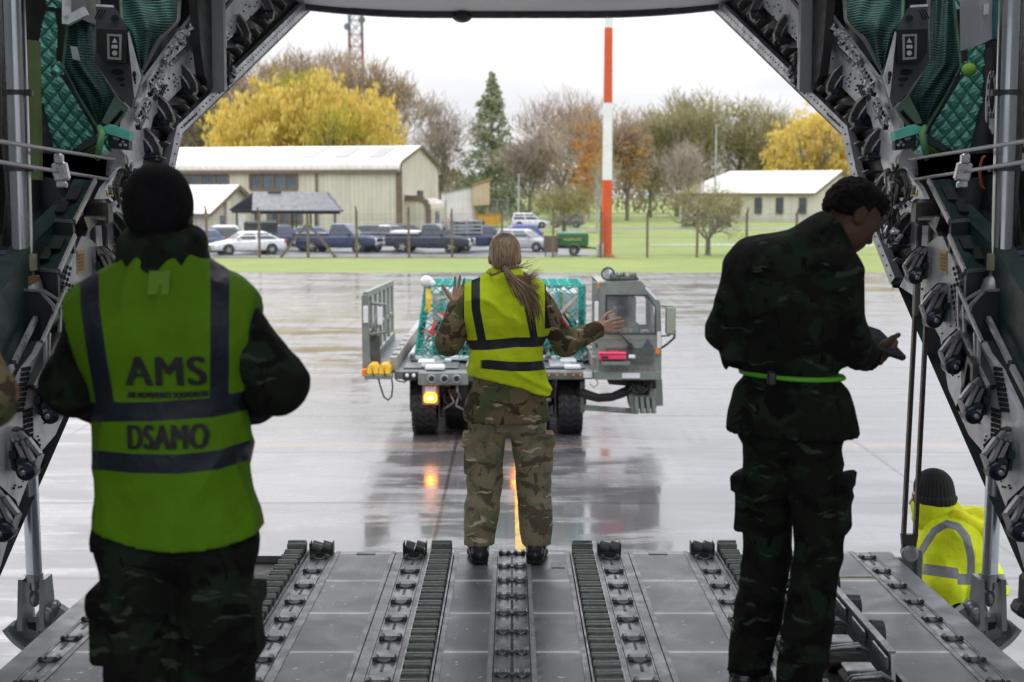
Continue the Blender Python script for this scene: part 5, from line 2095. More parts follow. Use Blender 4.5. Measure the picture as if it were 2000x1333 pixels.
for sg in (1, -1):
 def X(a, b):
  return (a, b) if sg > 0 else (-b, -a)
 for (a, b, mt, nm) in ((.078, .31, M_PAN, 'floor_panel'), (.633, .955, M_PAN, 'floor_panel'), (1.53, 1.855, M_PAN, 'floor_panel'), (1.953, 2.06, M_EDGE, 'edge_band')):
  m = MB()
  x0, x1 = X(a, b)
  slab(m, x0, x1, S0, S1, -.054, 0)
  fp = m.build(nm, mt, ramp)
  if nm == 'floor_panel':
   m = MB()
   for q in (x0+.011, x1-.011):
    slab(m, q-.011, q+.011, S0, S1-.002, -.001, .0035)
   m.build('worn_edge', M_PANE, fp)
 for (a, b) in ((.448, .468), (.583, .630), (.957, .975), (1.083, 1.103)):
  m = MB()
  slab(m, *X(a, b), S0, S1, -.054, -.002)
  m.build('seam_strip', M_PANE, ramp)
 for (a, b) in ((.47, .58), (.978, 1.08), (1.86, 1.95)):
  m = MB()
  x0, x1 = X(a, b)
  slab(m, x0, x1, S0, S1, -.054, -.004)
  for q in (x0+.004, x1-.004):
   slab(m, q-.003, q+.003, S0, S1, -.004, .0)
  tk = m.build('tie_down_track', M_TRK, ramp)
  s = S1-.12
  while s > 4.2:
   fit_proto(tk, (x0+x1)/2, s, b-a)
   s -= .265
  m = MB()
  s = S1-.05
  while s > 4.2:
   slab(m, (x0+x1)/2-.006, (x0+x1)/2+.006, s-.2, s-.12, -.004, -.002)
   s -= .265
  m.build('slot_line', M_SLOT, tk)
 # roller conveyors
 for (a, b) in ((.315, .445), (1.105, 1.225)):
  x0, x1 = X(a, b)
  m = MB()
  slab(m, x0, x0+.008, S0, S1, -.054, .012)
  slab(m, x1-.008, x1, S0, S1, -.054, .012)
  rc = m.build('roller_conveyor', M_ALU, ramp)
  s = S1-.03
  i = 0
  while s > 4.3:
   m = MB()
   hh = .012 if i else .03
   m.mat(0)
   m.cyl(RP(x0+.013, s, hh), RP(x1-.013, s, hh), .036 if i else .042, n=14)
   m.mat(1)
   for q in (x0+.014, x1-.014):
    m.box(RP(q, s, hh-.008), (.009, .062, .072), bev=.004)
   m.build('roller', [M_ROLL, M_ROLLD], rc)
   s -= .102
   i += 1
 # twin end rollers on each track
 for xc in (.525, 1.03):
  m = MB()
  xx = sg*xc
  m.mat(0)
  slab(m, xx-.062, xx+.062, S1-.075, S1-.005, -.01, .016)
  m.mat(1)
  for k in (-1, 1):
   m.cyl(RP(xx+k*.028-.024, S1-.035, .045), RP(xx+k*.028+.024, S1-.035, .03), .03, n=14)
  m.mat(0)
  for k in (-1, 1):
   m.box(RP(xx+k*.06, S1-.035, .035), (.008, .07, .06), bev=.004)
  m.build('end_roller', [M_ROLLD, M_ROLL], ramp)
 # small hatch plates near the toe
 for xc in (.79,):
  m = MB()
  slab(m, sg*xc-.05, sg*xc+.05, S1-.06, S1-.02, 0, .004)
  m.build('hatch_plate', M_PANE, ramp)
 # stowed guide rail and the mechanism in the recess next to it
 m = MB()
 x0 = sg*1.5
 m.prism([RP(x0, 4.86, -.05), RP(x0, 4.90, .1), RP(x0, 6.35, .1), RP(x0, 6.4, -.05)], (sg*.016, 0, 0))
 for s in (5.0, 5.32, 5.64, 5.96, 6.2):
  m.box(RP(x0-sg*.01, s, .05), (.012, .2, .055), bev=.004)
 gr = m.build('guide_rail', M_ALU, ramp)
 m = MB()
 m.bar(RP(x0, 4.88, .103), RP(x0, 6.36, .103), .03, .008)
 m.build('cap_strip', M_STEEL, gr)
 for s in (5.25, 5.62, 6.0):
  m = MB()
  m.cyl(RP(x0+sg*.02, s, .06), RP(x0+sg*.07, s, .06), .055, n=14)
  m.build('side_roller', M_ROLLD, gr)
 m = MB()
 slab(m, *((1.24, 1.495) if sg > 0 else (-1.495, -1.24)), S0, S1-.3, -.06, -.045)
 rec = m.build('recess', M_SLOT, ramp)
 for k, s in enumerate((6.2, 5.86, 5.52, 5.18, 4.84, 4.5)):
  m = MB()
  m.mat(0)
  m.box(RP(sg*1.37, s, -.0), (.15, .17, .07), bev=.02)
  m.cyl(RP(sg*1.3, s-.09, -.01), RP(sg*1.45, s-.09, -.01), .04, n=10)
  m.mat(1)
  m.box(RP(sg*1.37, s+.03, .042), (.12, .1, .016), bev=.005)
  m.mat(2)
  m.tube([RP(sg*1.28, s-.06, .0), RP(sg*1.31, s-.08, .05), RP(sg*1.42, s-.1, .07), RP(sg*1.46, s-.08, .04)], .007, 5)
  m.tube([RP(sg*1.28, s-.09, .0), RP(sg*1.31, s-.11, .05), RP(sg*1.42, s-.13, .07), RP(sg*1.46, s-.11, .04)], .007, 5)
  m.build('lock_unit', [M_UNDER, M_STEEL, M_ALU], rec)
 # yellow chafed streaks near the outer end
 m = MB()
 slab(m, *((1.56, 1.85) if sg > 0 else (-1.85, -1.56)), 6.30, 6.312, -.001, .003)
 m.build('streak', pm('streak_yellow', (.42, .33, .14), .6, 0, .3, 20), ramp)
# centre track
m = MB()
slab(m, -.075, .075, S0, S1, -.054, -.004)
for q in (-.071, .071, -.012, .012):
 slab(m, q-.003, q+.003, S0, S1, -.004, .0)
ct = m.build('tie_down_track', M_TRK, ramp)
m = MB()
slab(m, -.006, .006, S0, S1-.02, -.004, -.002)
m.build('slot_line', M_SLOT, ct)
s = S1-.03
k = 0
while s > 4.2:
 for q in (-.04, .04):
  fit_proto(ct, q, s, .062)
 m = MB()
 m.cyl(RP(0, s, -.002), RP(0, s, .004), .013, n=12)
 m.build('stud', M_RING, ct)
 s -= .265
m = MB()
slab(m, .205, .275, S1-.33, S1-.24, 0, .004)
m.build('chalk_patch', pm('chalk_pale', (.24, .25, .26), .5, 0, .3, 20), ramp)
def strut_and_actuator():
 for sg in (1, -1):
  # slotted dark strut from the fuselage down to the ramp edge
  A0, A1 = P(1775, 1080, 6.62), P(1808, 430, 7.05)
  d = (A1-A0)
  side = Vector((1, 0, 0))
  m = MB()
  off = .031
  pA, pB = A0+Vector((0, 0, .1)), A1
  for k in (-1, 1):
   m.bar(pA+side*off*k, pB+side*off*k, .02, .03, up=(0, 1, 0))
  m.prism([pA+Vector((-.044, -.01, -.0)), pA+Vector((.044, -.01, 0)), A0+Vector((.03, -.01, -.02)), A0+Vector((-.03, -.01, -.02))], (0, .03, 0))
  mm = m if sg > 0 else m.mirror()
  st = mm.build('strut', pm('strut_bronze', (.06, .05, .048), .4, .5, .2, 9), ramp)
  m = MB()
  m.lathe(A0+Vector((0, -.03, .0)), (0, 1, 0), [(0, .03), (.0, .045), (.02, .045), (.03, .035), (.07, .035)], 18)
  (m if sg > 0 else m.mirror()).build('pivot_bolt', M_STEEL, st)
  m = MB()
  m.box(A0+Vector((.06, .03, -.09)), (.04, .06, .2), bev=.01)
  m.box(A0+Vector((-.01, .05, -.12)), (.14, .05, .16), bev=.01)
  (m if sg > 0 else m.mirror()).build('lug', M_OD, st)
  # hydraulic actuator outside the ramp
  B0, B1 = P(1933, 1128, 6.0), P(1945, 840, 6.0)
  m = MB()
  m.cyl(B0, B0+(B1-B0)*1.4, .037, n=24)
  ac = (m if sg > 0 else m.mirror()).build('actuator', pm('polished_rod', (.55, .58, .62), .22, .9, .08, 3), ramp)
  m = MB()
  m.cyl(B0-Vector((0, 0, .015)), B0+Vector((0, 0, .02)), .042, n=20)
  m.cyl(B0-Vector((0, 0, .06)), B0-Vector((0, 0, .01)), .024, n=12)
  m.sphere(B0-Vector((0, 0, .1)), .042, 12, 8, (.6, 1, 1.1))
  (m if sg > 0 else m.mirror()).build('rod_end', M_STEEL, ac)
  m = MB()
  E = B0-Vector((0, 0, .1))
  for k in (-1, 1):
   x = k*.052
   pr = [E+Vector((x-.012, -.04, .1)), E+Vector((x-.012+.0, -.06, -.02)), E+Vector((x-.012, -.08, -.14)), E+Vector((x-.012, .1, -.14)), E+Vector((x-.012, .06, .1))]
   m.prism(pr, (.024, 0, 0))
  # curved horn with lightening holes, seen broadside
  def Q(px, py):
   return P(px, py, 6.0)
  outer = [Q(1868, 1198), Q(1885, 1186), Q(1918, 1190), Q(1922, 1205), Q(1950, 1205), Q(1955, 1180), Q(1963, 1196), Q(1972, 1222), Q(1955, 1243), Q(1925, 1262), Q(1905, 1240)]
  m.prism(outer, (0, .05, 0))
  (m if sg > 0 else m.mirror()).build('clevis', pm('clevis_grey', (.3, .32, .33), .45, .3, .15, 6), ac)
  m = MB()
  for tri in ([Q(1908, 1214), Q(1922, 1218), Q(1924, 1238)], [Q(1930, 1216), Q(1945, 1216), Q(1944, 1228), Q(1930, 1232)]):
   m.prism([p+Vector((0, -.004, 0)) for p in tri], (0, .02, 0))
  (m if sg > 0 else m.mirror()).build('cutout', M_UNDER, ac)
  m = MB()
  c0 = Q(1905, 1196)
  m.lathe(c0+Vector((0, -.06, 0)), (0, 1, 0), [(0, .012), (.0, .038), (.03, .04), (.09, .04)], 18)
  c0 = Q(1896, 1186)
  m.lathe(c0+Vector((0, -.03, 0)), (0, 1, 0), [(0, .0), (.0, .03), (.06, .03)], 14)
  (m if sg > 0 else m.mirror()).build('pivot_pin', M_STEEL, ac)
  m = MB()
  n = 14
  arc = []
  cc = Q(1878, 1160)
  rr = (Q(1975, 1222)-cc).length
  for i in range(n+1):
   a = R(-30)-R(44)*i/n
   arc.append(cc+Vector((math.cos(a)*rr*1.02, -.02, math.sin(a)*rr*1.02)))
  for i in range(n):
   m.bar(arc[i], arc[i+1]+(arc[i+1]-arc[i])*.05, .14, .02, up=(arc[i]-cc))
  (m if sg > 0 else m.mirror()).build('curved_guard', pm('guard_grey', (.27, .29, .3), .4, .4, .15, 6), ac)
strut_and_actuator()
# ================================================================== tail of the transport aircraft round the doorway
M_PLATE = pm('fuselage_plate', (.62, .63, .66), .42, .25, .14, 2.2, dirt=(.16, .16, .17), dirtamt=.6, bump=.04, bscale=80)
M_LIP = pm('door_lip', (.38, .39, .43), .38, .4, .18, 5, dirt=(.1, .1, .11), dirtamt=.4)
M_GASK = pm('door_gasket', (.03, .032, .036), .45, .1, .25, 6)
M_FIN = pm('gusset_dark', (.022, .022, .024), .5, .2, .3, 5)
M_HULL = pm('hull_inside', (.022, .028, .027), .7, .1, .3, 1.5)
M_OUT = pm('hull_outside', (.3, .31, .33), .5, .1, .1, 1)
M_LATCH = pm('latch_bronze', (.055, .053, .052), .38, .55, .35, 9, dirt=(.13, .12, .11), dirtamt=.4)
M_LATCHE = pm('latch_edge', (.3, .3, .31), .35, .6, .2, 9)
M_BLUEB = pm('roller_blue_black', (.012, .016, .035), .3, .2, .3, 9)
M_TEAL = pm('teal_paint', (.1, .45, .36), .5, .1, .15, 5, dirt=(.03, .12, .1), dirtamt=.3)
M_TEALD = pm('teal_dark_paint', (.012, .032, .028), .5, .15, .25, 5)
M_BRK = pm('bracket_grey', (.05, .054, .06), .5, .2, .25, 4)
M_HOLE = pm('hole_black', (.004, .004, .004), .8)
M_TUBE = pm('polished_tube', (.33, .35, .37), .22, .95, .12, 2)
M_OLIVE = pm('collar_olive', (.24, .25, .15), .5, .1, .15, 6)
M_CABLE = pm('steel_cable', (.33, .32, .34), .4, .5, .15, 30)
M_WIRE2 = pm('loom_dark', (.035, .034, .034), .5, .1, .5, 30)
M_CLIP = pm('clip_bright', (.5, .5, .52), .3, .7, .2, 20)
M_DUCT = pm('duct_quilt', (.022, .024, .026), .75, 0, .3, 8, bump=.8, bscale=28)
def quilt_mat():
 t = NT('green_quilt')
 n1 = t.noise(6, 5, .6)
 c = t.mix(t.ramp(n1, .3, .7), (.14, .5, .39), (.22, .62, .50))
 c = t.mix(t.ramp(t.attr('seam'), 0, 1, .75, 0), c, (.05, .2, .16))
 return t.bsdf(c, .5, 0, t.bump(t.noise(55, 4, .6, .8), .35, .01), Sheen_Weight=.25)
def net_mat():
 t = NT('dark_mesh_net')
 co = t.sep(t.co())
 wv = t.math('ADD', co['Z'], t.math('MULTIPLY', t.noise(5, 3, .5, .3), .05))
 s = t.math('SINE', t.math('MULTIPLY', wv, 2*math.pi/.0145))
 s = t.ramp(s, -.4, .9)
 folds = t.noise(3, 3, .5, 0, t.mapping((6, 6, .6)))
 c = t.mix(s, (.008, .026, .023), (.09, .26, .225))
 c = t.mix(t.ramp(folds, .35, .65, .55, 0), c, (.006, .014, .014))
 c = t.mix(t.ramp(t.noise(2.2, 4), .58, .75, 0, .35), c, (.06, .2, .16))
 return t.bsdf(c, .55, .1, t.bump(s, .4, .01))
M_QUILT = quilt_mat()
M_NETD = net_mat()
M_HEM = pm('net_hem', (.16, .17, .16), .7, 0, .25, 15)
M_HEMG = pm('net_hem_green', (.10, .2, .14), .7, 0, .25, 15)
air = thing('transport_aircraft', 'dark open tail of a military transport aircraft framing the view with green quilting and netting', 'aircraft', (0, 7.5, 1.86), world=True)
# plane of the upper side plates: through three seen points at sensible depths
_A, _B, _C = PX(1748, 561, 2.25), PX(1655, 262, 2.22), P(1409, 37, 12.4)
_N = (_B-_A).cross(_C-_A).normalized()
def PL(px, py, off=0.0):
 d = ray(px, py)
 o = Vector((0, 0, CAMZ))
 return o+d*((_A-o).dot(_N)/d.dot(_N))-_Nin*off
_Nin = _N if _N.x > 0 else -_N      # points out of the aircraft, off>0 moves towards the cabin
def PS(px, py, off=0.0):
 return PX(px, py, 2.25-off)
def both(name, m, mat_, parent=air, only=0, label=None, pair=None):
 """build on the right, mirrored on the left; returns the pair"""
 o1 = o2 = None
 pr = pair or (parent, parent)
 if only >= 0:
  o1 = m.build(name, mat_, pr[0], label=label)
 if only <= 0:
  o2 = m.mirror().build(name, mat_, pr[1] or pr[0], label=label)
 return (o1, o2)
# ---------------- hull shell (inside of the fuselage, closing the light)
HY = -1.1            # hold cut off behind the camera, end left open for daylight
def hull():
 m = MB()
 pts = [(HY, 1.6), (3.2, 1.6), (5.4, 2.0), (7.5, 3.2), (8.7, 4.1), (12.4, 5.2), (12.7, 8.0), (HY, 8.0)]
 for s in (1, -1):
  m.add([(s*3.15, y, z) for y, z in pts], [tuple(range(len(pts)))])
  m.add([(s*3.35, y, z) for y, z in pts], [tuple(range(len(pts)))])
  for i in range(5):
   (y0, z0), (y1, z1) = pts[i], pts[i+1]
   m.add([(s*2.27, y0, z0+.0), (s*3.35, y0, z0), (s*3.35, y1, z1), (s*2.27, y1, z1)], [(0, 1, 2, 3)])
 m.add([(-3.35, 12.6, 5.75), (3.35, 12.6, 5.75), (3.35, 12.6, 8), (-3.35, 12.6, 8)], [(0, 1, 2, 3)])
 for s in (1, -1):
  m.add([(s*2.3, 12.42, 5.32), (s*3.35, 12.42, 5.32), (s*3.35, 12.42, 6), (s*1.95, 12.42, 6), (s*1.95, 12.42, 5.5)], [(0, 1, 2, 3, 4)])
 o = m.build('fuselage_shell', M_HULL, air)
 for s in (1, -1):
  m = MB()
  m.quad((s*3.1, HY, 1.7), (s*3.1, 6.4, 2.9), (s*3.1, 6.4, 6.5), (s*3.1, HY, 6.5))
  m.build('bounce_lining', pm('lining_pale', (.72, .72, .7), .8, 0, .08, 1), air)  # unseen pale side panels added to bounce daylight inside
 for y0, y1 in ((HY, 5.3), (7.1, 12.6)):      # unseen roof gap added between to let daylight in
  m = MB()
  m.box((0, (y0+y1)/2, 6.6), (6.3, y1-y0, .1))
  m.build('ceiling_lining', pm('lining_pale', (.72, .72, .7), .8, 0, .08, 1), air)
 m = MB()
 m.box((0, (HY+1.15)/2, 1.78), (6.2, 1.15-HY, .2))
 m.build('cargo_floor', M_PAN, air)
 # upper door: pale panel hanging as the head of the opening
 m = MB()
 xs = np.linspace(-2.02, 2.02, 25)
 def low(x):
  k = min(1, abs(x)/2.02)
  return P(1000, 31-17*max(0, (k-.35)/.65)**2, 12.4).z
 rows = []
 for j, (dy, dz) in enumerate(((.0, .0), (-.02, .02), (-1.2, .33), (-2.6, .9))):
  rows.append([(x, 12.4+dy, low(x)+dz) for x in xs])
 n = len(xs)
 vs = [p for r_ in rows for p in r_]
 m.add(vs, [(j*n+i, j*n+i+1, (j+1)*n+i+1, (j+1)*n+i) for j in range(3) for i in range(n-1)], True)
 dr = m.build('upper_door', pm('upper_door_grey', (.72, .71, .71), .55, .1, .08, 1.2), air)
 m = MB()
 for i in range(n-1):
  a, b = Vector((xs[i], 12.38, low(xs[i])+.012)), Vector((xs[i+1], 12.38, low(xs[i+1])+.012))
  m.bar(a, b, .075, .07)
 m.build('door_gasket', M_GASK, dr)
 m = MB()
 for i in range(120):
  x = -1.5+3*i/119
  m.box((x, 12.33, low(x)+.026), (.009, .02, .014))
 m.build('gasket_tooth', M_FIN, dr)
 m = MB()
 c = P(902, 33, 12.3)
 m.sphere((c.x, 12.38, c.z+.015), .095, 16, 10, (1, 1, .62))
 m.build('anti_collision_light', M_FIN, dr)
hull()
# ---------------- door lip on both sides: flange, gasket, rivets, gussets
lipE = [(1368, 14), (1390, 16), (1409, 33), (1652, 268), (1667, 335), (1711, 461), (1750, 563)]       # opening edge
lipI = [(1368, -8), (1400, -4), (1423, 12), (1669, 248), (1686, 330), (1726, 452), (1764, 543)]       # inner edge of the flange
def lip():
 m = MB()
 g = MB()
 E = [PL(*p) for p in lipE]
 I = [PL(*p) for p in lipI]
 for i in range(len(E)-1):
  w0, w1 = (I[i]-E[i]), (I[i+1]-E[i+1])
  a0, a1 = E[i]+w0*.34, E[i+1]+w1*.34
  o = -_Nin*.05
  # flange face turned to the cabin
  m.add([a0+o, a1+o, I[i+1]+o, I[i]+o, a0, a1, I[i+1], I[i]], [(0, 1, 2, 3), (0, 4, 5, 1), (3, 2, 6, 7), (4, 7, 6, 5)])
  b = -_Nin*.02
  g.add([E[i]+b, E[i+1]+b, a1+b*1.6, a0+b*1.6, E[i]-b*3, E[i+1]-b*3], [(0, 1, 2, 3), (0, 4, 5, 1)])
 lp = both('door_lip', m, M_LIP)
 both('gasket', g, M_GASK, pair=lp)
 r = MB()
 for i in range(2, len(E)-1):
  n = int((I[i+1]-I[i]).length/.085)
  for k in range(n):
   f = (k+.5)/n
   p = (E[i]+(E[i+1]-E[i])*f)*.3+(I[i]+(I[i+1]-I[i])*f)*.7-_Nin*.052
   r.sphere(p, .006, 6, 4)
   if k % 3 == 0:
    r.sphere(p+Vector((.018, 0, 0)), .005, 6, 4)
 both('rivet', r, M_GASK, pair=lp)
 # stencilled part number at the corner as two rows of small dark marks
 st = MB()
 a, b_ = PL(1631, 225, .053), PL(1655, 247, .053)
 for k in range(9):
  for j in (0, 1):
   p = a+(b_-a)*(k/8)+Vector((.018*j, 0, -.018*j))
   st.box(p, (.008, .006, .014))
 both('stencil_mark', st, M_FIN, pair=lp)
 # gussets: dark triangular fins between flange and plate
 path = [(1440, 12), (1669, 248), (1692, 330), (1733, 452), (1766, 530)]
 outw = [(26, -20), (30, -14), (34, -8), (34, -10), (30, -12)]
 k = 0
 fl = MB()
 for i in range(len(path)-1):
  (x0, y0), (x1, y1) = path[i], path[i+1]
  L = math.hypot(x1-x0, y1-y0)
  n = max(2, int(L/25))
  for q in range(n):
   f = (q+.5)/n
   x, y = x0+(x1-x0)*f, y0+(y1-y0)*f
   ox, oy = [outw[i][e]+(outw[i+1][e]-outw[i][e])*f for e in (0, 1)]
   a = PL(x-1, y+1, .0)
   b_ = PL(x+ox, y+oy, .0)
   c_ = PL(x+ox*.96, y+oy*.96, .11)
   e_ = PL(x+ox*.55, y+oy*.5, .1)
   tdir = (PL(x1, y1)-PL(x0, y0)).normalized()
   g = MB()
   g.prism([a, b_, c_, e_], tdir*.006)
   both('gusset', g, M_FIN)
   g = MB()
   g.tube([a-_Nin*.004, e_, c_], .0035, 4)
   both('gusset_edge', g, M_LATCHE)
 # dark recess floor behind the gussets
 E2 = [PL(*p, -.03) for p in ((1370, -20), (1410, 20), (1659, 258), (1676, 332), (1717, 456), (1757, 553))]
 I2 = [PL(*p, -.03) for p in ((1440, -40), (1462, -4), (1706, 232), (1730, 322), (1776, 452), (1800, 545))]
 for i in range(5):
  fl.quad(E2[i], E2[i+1], I2[i+1], I2[i])
 both('recess', fl, M_FIN)
lip()
def plates():
 # pale side plate, upper part
 m = MB()
 lo = [(1446, -30), (1470, -8), (1700, 228), (1722, 322), (1768, 445), (1790, 520)]
 hi = [(1580, -60), (1600, 0), (1752, 205), (1764, 330), (1795, 365), (1838, 455)]
 for i in range(len(lo)-1):
  a, b, c, d = PL(*lo[i]), PL(*lo[i+1]), PL(*hi[i+1]), PL(*hi[i])
  m.add([a, b, c, d]+[p+_Nin*.03 for p in (a, b, c, d)], [(0, 1, 2, 3), (4, 7, 6, 5), (0, 4, 5, 1), (3, 2, 6, 7)])
 pu = both('side_plate', m, M_PLATE)
 m = MB()
 poly = [(1757, 560), (1786, 500), (1838, 455), (1868, 525), (1884, 600), (1926, 690), (1950, 722), (2010, 850), (2060, 960), (2070, 1180), (2012, 1150), (1968, 1000), (1926, 890), (1892, 850), (1852, 760), (1836, 660), (1795, 585)]
 m.prism([PS(*p) for p in poly], (.03, 0, 0))
 pl = both('side_plate', m, M_PLATE)
 # perforations
 for (ax, ay, bx, by, cx, cy, n, k, pr, fn) in ((1676, 130, 1688, 150, 14, 2, 5, 4, pu, PL), (1676, 168, 1686, 190, 14, 2, 5, 4, pu, PL), (1862, 525, 1884, 610, 12, -6, 9, 3, pl, PS), (1858, 560, 1878, 700, 12, -5, 14, 3, pl, PS), (1942, 720, 1955, 800, 14, 2, 9, 4, pl, PS), (1938, 800, 1936, 880, 14, 4, 9, 4, pl, PS)):
  m = MB()
  for i in range(n):
   for j in range(k):
    x = ax+(bx-ax)*i/(n-1)+cx*j/(k-1)
    y = ay+(by-ay)*i/(n-1)+cy*j/(k-1)
    p = fn(x, y, .004)
    m.box(p, (.004, .022, .018))
  both('perforation', m, M_HOLE, pair=pr)
 # yellow placard and small studs
 m = MB()
 m.prism([PS(x, y, .006) for x, y in ((1834, 488), (1848, 492), (1848, 536), (1833, 532))], (.004, 0, 0))
 pk = both('placard', m, pm('placard_yellow', (.58, .42, .17), .6, 0, .1, 9), pair=pl)
 m = MB()
 for j in range(5):
  a, b = PS(1836, 497+j*7, .009), PS(1846, 500+j*7, .009)
  m.bar(a, b, .003, .012)
 both('text_line', m, pm('placard_text', (.25, .18, .08), .7), pair=pk)
 m = MB()
 r = random.Random(12)
 for i in range(60):
  f = r.random()
  x, y = 1500+230*f+r.uniform(-12, 12), 10+215*f+r.uniform(-15, 15)
  p = PL(x, y, .004)
  m.sphere(p, r.uniform(.004, .009), 6, 4)
 both('rivet', m, M_GASK, pair=pu)
 m = MB()
 for i in range(50):
  f = r.random()
  x, y = 1800+190*f+r.uniform(-8, 20), 560+480*f+r.uniform(-25, 25)
  m.sphere(PS(x, y, .004), r.uniform(.004, .008), 6, 4)
 both('rivet', m, M_GASK, pair=pl)
 # strips with big oval holes along the upper edge
 for (q, nh) in (([(1548, -22), (1562, -34), (1600, 14), (1588, 26)], 4), ([(1652, 92), (1662, 74), (1694, 106), (1688, 126)], 4), ([(1698, 140), (1704, 126), (1726, 158), (1722, 182)], 5), ([(1724, 200), (1728, 184), (1748, 222), (1746, 246)], 5)):
  m = MB()
  m.prism([PL(x, y, .05) for x, y in q], _Nin*.012)
  sp_ = both('holed_strip', m, M_PLATE, pair=pu)
  m = MB()
  for i in range(nh):
   f = (i+.5)/nh
   a = Vector((q[0][0]+(q[3][0]-q[0][0])*f, q[0][1]+(q[3][1]-q[0][1])*f))
   b = Vector((q[1][0]+(q[2][0]-q[1][0])*f, q[1][1]+(q[2][1]-q[1][1])*f))
   c = (a+b)/2
   u = (b-a)*.34
   v = Vector((2.6, 1.4))
   pts = [PL(c.x+u.x*math.sin(t)*1.0+v.x*math.cos(t)*.9, c.y+u.y*math.sin(t)+v.y*math.cos(t)*.9+2.5*math.sin(t), .054) for t in np.linspace(0, 2*math.pi, 14)[:-1]]
   m.add(pts, [tuple(range(13))])
  both('oval_hole', m, M_HOLE, pair=sp_)
  m = MB()
  m.bar(PL(q[0][0]-3, q[0][1]+4, .04), PL(q[3][0]-3, q[3][1]+5, .04), .03, .03)
  both('strip_edge', m, M_FIN, pair=sp_)
 # tie clips along the outer edge where the net is laced
 for i in range(34):
  m = MB()
  f = r.random()
  x, y = 1648+105*f+r.uniform(-5, 5), 52+190*f**1.15+r.uniform(-8, 6)
  p = PL(x, y, .07)
  e = p+Vector((r.uniform(-.04, .04), r.uniform(-.03, .02), r.uniform(-.05, .05)))
  m.tube([p, (p+e)/2+Vector((r.uniform(-.02, .02), -.02, 0)), e], r.uniform(.005, .011), 5)
  m.box(p, (.022, .02, .03), Matrix.Rotation(r.uniform(0, 3), 3, 'Y'))
  both('lacing_clip', m, M_CLIP, pair=pu)
 return pu, pl
PU_, PL_ = plates()
def latch(px, py, sc_, fn, tilt=0.0):
 """boomerang latch housing with bright rim and dark hook"""
 c = fn(px, py, .02)
 k = (c-Vector((0, 0, CAMZ))).length/FPX*sc_
 ct, s_ = math.cos(tilt), math.sin(tilt)
 def q(x, y, d=0.0):
  xx, yy = x*ct-y*s_, x*s_+y*ct
  return c+Vector((xx*k, -d, yy*k))
 out = [(-17, -22), (-20, -8), (-12, 14), (2, 32), (14, 28), (19, 10), (17, -26), (8, -33), (-8, -32)]
 m = MB()
 m.prism([q(x, y, .0) for x, y in out], (0, -.07, 0))
 o = both('latch', m, M_LATCH)
 m = MB()
 rim = [(-17, -22), (-20, -8), (-12, 14), (2, 32), (8, 30), (12, 18), (4, 4), (-2, -8), (-6, -24)]
 m.tube([q(x, y, .075) for x, y in rim], .0095, 5)
 m.tube([q(x, y, .078) for x, y in ((14, 27), (19, 9), (16, -25))], .006, 5)
 both('latch_rim', m, M_LATCHE, pair=o)
 m = MB()
 m.prism([q(x, y, .07) for x, y in ((4, 2), (12, 16), (15, 4), (14, -14), (2, -14), (-2, -6))], (0, -.03, 0))
 m.cyl(q(-6, -25, .06), q(-6, -25, .11), .013*sc_**.3*2, n=12)
 m.cyl(q(8, -24, .06), q(8, -24, .1), .018, n=10)
 both('latch_hook', m, M_BLUEB, pair=o)
for (px, py) in ((1484, 18), (1531, 60), (1582, 112), (1637, 160), (1682, 220), (1708, 284), (1728, 362), (1766, 446)):
 latch(px, py, .82 if py < 100 else .92, PL, 0 if py < 130 else -.12)
def roller_latch(px, py, sc_=1.0):
 """lower locking roller: dark disc on a truss arm bolted to the sill"""
 c = PS(px, py, .10)
 k = (c-Vector((0, 0, CAMZ))).length/FPX*sc_
 def q(x, y, d=0.0):
  return c+Vector((x*k, -d, -y*k))
 m = MB()
 m.prism([q(-20, -6, -.06), (q(-10, -42, -.06)), q(14, -66, -.06), q(26, -62, -.06), q(28, -20, -.06), q(20, 8, -.06), q(2, 14, -.06)], (.05, .05, 0))
 base = both('locking_roller', m, M_LATCH)
 m = MB()
 for (a, b) in (((-13, -2), (10, -50)), ((10, -50), (26, -60)), ((-2, 2), (20, -46)), ((20, -46), (26, -60)), ((-13, -2), (-20, -26)), ((-20, -26), (2, -52)), ((2, -52), (14, -62)), ((4, -18), (14, -36))):
  m.bar(q(*a, .0), q(*b, -.02), .0075*sc_*2, .03, up=(0, 1, 0))
 both('truss_arm', m, M_LATCHE, pair=base)
 m = MB()
 m.lathe(q(0, 0, .07), (0, 1, 0), [(0, k*4), (.0, k*8), (.02, k*9), (.02, k*14), (.035, k*16), (.1, k*16), (.12, k*13)], 24)
 both('disc', m, M_BLUEB, pair=base)
 m = MB()
 m.lathe(q(0, 0, .078), (0, 1, 0), [(0, k*2.5), (.0, k*4.5), (.01, k*5)], 12)
 m.box(q(5, -6, .05), (.02, .02, .03))
 both('hub_cap', m, M_STEEL, pair=base)
 m = MB()
 m.cyl(q(8, -14, .03), q(8, -14, -.06), k*8, n=14)
 m.tube([q(16, 4, .0), q(26, -2, .0), q(30, -16, -.02), q(27, -30, -.02)], .006, 5)
 m.box(q(28, -24, -.02), (.03, .02, .035))
 both('sensor', m, M_TEALD, pair=base)
for (px, py, s_) in ((1784, 541, .85), (1820.5, 624, 1.0), (1858, 714, 1.0), (1897, 809, 1.05), (1944, 918, 1.1), (1989, 1036, 1.15)):
 roller_latch(px, py, s_)
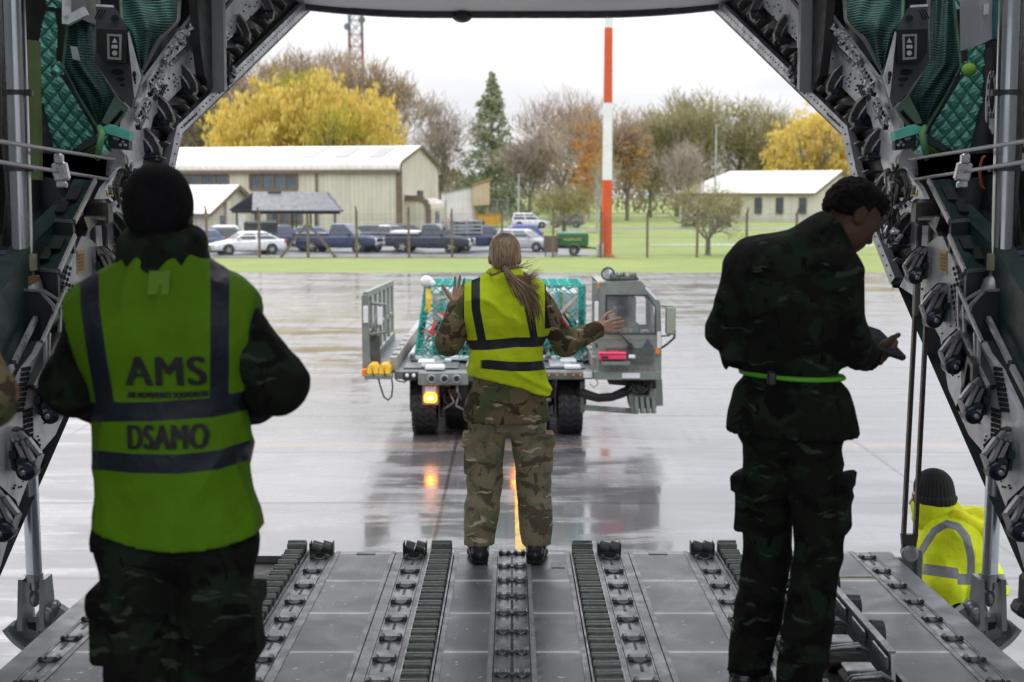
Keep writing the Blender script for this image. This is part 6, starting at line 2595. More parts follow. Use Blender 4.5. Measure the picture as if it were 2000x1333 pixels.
def sill_gear():
 """stiffener channel, shelf brackets, strut base and hinge gear along the side"""
 # outer stiffener with bright edges over the plate
 m = MB()
 pts = [(1871, 558), (1876, 622), (1900, 680), (1932, 752), (1926, 760), (1890, 700), (1872, 640)]
 m.prism([PS(x, y, .05) for x, y in pts], (.04, 0, 0))
 st = both('stiffener', m, M_FIN)
 m = MB()
 for (a, b) in (((1871, 560), (1873, 640)), ((1873, 640), (1931, 756)), ((1872, 563), (1905, 640)), ((1905, 640), (1918, 668)), ((1882, 596), (1884, 650)), ((1904, 650), (1906, 705)), ((1912, 660), (1911, 715))):
  m.bar(PS(*a, .055), PS(*b, .055), .012, .02)
 both('stiffener_edge', m, M_LATCHE, pair=st)
 # hinge link under it
 m = MB()
 m.frame([PS(x, y, .09) for x, y in ((1889, 695), (1900, 712), (1899, 770), (1878, 806), (1876, 760))], [PS(x, y, .09) for x, y in ((1890, 708), (1895, 718), (1894, 762), (1883, 784), (1882, 756))], (.03, 0, 0))
 m.prism([PS(x, y, .05) for x, y in ((1876, 700), (1905, 720), (1910, 790), (1880, 815))], (.02, 0, 0))
 both('hinge_link', m, M_LATCH)
 # dark longeron rising behind
 m = MB()
 m.prism([PX(x, y, 2.32) for x, y in ((1800, 425), (1835, 435), (1880, 520), (1930, 650), (1960, 700), (2080, 900), (2080, 700), (1990, 560), (1940, 480), (1860, 400))], (.1, 0, 0))
 lg = both('longeron', m, M_TEALD)
 for (a, b) in (((1930, 622), (1972, 708)), ((1976, 716), (2030, 820)), ((1838, 458), (1872, 526)), ((1926, 690), (2012, 855))):
  m = MB()
  m.bar(PX(*a, 2.27), PX(*b, 2.27), .02, .025)
  both('longeron_edge', m, M_LATCHE, pair=lg)
 # two shelf brackets
 for (q, holes) in (([(1817, 352), (1856, 350), (1893, 430), (1858, 433)], ((.3, .4), (.62, .7))), ([(1857, 461), (1897, 459), (1925, 527), (1888, 530)], ((.28, .3), (.65, .6)))):
  m = MB()
  tp = [PX(x, y, 2.2+.12*(i in (1, 2))) for i, (x, y) in enumerate(q)]
  m.prism(tp, (0, .02, -.03))
  sh = both('shelf_bracket', m, M_TEALD)
  m = MB()
  m.bar(tp[0]-Vector((.01, 0, 0)), tp[3]-Vector((.01, 0, 0)), .012, .028)
  m.bar(tp[3], tp[2], .012, .016)
  both('bright_edge', m, M_LATCHE, pair=sh)
  m = MB()
  for (f, g) in holes:
   a = tp[0].lerp(tp[3], g-.18).lerp(tp[1].lerp(tp[2], g-.18), f+.2)
   b = tp[0].lerp(tp[3], g+.16).lerp(tp[1].lerp(tp[2], g+.16), f+.2)
   m.bar(a+Vector((0, -.012, .006)), b+Vector((0, -.012, .006)), .05, .02)
  both('slot', m, M_HOLE, pair=sh)
  m = MB()
  dz = Vector((0, .0, -.16))
  m.prism([tp[3], tp[2], tp[2]+dz, tp[3]+dz], (0, .03, 0))
  both('drop_plate', m, M_BRK, pair=sh)
 # strut top bearing
 m = MB()
 c = PX(1808, 415, 2.2)
 m.box(c, (.13, .12, .14), bev=.02)
 m.prism([PX(x, y, 2.18) for x, y in ((1798, 424), (1836, 424), (1828, 448), (1832, 462), (1815, 440))], (.1, 0, 0))
 m.cyl(PX(1796, 427, 2.15), PX(1836, 425, 2.2), .012, n=8)
 both('strut_bearing', m, M_LATCH)
 m = MB()
 m.box(PX(1790, 578, 2.17), (.03, .05, .21), bev=.006)
 both('buffer', m, pm('buffer_grey', (.16, .15, .15), .5, .2, .2), )
 # cylinder base
 m = MB()
 b0, b1 = P(1935, 640, 6.2), P(1935, 566, 6.2)
 m.prism([P(x, y, 6.1) for x, y in ((1893, 624), (1899, 600), (1926, 570), (1966, 570), (1972, 630), (1960, 668), (1915, 665))], (0, .22, 0))
 cb = both('strut_base', m, pm('base_dark_grey', (.025, .03, .031), .4, .3, .2, 4))
 m = MB()
 for (a, e) in (((1886, 586), (1915, 568)), ((1893, 600), (1920, 570)), ((1915, 568), (1965, 566))):
  m.bar(P(*a, 6.08), P(*e, 6.08), .012, .012)
 both('base_edge', m, M_LATCHE, pair=cb)
 # the big polished tube, collars and clamps
 a, e = P(1955, 515, 6.2), P(1975, -60, 6.2)
 m = MB()
 m.cyl(a, e, .052, n=28)
 tb = both('strut_tube', m, M_TUBE)
 m = MB()
 m.cyl(P(1954, 528, 6.2), P(1955, 496, 6.2), .064, n=24)
 both('collar', m, M_OLIVE, pair=tb)
 m = MB()
 m.lathe(P(1950, 566, 6.2), (0, 0, 1), [(0, .085), (.05, .07), (.07, .045), (.11, .045)], 22)
 both('foot', m, M_STEEL, pair=tb)
 m = MB()
 m.cyl(P(1952, 562, 6.19), P(1952, 538, 6.19), .07, n=22)
 m.mirror().build('foot_ring', pm('foot_ring_orange', (.25, .12, .05), .5), tb[1])
 for (y, fx) in ((182, 1968), (330, 1963)):
  m = MB()
  c = P(fx, y, 6.2)
  m.cyl(c-Vector((0, 0, .012)), c+Vector((0, 0, .012)), .062, n=22)
  m.box(c+Vector((-.07, -.02, 0)), (.03, .03, .03))
  both('clamp', m, M_GASK, pair=tb)
 m = MB()
 m.tube([P(1995, 0, 6.5), P(1993, 180, 6.5), P(1985, 380, 6.4), P(1990, 480, 6.4)], .014, 6)
 m.tube([P(1999, 0, 6.4), P(1998, 260, 6.4), P(1983, 420, 6.3), P(1984, 500, 6.3)], .006, 5)
 both('pipe', m, M_WIRE2, pair=tb)
 m = MB()
 for (x, y, r_) in ((1988, 497, .035), (1988, 508, .04)):
  m.cyl(P(x, y, 6.3), P(x, y-7, 6.3), r_, n=12)
 both('pipe_union', m, pm('union_blue', (.09, .11, .2), .4), pair=tb)
sill_gear()
def PB(px, py, X_):
 return P(px, py, X_*2.85)
def soft_lining():
 """quilts, nets, brackets and ducts on the fuselage side"""
 def inpoly(x, y, poly):
  c = False
  n = len(poly)
  for i in range(n):
   x1, y1 = poly[i]
   x2, y2 = poly[(i+1) % n]
   if (y1 > y) != (y2 > y) and x < (x2-x1)*(y-y1)/(y2-y1)+x1:
    c = not c
  return c
 def quilt(poly, X_, per=27, h=.045, st=2.0, only=0, dep=None):
  xs = [p[0] for p in poly]
  ys = [p[1] for p in poly]
  nx, ny = int((max(xs)-min(xs))/st)+2, int((max(ys)-min(ys))/st)+2
  idx = {}
  m = MB()
  seam = []
  vs = []
  r = random.Random(int(poly[0][0]))
  for j in range(ny):
   for i in range(nx):
    x, y = min(xs)-st+i*st, min(ys)-st+j*st
    if not inpoly(x, y, poly):
     continue
    a = (x*.9+y*.75)/per+.12*math.sin(y*.05)
    b_ = (x*.9-y*.75)/per+.1*math.sin(x*.06+1)
    fa, fb = abs(math.sin(math.pi*a)), abs(math.sin(math.pi*b_))
    k = min(fa, fb)
    hh = h*(k**.5)
    d = ray(x, y)
    t = X_*2.85/d.y - (hh+.006*math.sin(x*.5+y*.8)*k)*1.6
    p = Vector((0, 0, CAMZ))+d*t
    idx[i, j] = len(vs)
    vs.append(p)
    seam.append(min(1, k*4))
  fs = []
  for (i, j) in idx:
   if (i+1, j) in idx and (i, j+1) in idx and (i+1, j+1) in idx:
    fs.append((idx[i, j], idx[i+1, j], idx[i+1, j+1], idx[i, j+1]))
  m.add(vs, fs, True)
  o = both('quilted_lining', m, M_QUILT, only=only)
  for q in o:
   if q is None:
    continue
   at = q.data.attributes.new('seam', 'FLOAT', 'POINT')
   at.data.foreach_set('value', seam)
  return o
 big = [(1892, 24), (1912, 20), (1926, 80), (1924, 210), (1912, 300), (1880, 302), (1845, 288), (1812, 268), (1820, 246), (1868, 168), (1890, 130), (1886, 60)]
 quilt(big, 2.92)
 quilt([(1862, -12), (1914, -12), (1910, 14), (1866, 20)], 2.72, 30, .06)
 quilt([(1871, 130), (1885, 118), (1902, 126), (1903, 146), (1890, 153), (1875, 146)], 2.66, 26, .09)
 quilt([(1772, 268), (1790, 262), (1806, 274), (1812, 292), (1790, 304), (1776, 292)], 2.6, 30, .09)
 quilt([(1975, -12), (2000, -12), (2000, 70), (1985, 70)], 2.95, 30, .05, only=-1)
 m = MB()
 c = PB(1893, 136, 2.6)
 m.sphere(c, .045, 10, 8, (1, .6, .8))
 both('light_knob', m, pm('knob_lime', (.2, .42, .05), .5), only=1)
 # nets as gently billowed sheets
 def net(q4, X_, bulge=.1, n=16):
  """q4: two side curves as lists of (x,y)"""
  A, B_ = q4
  vs = []
  for j in range(n+1):
   f = j/n*(len(A)-1)
   k = min(int(f), len(A)-2)
   g = f-k
   a = Vector(A[k]).lerp(Vector(A[k+1]), g)
   b_ = Vector(B_[k]).lerp(Vector(B_[k+1]), g)
   for i in range(n+1):
    u = i/n
    p = a.lerp(b_, u)
    d = ray(p.x, p.y)
    t = X_*2.85/d.y - bulge*math.sin(math.pi*u)*math.sin(math.pi*min(1, j/n+.05)) + .02*math.sin(u*14+j*.5)
    vs.append(Vector((0, 0, CAMZ))+d*t)
  m = MB()
  m.add(vs, [(j*(n+1)+i, j*(n+1)+i+1, (j+1)*(n+1)+i+1, (j+1)*(n+1)+i) for j in range(n) for i in range(n)], True)
  o = both('mesh_net', m, M_NETD)
  N = n+1
  for side in (0, n):
   mm = MB()
   mm.tube([vs[j*N+side] for j in range(N)], .013, 5)
   both('hem', mm, M_HEM if side == 0 else M_HEMG, pair=o)
  mm = MB()
  mm.tube([vs[n*N+i] for i in range(N)], .012, 5)
  both('hem', mm, M_HEMG, pair=o)
  return o
 net(([(1650, -10), (1652, 40), (1690, 78), (1723, 140)], [(1764, -10), (1762, 45), (1752, 62), (1725, 146)]), 2.62)
 net(([(1814, -10), (1815, 60), (1814, 120), (1772, 190), (1805, 246)], [(1862, -10), (1868, 50), (1876, 128), (1845, 190), (1809, 250)]), 2.74)
 # label patch on the nearer net
 m = MB()
 m.prism([PB(x, y, 2.55) for x, y in ((1850, 92), (1863, 90), (1858, 116), (1843, 119))], (0, .004, 0))
 both('label_patch', m, pm('patch_grey', (.3, .35, .33), .6, 0, .2, 20), only=-1)
 # frame bracket with lamp panel
 m = MB()
 br = [(1778, 14), (1812, 12), (1815, 122), (1770, 186), (1744, 212), (1724, 146), (1752, 58)]
 m.prism([PB(x, y, 2.6) for x, y in br], (0, .05, 0))
 bo = both('frame_bracket', m, M_BRK)
 m = MB()
 m.prism([PB(x, y, 2.58) for x, y in ((1749, 62), (1751, 64), (1738, 190), (1726, 150))], (0, .02, 0))
 m.bar(PB(1778, 13, 2.57), PB(1812, 11, 2.57), .015, .012)
 both('bracket_edge', m, M_PLATE, pair=bo)
 m = MB()
 m.prism([PB(x, y, 2.575) for x, y in ((1752, 59), (1812, 57), (1811, 102), (1797, 122), (1754, 124))], (0, .03, 0))
 wl = both('panel_well', m, M_HOLE, pair=bo)
 m = MB()
 o_ = [PB(x, y, 2.56) for x, y in ((1762, 68), (1790, 67), (1789, 116), (1763, 118))]
 i_ = [PB(x, y, 2.56) for x, y in ((1766, 72), (1786, 71), (1785.5, 112), (1766.5, 113))]
 m.frame(o_, i_, (0, -.01, 0))
 pf = both('panel_frame', m, pm('panel_frame_grey', (.2, .2, .21), .5), pair=bo)
 m = MB()
 m.add([PB(x, y, 2.557) for x, y in ((1776, 74), (1770.5, 84), (1781.5, 84))], [(0, 1, 2)])
 m.add([PB(x, y, 2.557) for x, y in ((1770.5, 88), (1782, 88), (1782, 95), (1770.5, 95))], [(0, 1, 2, 3)])
 m.add([PB(1776+5.2*math.cos(t), 104+5.2*math.sin(t), 2.557) for t in np.linspace(0, 6.2, 15)], [tuple(range(15))])
 both('symbol', m, pm('symbol_grey', (.34, .34, .34), .5), pair=pf)
 m = MB()
 for (x, y, rx, ry) in ((1776, 36, 8, 7), (1771, 141, 12, 6), (1765, 155, 9, 4), (1761, 167, 5, 2.5), (1738, 146, 4, 7), (1737, 155, 3, 5), (1736, 162, 2, 3)):
  m.add([PB(x+rx*math.cos(t), y+ry*math.sin(t), 2.594 if x > 1745 else 2.57) for t in np.linspace(0, 6.0, 14)], [tuple(range(14))])
 for k in range(3):
  m.add([PB(x+k*5, y-k*1.0, 2.594) for x, y in ((1793, 20), (1796, 20), (1806, 38), (1804, 40))], [(0, 1, 2, 3)])
 both('bracket_hole', m, M_HOLE, pair=bo)
 # hanging black beam with bright leading edge, grey junction box with slot
 m = MB()
 m.prism([PL(x, y, .12) for x, y in ((1620, -20), (1650, -20), (1642, 90), (1634, 150), (1618, 176))], _Nin*.06)
 hb = both('hanging_beam', m, M_FIN)
 m = MB()
 m.prism([PL(x, y, .2) for x, y in ((1614, -20), (1620, -20), (1616, 184), (1611, 178))], _Nin*.1)
 both('beam_edge', m, pm('beam_edge_grey', (.2, .21, .23), .4, .3, .1), pair=hb)
 m = MB()
 m.prism([PL(x, y, .12) for x, y in ((1590, 32), (1612, 20), (1612, 98), (1597, 107), (1588, 94))], _Nin*.1)
 jb = both('junction_box', m, M_PLATE)
 m = MB()
 m.prism([PL(x, y, .123) for x, y in ((1594, 58), (1600, 56), (1598, 92), (1593, 90))], _Nin*.02)
 both('slot', m, M_HOLE, pair=jb)
 # grey and teal cabinet at the top, right hand side only
 m = MB()
 m.prism([P(x, y, 6.9) for x, y in ((1913, -20), (1941, -20), (1940, 75), (1914, 88))], (0, .3, 0))
 cb = both('equipment_box', m, pm('box_grey', (.28, .29, .33), .5, .1, .1, 3), only=1)
 m = MB()
 m.prism([P(x, y, 6.88) for x, y in ((1941.5, -20), (1958, -20), (1957, 76), (1940.5, 76))], (0, .3, 0))
 both('box_side', m, pm('box_teal', (.01, .1, .11), .5), only=1, pair=(cb[0], None))
 m = MB()
 m.prism([P(x, y, 6.87) for x, y in ((1924, 8), (1932, 7), (1931, 27), (1923, 29))], (0, .02, 0))
 both('label_plate', m, pm('label_grey', (.5, .5, .52), .5), only=1, pair=(cb[0], None))
 # left hand side: pale green curtain panel and a white framed box
 m = MB()
 m.prism([P(x, y, 7.3) for x, y in ((1927, 80), (1962, 76), (1960, 350), (1922, 352), (1925, 200))], (0, .05, 0))
 both('curtain', m, pm('curtain_lime', (.11, .16, .06), .8, 0, .2, 4, bump=.2, bscale=30), only=-1)
 m = MB()
 m.prism([P(x, y, 7.6) for x, y in ((1836, -20), (1869, -20), (1869, 20), (1836, 40))], (0, .3, 0))
 wb = both('stowage_box', m, pm('stow_grey', (.16, .18, .17), .5), only=-1)
 m = MB()
 m.bar(P(1870, -15, 7.5), P(1870, 48, 7.5), .04, .04, up=(0, 1, 0))
 m.bar(P(1831, 22, 7.5), P(1870, 42, 7.5), .04, .05)
 both('box_rim', m, M_PLATE, only=-1, pair=(None, wb[1]))
 # ducts and dark blanket column
 m = MB()
 m.tube([PB(1933, 95, 2.9), PB(1929, 200, 2.9), PB(1912, 300, 2.85), PB(1888, 400, 2.8), PB(1876, 440, 2.75)], [.035, .04, .06, .09, .1], 14)
 both('duct', m, M_DUCT)
 m = MB()
 m.tube([PB(1966, 80, 2.95), PB(1958, 150, 2.95), PB(1945, 320, 2.9), PB(1925, 470, 2.85)], [.1, .1, .1, .09], 12)
 both('duct', m, M_DUCT)
 # white pierced ring tags, right hand side only
 for (x, y, sx, sy, yy) in ((1938, 185, 11, 50, 6.9), (1997, 245, 8, 58, 6.5)):
  m = MB()
  n = 20
  o_ = [P(x+sx*math.cos(t), y+sy*math.sin(t)*.95, yy) for t in np.linspace(0, 2*math.pi, n+1)[:-1]]
  i_ = [P(x+sx*.55*math.cos(t), y+sy*.72*math.sin(t), yy) for t in np.linspace(0, 2*math.pi, n+1)[:-1]]
  m.frame(o_, i_, (0, .012, 0))
  m.prism([P(x+dx, y+dy, yy) for dx, dy in ((-5, sy*.9), (5, sy*.9), (6, sy*1.35), (1, sy*1.55), (-5, sy*1.3))], (0, .012, 0))
  m.prism([P(x+dx, y+dy, yy) for dx, dy in ((-sx*1.1, sy*.1), (-sx*.8, sy*.1), (-sx*.9, sy*1.1), (-sx*1.15, sy*1.0))], (0, .012, 0))
  o = both('ring_tag', m, pm('tag_white', (.42, .42, .44), .6, 0, .1), only=1)
  m = MB()
  for t in np.linspace(.2, 2*math.pi, 12):
   m.box(P(x+sx*.78*math.cos(t), y+sy*.86*math.sin(t), yy-.012), (.006, .006, .03))
  both('tag_slot', m, M_HOLE, only=1, pair=(o[0], None))
 # red hoop in the dark
 m = MB()
 m.tube([P(1924+10*math.cos(t), 338+32*math.sin(t), 6.8) for t in np.linspace(1.6, 4.8, 12)], .008, 5)
 both('hoop', m, pm('hoop_red', (.3, .05, .03), .5), only=1)
 # teal arm and brackets where the net meets the sill
 m = MB()
 m.prism([PB(x, y, 2.5) for x, y in ((1747, 258), (1786, 243), (1804, 250), (1806, 258), (1790, 262), (1748, 274))], (0, .08, 0))
 ta = both('cross_arm', m, M_TEAL)
 m = MB()
 m.prism([PB(x, y, 2.52) for x, y in ((1748, 275), (1790, 263), (1788, 290), (1748, 294))], (0, .06, 0))
 both('arm_web', m, M_TEALD, pair=ta)
 m = MB()
 for (x, y) in ((1756, 283), (1765, 283), (1770, 272), (1776, 270), (1760, 277)):
  m.sphere(PB(x, y, 2.515), .012, 6, 4)
 both('bolt', m, M_CLIP, pair=ta)
 m = MB()
 m.prism([PB(x, y, 2.6) for x, y in ((1812, 262), (1850, 286), (1846, 298), (1808, 276))], (0, .05, 0))
 both('slotted_bar', m, M_TEALD)
 m = MB()
 m.tube([PB(1806, 250, 2.5), PB(1801, 262, 2.48), PB(1806, 290, 2.48), PB(1810, 310, 2.5)], .02, 6)
 both('hose', m, pm('hose_green', (.09, .25, .1), .6))
 m = MB()
 m.prism([PB(x, y, 2.7) for x, y in ((1752, 210), (1775, 186), (1802, 240), (1770, 250))], (0, .03, 0))
 pb = both('pierced_arm', m, pm('arm_pale_green', (.13, .2, .16), .5))
 m = MB()
 for k in range(6):
  x, y = 1764+k*4, 222+k*4.5
  m.bar(PB(x-3, y-5, 2.66), PB(x+3, y+5, 2.66), .012, .02)
 both('slot', m, M_HOLE, pair=pb)
 # dark transverse beam under the quilt and pulley drum
 m = MB()
 m.prism([PB(x, y, 2.62) for x, y in ((1790, 306), (1915, 300), (1900, 340), (1840, 352), (1795, 352))], (.12, 0, 0))
 both('transverse_beam', m, pm('beam_blue_grey', (.015, .022, .025), .6, .1, .3, 4))
 c = PX(1772, 316, 2.35)
 m = MB()
 k = .0095
 m.lathe(c+Vector((0, -.12, 0)), (.12, 1, 0), [(0, .02), (.0, .075), (.02, .085), (.2, .085)], 26)
 dm = both('cable_drum', m, pm('drum_dark', (.045, .042, .035), .45, .3, .2, 5))
 m = MB()
 m.lathe(c+Vector((0, -.125, 0)), (.12, 1, 0), [(-.004, .087), (0, .09), (.03, .09)], 26)
 both('drum_rim', m, M_LATCHE, pair=dm)
soft_lining()
def cables_and_looms():
 for (a, b, ya, yb) in (((2030, 272), (1776, 312), 4.9, 7.5), ((2030, 312), (1780, 352), 4.9, 7.5)):
  m = MB()
  A, B_ = P(*a, ya), P(*b, yb)
  m.cyl(A, B_, .0095, n=8)
  both('winch_cable', m, M_CABLE)
 m = MB()
 c = P(1881, 336, 6.1)
 m.box(c, (.07, .05, .09), Matrix.Rotation(.2, 3, 'Y'), bev=.01)
 m.box(c+Vector((0, -.02, .06)), (.04, .04, .05), bev=.008)
 m.box(c+Vector((-.01, -.02, -.06)), (.05, .03, .03), bev=.006)
 both('cable_clamp', m, M_CLIP)
 # wire looms: tangled dark wiring with bright connectors
 r = random.Random(31)
 for (pts, n, sp_, fn) in (([(1592, 105), (1588, 130), (1580, 158), (1592, 176)], 22, 9, lambda x, y: PL(x, y, r.uniform(.06, .14))),
        ([(1752, 330), (1746, 360), (1738, 400), (1734, 445), (1742, 470)], 34, 13, lambda x, y: PX(x, y, 2.16-r.uniform(0, .07))),
        ([(1768, 345), (1778, 372), (1770, 398), (1752, 400)], 14, 9, lambda x, y: PX(x, y, 2.16-r.uniform(0, .05)))):
  m = MB()
  cl = []
  for i in range(n):
   q = [(x+r.gauss(0, sp_*.55), y+r.gauss(0, sp_*.4)) for x, y in pts]
   k0 = r.randint(0, max(0, len(q)-3))
   q = q[k0:]
   m.tube([fn(x, y) for x, y in q], r.uniform(.004, .012), 5)
   if r.random() < .75:
    x, y = r.choice(q)
    p = fn(x, y)
    cl.append(MB().cyl(p, p+Vector((r.uniform(-.03, .03), -.02, r.uniform(-.06, .06))), r.uniform(.008, .016), n=8))
  o = both('wire_loom', m, M_WIRE2)
  for q in cl:
   both('connector', q, M_CLIP, pair=o)
 m = MB()
 m.box(PX(1752, 362, 2.14), (.1, .08, .14), bev=.02)
 m.box(PX(1748, 340, 2.15), (.12, .08, .06), bev=.015)
 both('valve_block', m, M_LATCH)
 m = MB()
 m.tube([PX(1793, 372, 2.1), PX(1790, 382, 2.1), PX(1780, 383, 2.12), PX(1765, 378, 2.15)], .005, 5)
 m.tube([PX(1738, 448, 2.12), PX(1742, 456, 2.12), PX(1744, 462, 2.12)], .013, 6)
 both('tag_wire', m, pm('tag_yellow', (.5, .36, .03), .5))
 m = MB()
 c = PX(1786, 302, 2.5)
 for i in range(16):
  a = r.uniform(0, 6.28)
  d = Vector((math.cos(a)*.12, -.05, math.sin(a)*.05))
  m.tube([c, c+d*.6+Vector((0, 0, .05)), c+d*1.2], .005, 4)
 both('tie_cord', m, pm('cord_green', (.09, .16, .05), .8))
 # grey connector box hanging into the picture edge on the right
 m = MB()
 p = P(2000, 1165, 5.0)
 m.box(p+Vector((.04, 0, .03)), (.1, .1, .12), bev=.015)
 m.box(p+Vector((.01, 0, -.06)), (.1, .1, .06), Matrix.Rotation(.5, 3, 'Y'), bev=.015)
 m.box(p+Vector((.09, .0, .25)), (.05, .05, .5))
 both('door_stop', m, M_FIN, only=1)
cables_and_looms()
# ================================================================== people: bodies grown from signed distance fields
_tab = np.random.RandomState(5).rand(65536).astype(np.float32)
def vnoise(p, seed=0):
 i = np.floor(p).astype(np.int64)
 f = (p-i).astype(np.float32)
 u = f*f*(3-2*f)
 out = np.zeros(len(p), np.float32)
 for dx in (0, 1):
  for dy in (0, 1):
   for dz in (0, 1):
    h = ((i[:, 0]+dx)*73856093 ^ (i[:, 1]+dy)*19349663 ^ (i[:, 2]+dz)*83492791 ^ (seed*2654435)) & 65535
    wx = u[:, 0] if dx else 1-u[:, 0]
    wy = u[:, 1] if dy else 1-u[:, 1]
    wz = u[:, 2] if dz else 1-u[:, 2]
    out += _tab[h]*wx*wy*wz
 return out
def A3(p):
 return np.array(p, np.float32)
class Cap:
 """tapered capsule; sq squeezes the section along the unit axis ax (factor <1 = flatter)"""
 def __init__(s, a, b, ra, rb=None, k=.03, ax=None, sq=1.0, sub=False):
  s.a, s.b, s.ra, s.rb, s.k, s.sq, s.sub = A3(a), A3(b), ra, (ra if rb is None else rb), k, sq, sub
  s.ax = None if ax is None else A3(ax)/np.linalg.norm(ax)
  m = max(s.ra, s.rb)
  s.lo, s.hi = np.minimum(s.a, s.b)-m, np.maximum(s.a, s.b)+m
 def d(s, p):
  a, b = s.a, s.b
  if s.ax is not None:
   q = p+np.outer((p-a)@s.ax*(1/s.sq-1), s.ax)
   bb = b+((b-a)@s.ax*(1/s.sq-1))*s.ax
  else:
   q, bb = p, b
  ba = bb-a
  pa = q-a
  L = max(1e-9, float(ba@ba))
  t = np.clip(pa@ba/L, 0, 1)
  v = pa-np.outer(t, ba)
  dd = np.sqrt((v*v).sum(1))-(s.ra+(s.rb-s.ra)*t)
  return dd*(s.sq if s.ax is not None else 1.0)**.5
class Ell:
 def __init__(s, c, r, k=.03, rot=None, sub=False):
  s.c, s.r, s.k, s.sub = A3(c), A3(r), k, sub
  s.rot = None if rot is None else np.array(rot, np.float32)
  m = float(s.r.max())
  s.lo, s.hi = s.c-m, s.c+m
 def d(s, p):
  q = p-s.c
  if s.rot is not None:
   q = q@s.rot
  k0 = np.sqrt(((q/s.r)**2).sum(1))
  k1 = np.sqrt(((q/(s.r*s.r))**2).sum(1))+1e-9
  return k0*(k0-1)/k1
class Box:
 def __init__(s, c, h, rr=.01, k=.02, rot=None, sub=False):
  s.c, s.h, s.rr, s.k, s.sub = A3(c), A3(h), rr, k, sub
  s.rot = None if rot is None else np.array(rot, np.float32)
  m = float(np.linalg.norm(s.h))
  s.lo, s.hi = s.c-m, s.c+m
 def d(s, p):
  q = p-s.c
  if s.rot is not None:
   q = q@s.rot
  q = np.abs(q)-(s.h-s.rr)
  return np.sqrt((np.maximum(q, 0)**2).sum(1))+np.minimum(q.max(1), 0)-s.rr
def field(prims, h, post=None, grow=0.0, pad=.05):
 """prims -> (verts, faces) of the zero level of their smooth union"""
 lo = np.min([q.lo for q in prims if not q.sub], 0)-pad-grow
 hi = np.max([q.hi for q in prims if not q.sub], 0)+pad+grow
 n = np.ceil((hi-lo)/h).astype(int)+1
 F = np.full(n, .3, np.float32)
 ax = [lo[i]+h*np.arange(n[i], dtype=np.float32) for i in range(3)]
 for q in prims:
  m = max(q.k, .0)+.045+grow
  i0 = np.maximum(((q.lo-m-lo)/h).astype(int), 0)
  i1 = np.minimum(((q.hi+m-lo)/h).astype(int)+2, n)
  if (i1 <= i0).any():
   continue
  g = np.stack(np.meshgrid(ax[0][i0[0]:i1[0]], ax[1][i0[1]:i1[1]], ax[2][i0[2]:i1[2]], indexing='ij'), -1)
  sh = g.shape[:3]
  d = q.d(g.reshape(-1, 3)).reshape(sh).astype(np.float32)-grow
  S = F[i0[0]:i1[0], i0[1]:i1[1], i0[2]:i1[2]]
  if q.sub:
   d = -d
   k = max(q.k, 1e-5)
   hh = np.clip(.5-.5*(d-S)/k, 0, 1)
   S[...] = S*(1-hh)*1.0 + d*hh + k*hh*(1-hh) if False else np.maximum(S, d)
  else:
   k = max(q.k, 1e-5)
   hh = np.clip(.5+.5*(S-d)/k, 0, 1)
   S[...] = S*(1-hh)+d*hh-k*hh*(1-hh)
 if post is not None:
  msk = F < .05
  idx = np.argwhere(msk)
  if len(idx):
   pts = (lo+idx*h).astype(np.float32)
   F[msk] = post(pts, F[msk])
 # guard border
 F[0], F[-1], F[:, 0], F[:, -1], F[:, :, 0], F[:, :, -1] = .3, .3, .3, .3, .3, .3
 return surfnets(F, lo, h)
def surfnets(F, lo, h):
 nx, ny, nz = F.shape
 s = F < 0
 cs = (nx-1, ny-1, nz-1)
 acc = np.zeros(cs+(3,), np.float32)
 cnt = np.zeros(cs, np.float32)
 cr = []
 for a in range(3):
  sl0 = [slice(None)]*3
  sl1 = [slice(None)]*3
  sl0[a], sl1[a] = slice(0, -1), slice(1, None)
  f0, f1 = F[tuple(sl0)], F[tuple(sl1)]
  x = s[tuple(sl0)] != s[tuple(sl1)]
  t = np.where(x, f0/np.where(f0-f1 == 0, 1, f0-f1), 0).astype(np.float32)
  cr.append((x, s[tuple(sl0)]))
  b, c = [i for i in range(3) if i != a]
  xf = x.astype(np.float32)
  for db in (0, 1):
   for dc in (0, 1):
    w = [slice(None)]*3
    w[b] = slice(db, db+cs[b])
    w[c] = slice(dc, dc+cs[c])
    w = tuple(w)
    xx = xf[w]
    acc[..., a] += t[w]*xx
    if db:
     acc[..., b] += xx
    if dc:
     acc[..., c] += xx
    cnt += xx
 val = cnt > 0
 idm = np.full(cs, -1, np.int64)
 idm[val] = np.arange(val.sum())
 ij = np.argwhere(val)
 V = (acc[val]/cnt[val][:, None]+ij)*h+lo
 Q = []
 for a in range(3):
  x, s0 = cr[a]
  b, c = [(1, 2), (2, 0), (0, 1)][a]
  sl = [slice(None)]*3
  sl[b] = slice(1, x.shape[b]-1)
  sl[c] = slice(1, x.shape[c]-1)
  e = np.argwhere(x[tuple(sl)])
  if not len(e):
   continue
  e[:, b] += 1
  e[:, c] += 1
  fl = s0[tuple(e.T)]
  q = []
  for (db, dc) in ((-1, -1), (0, -1), (0, 0), (-1, 0)):
   k = e.copy()
   k[:, b] += db
   k[:, c] += dc
   q.append(idm[tuple(k.T)])
  q = np.stack(q, 1)
  q[~fl] = q[~fl][:, ::-1]
  Q.append(q)
 Q = np.concatenate(Q)
 Q = Q[(Q >= 0).all(1)]
 return V.astype(np.float32), Q
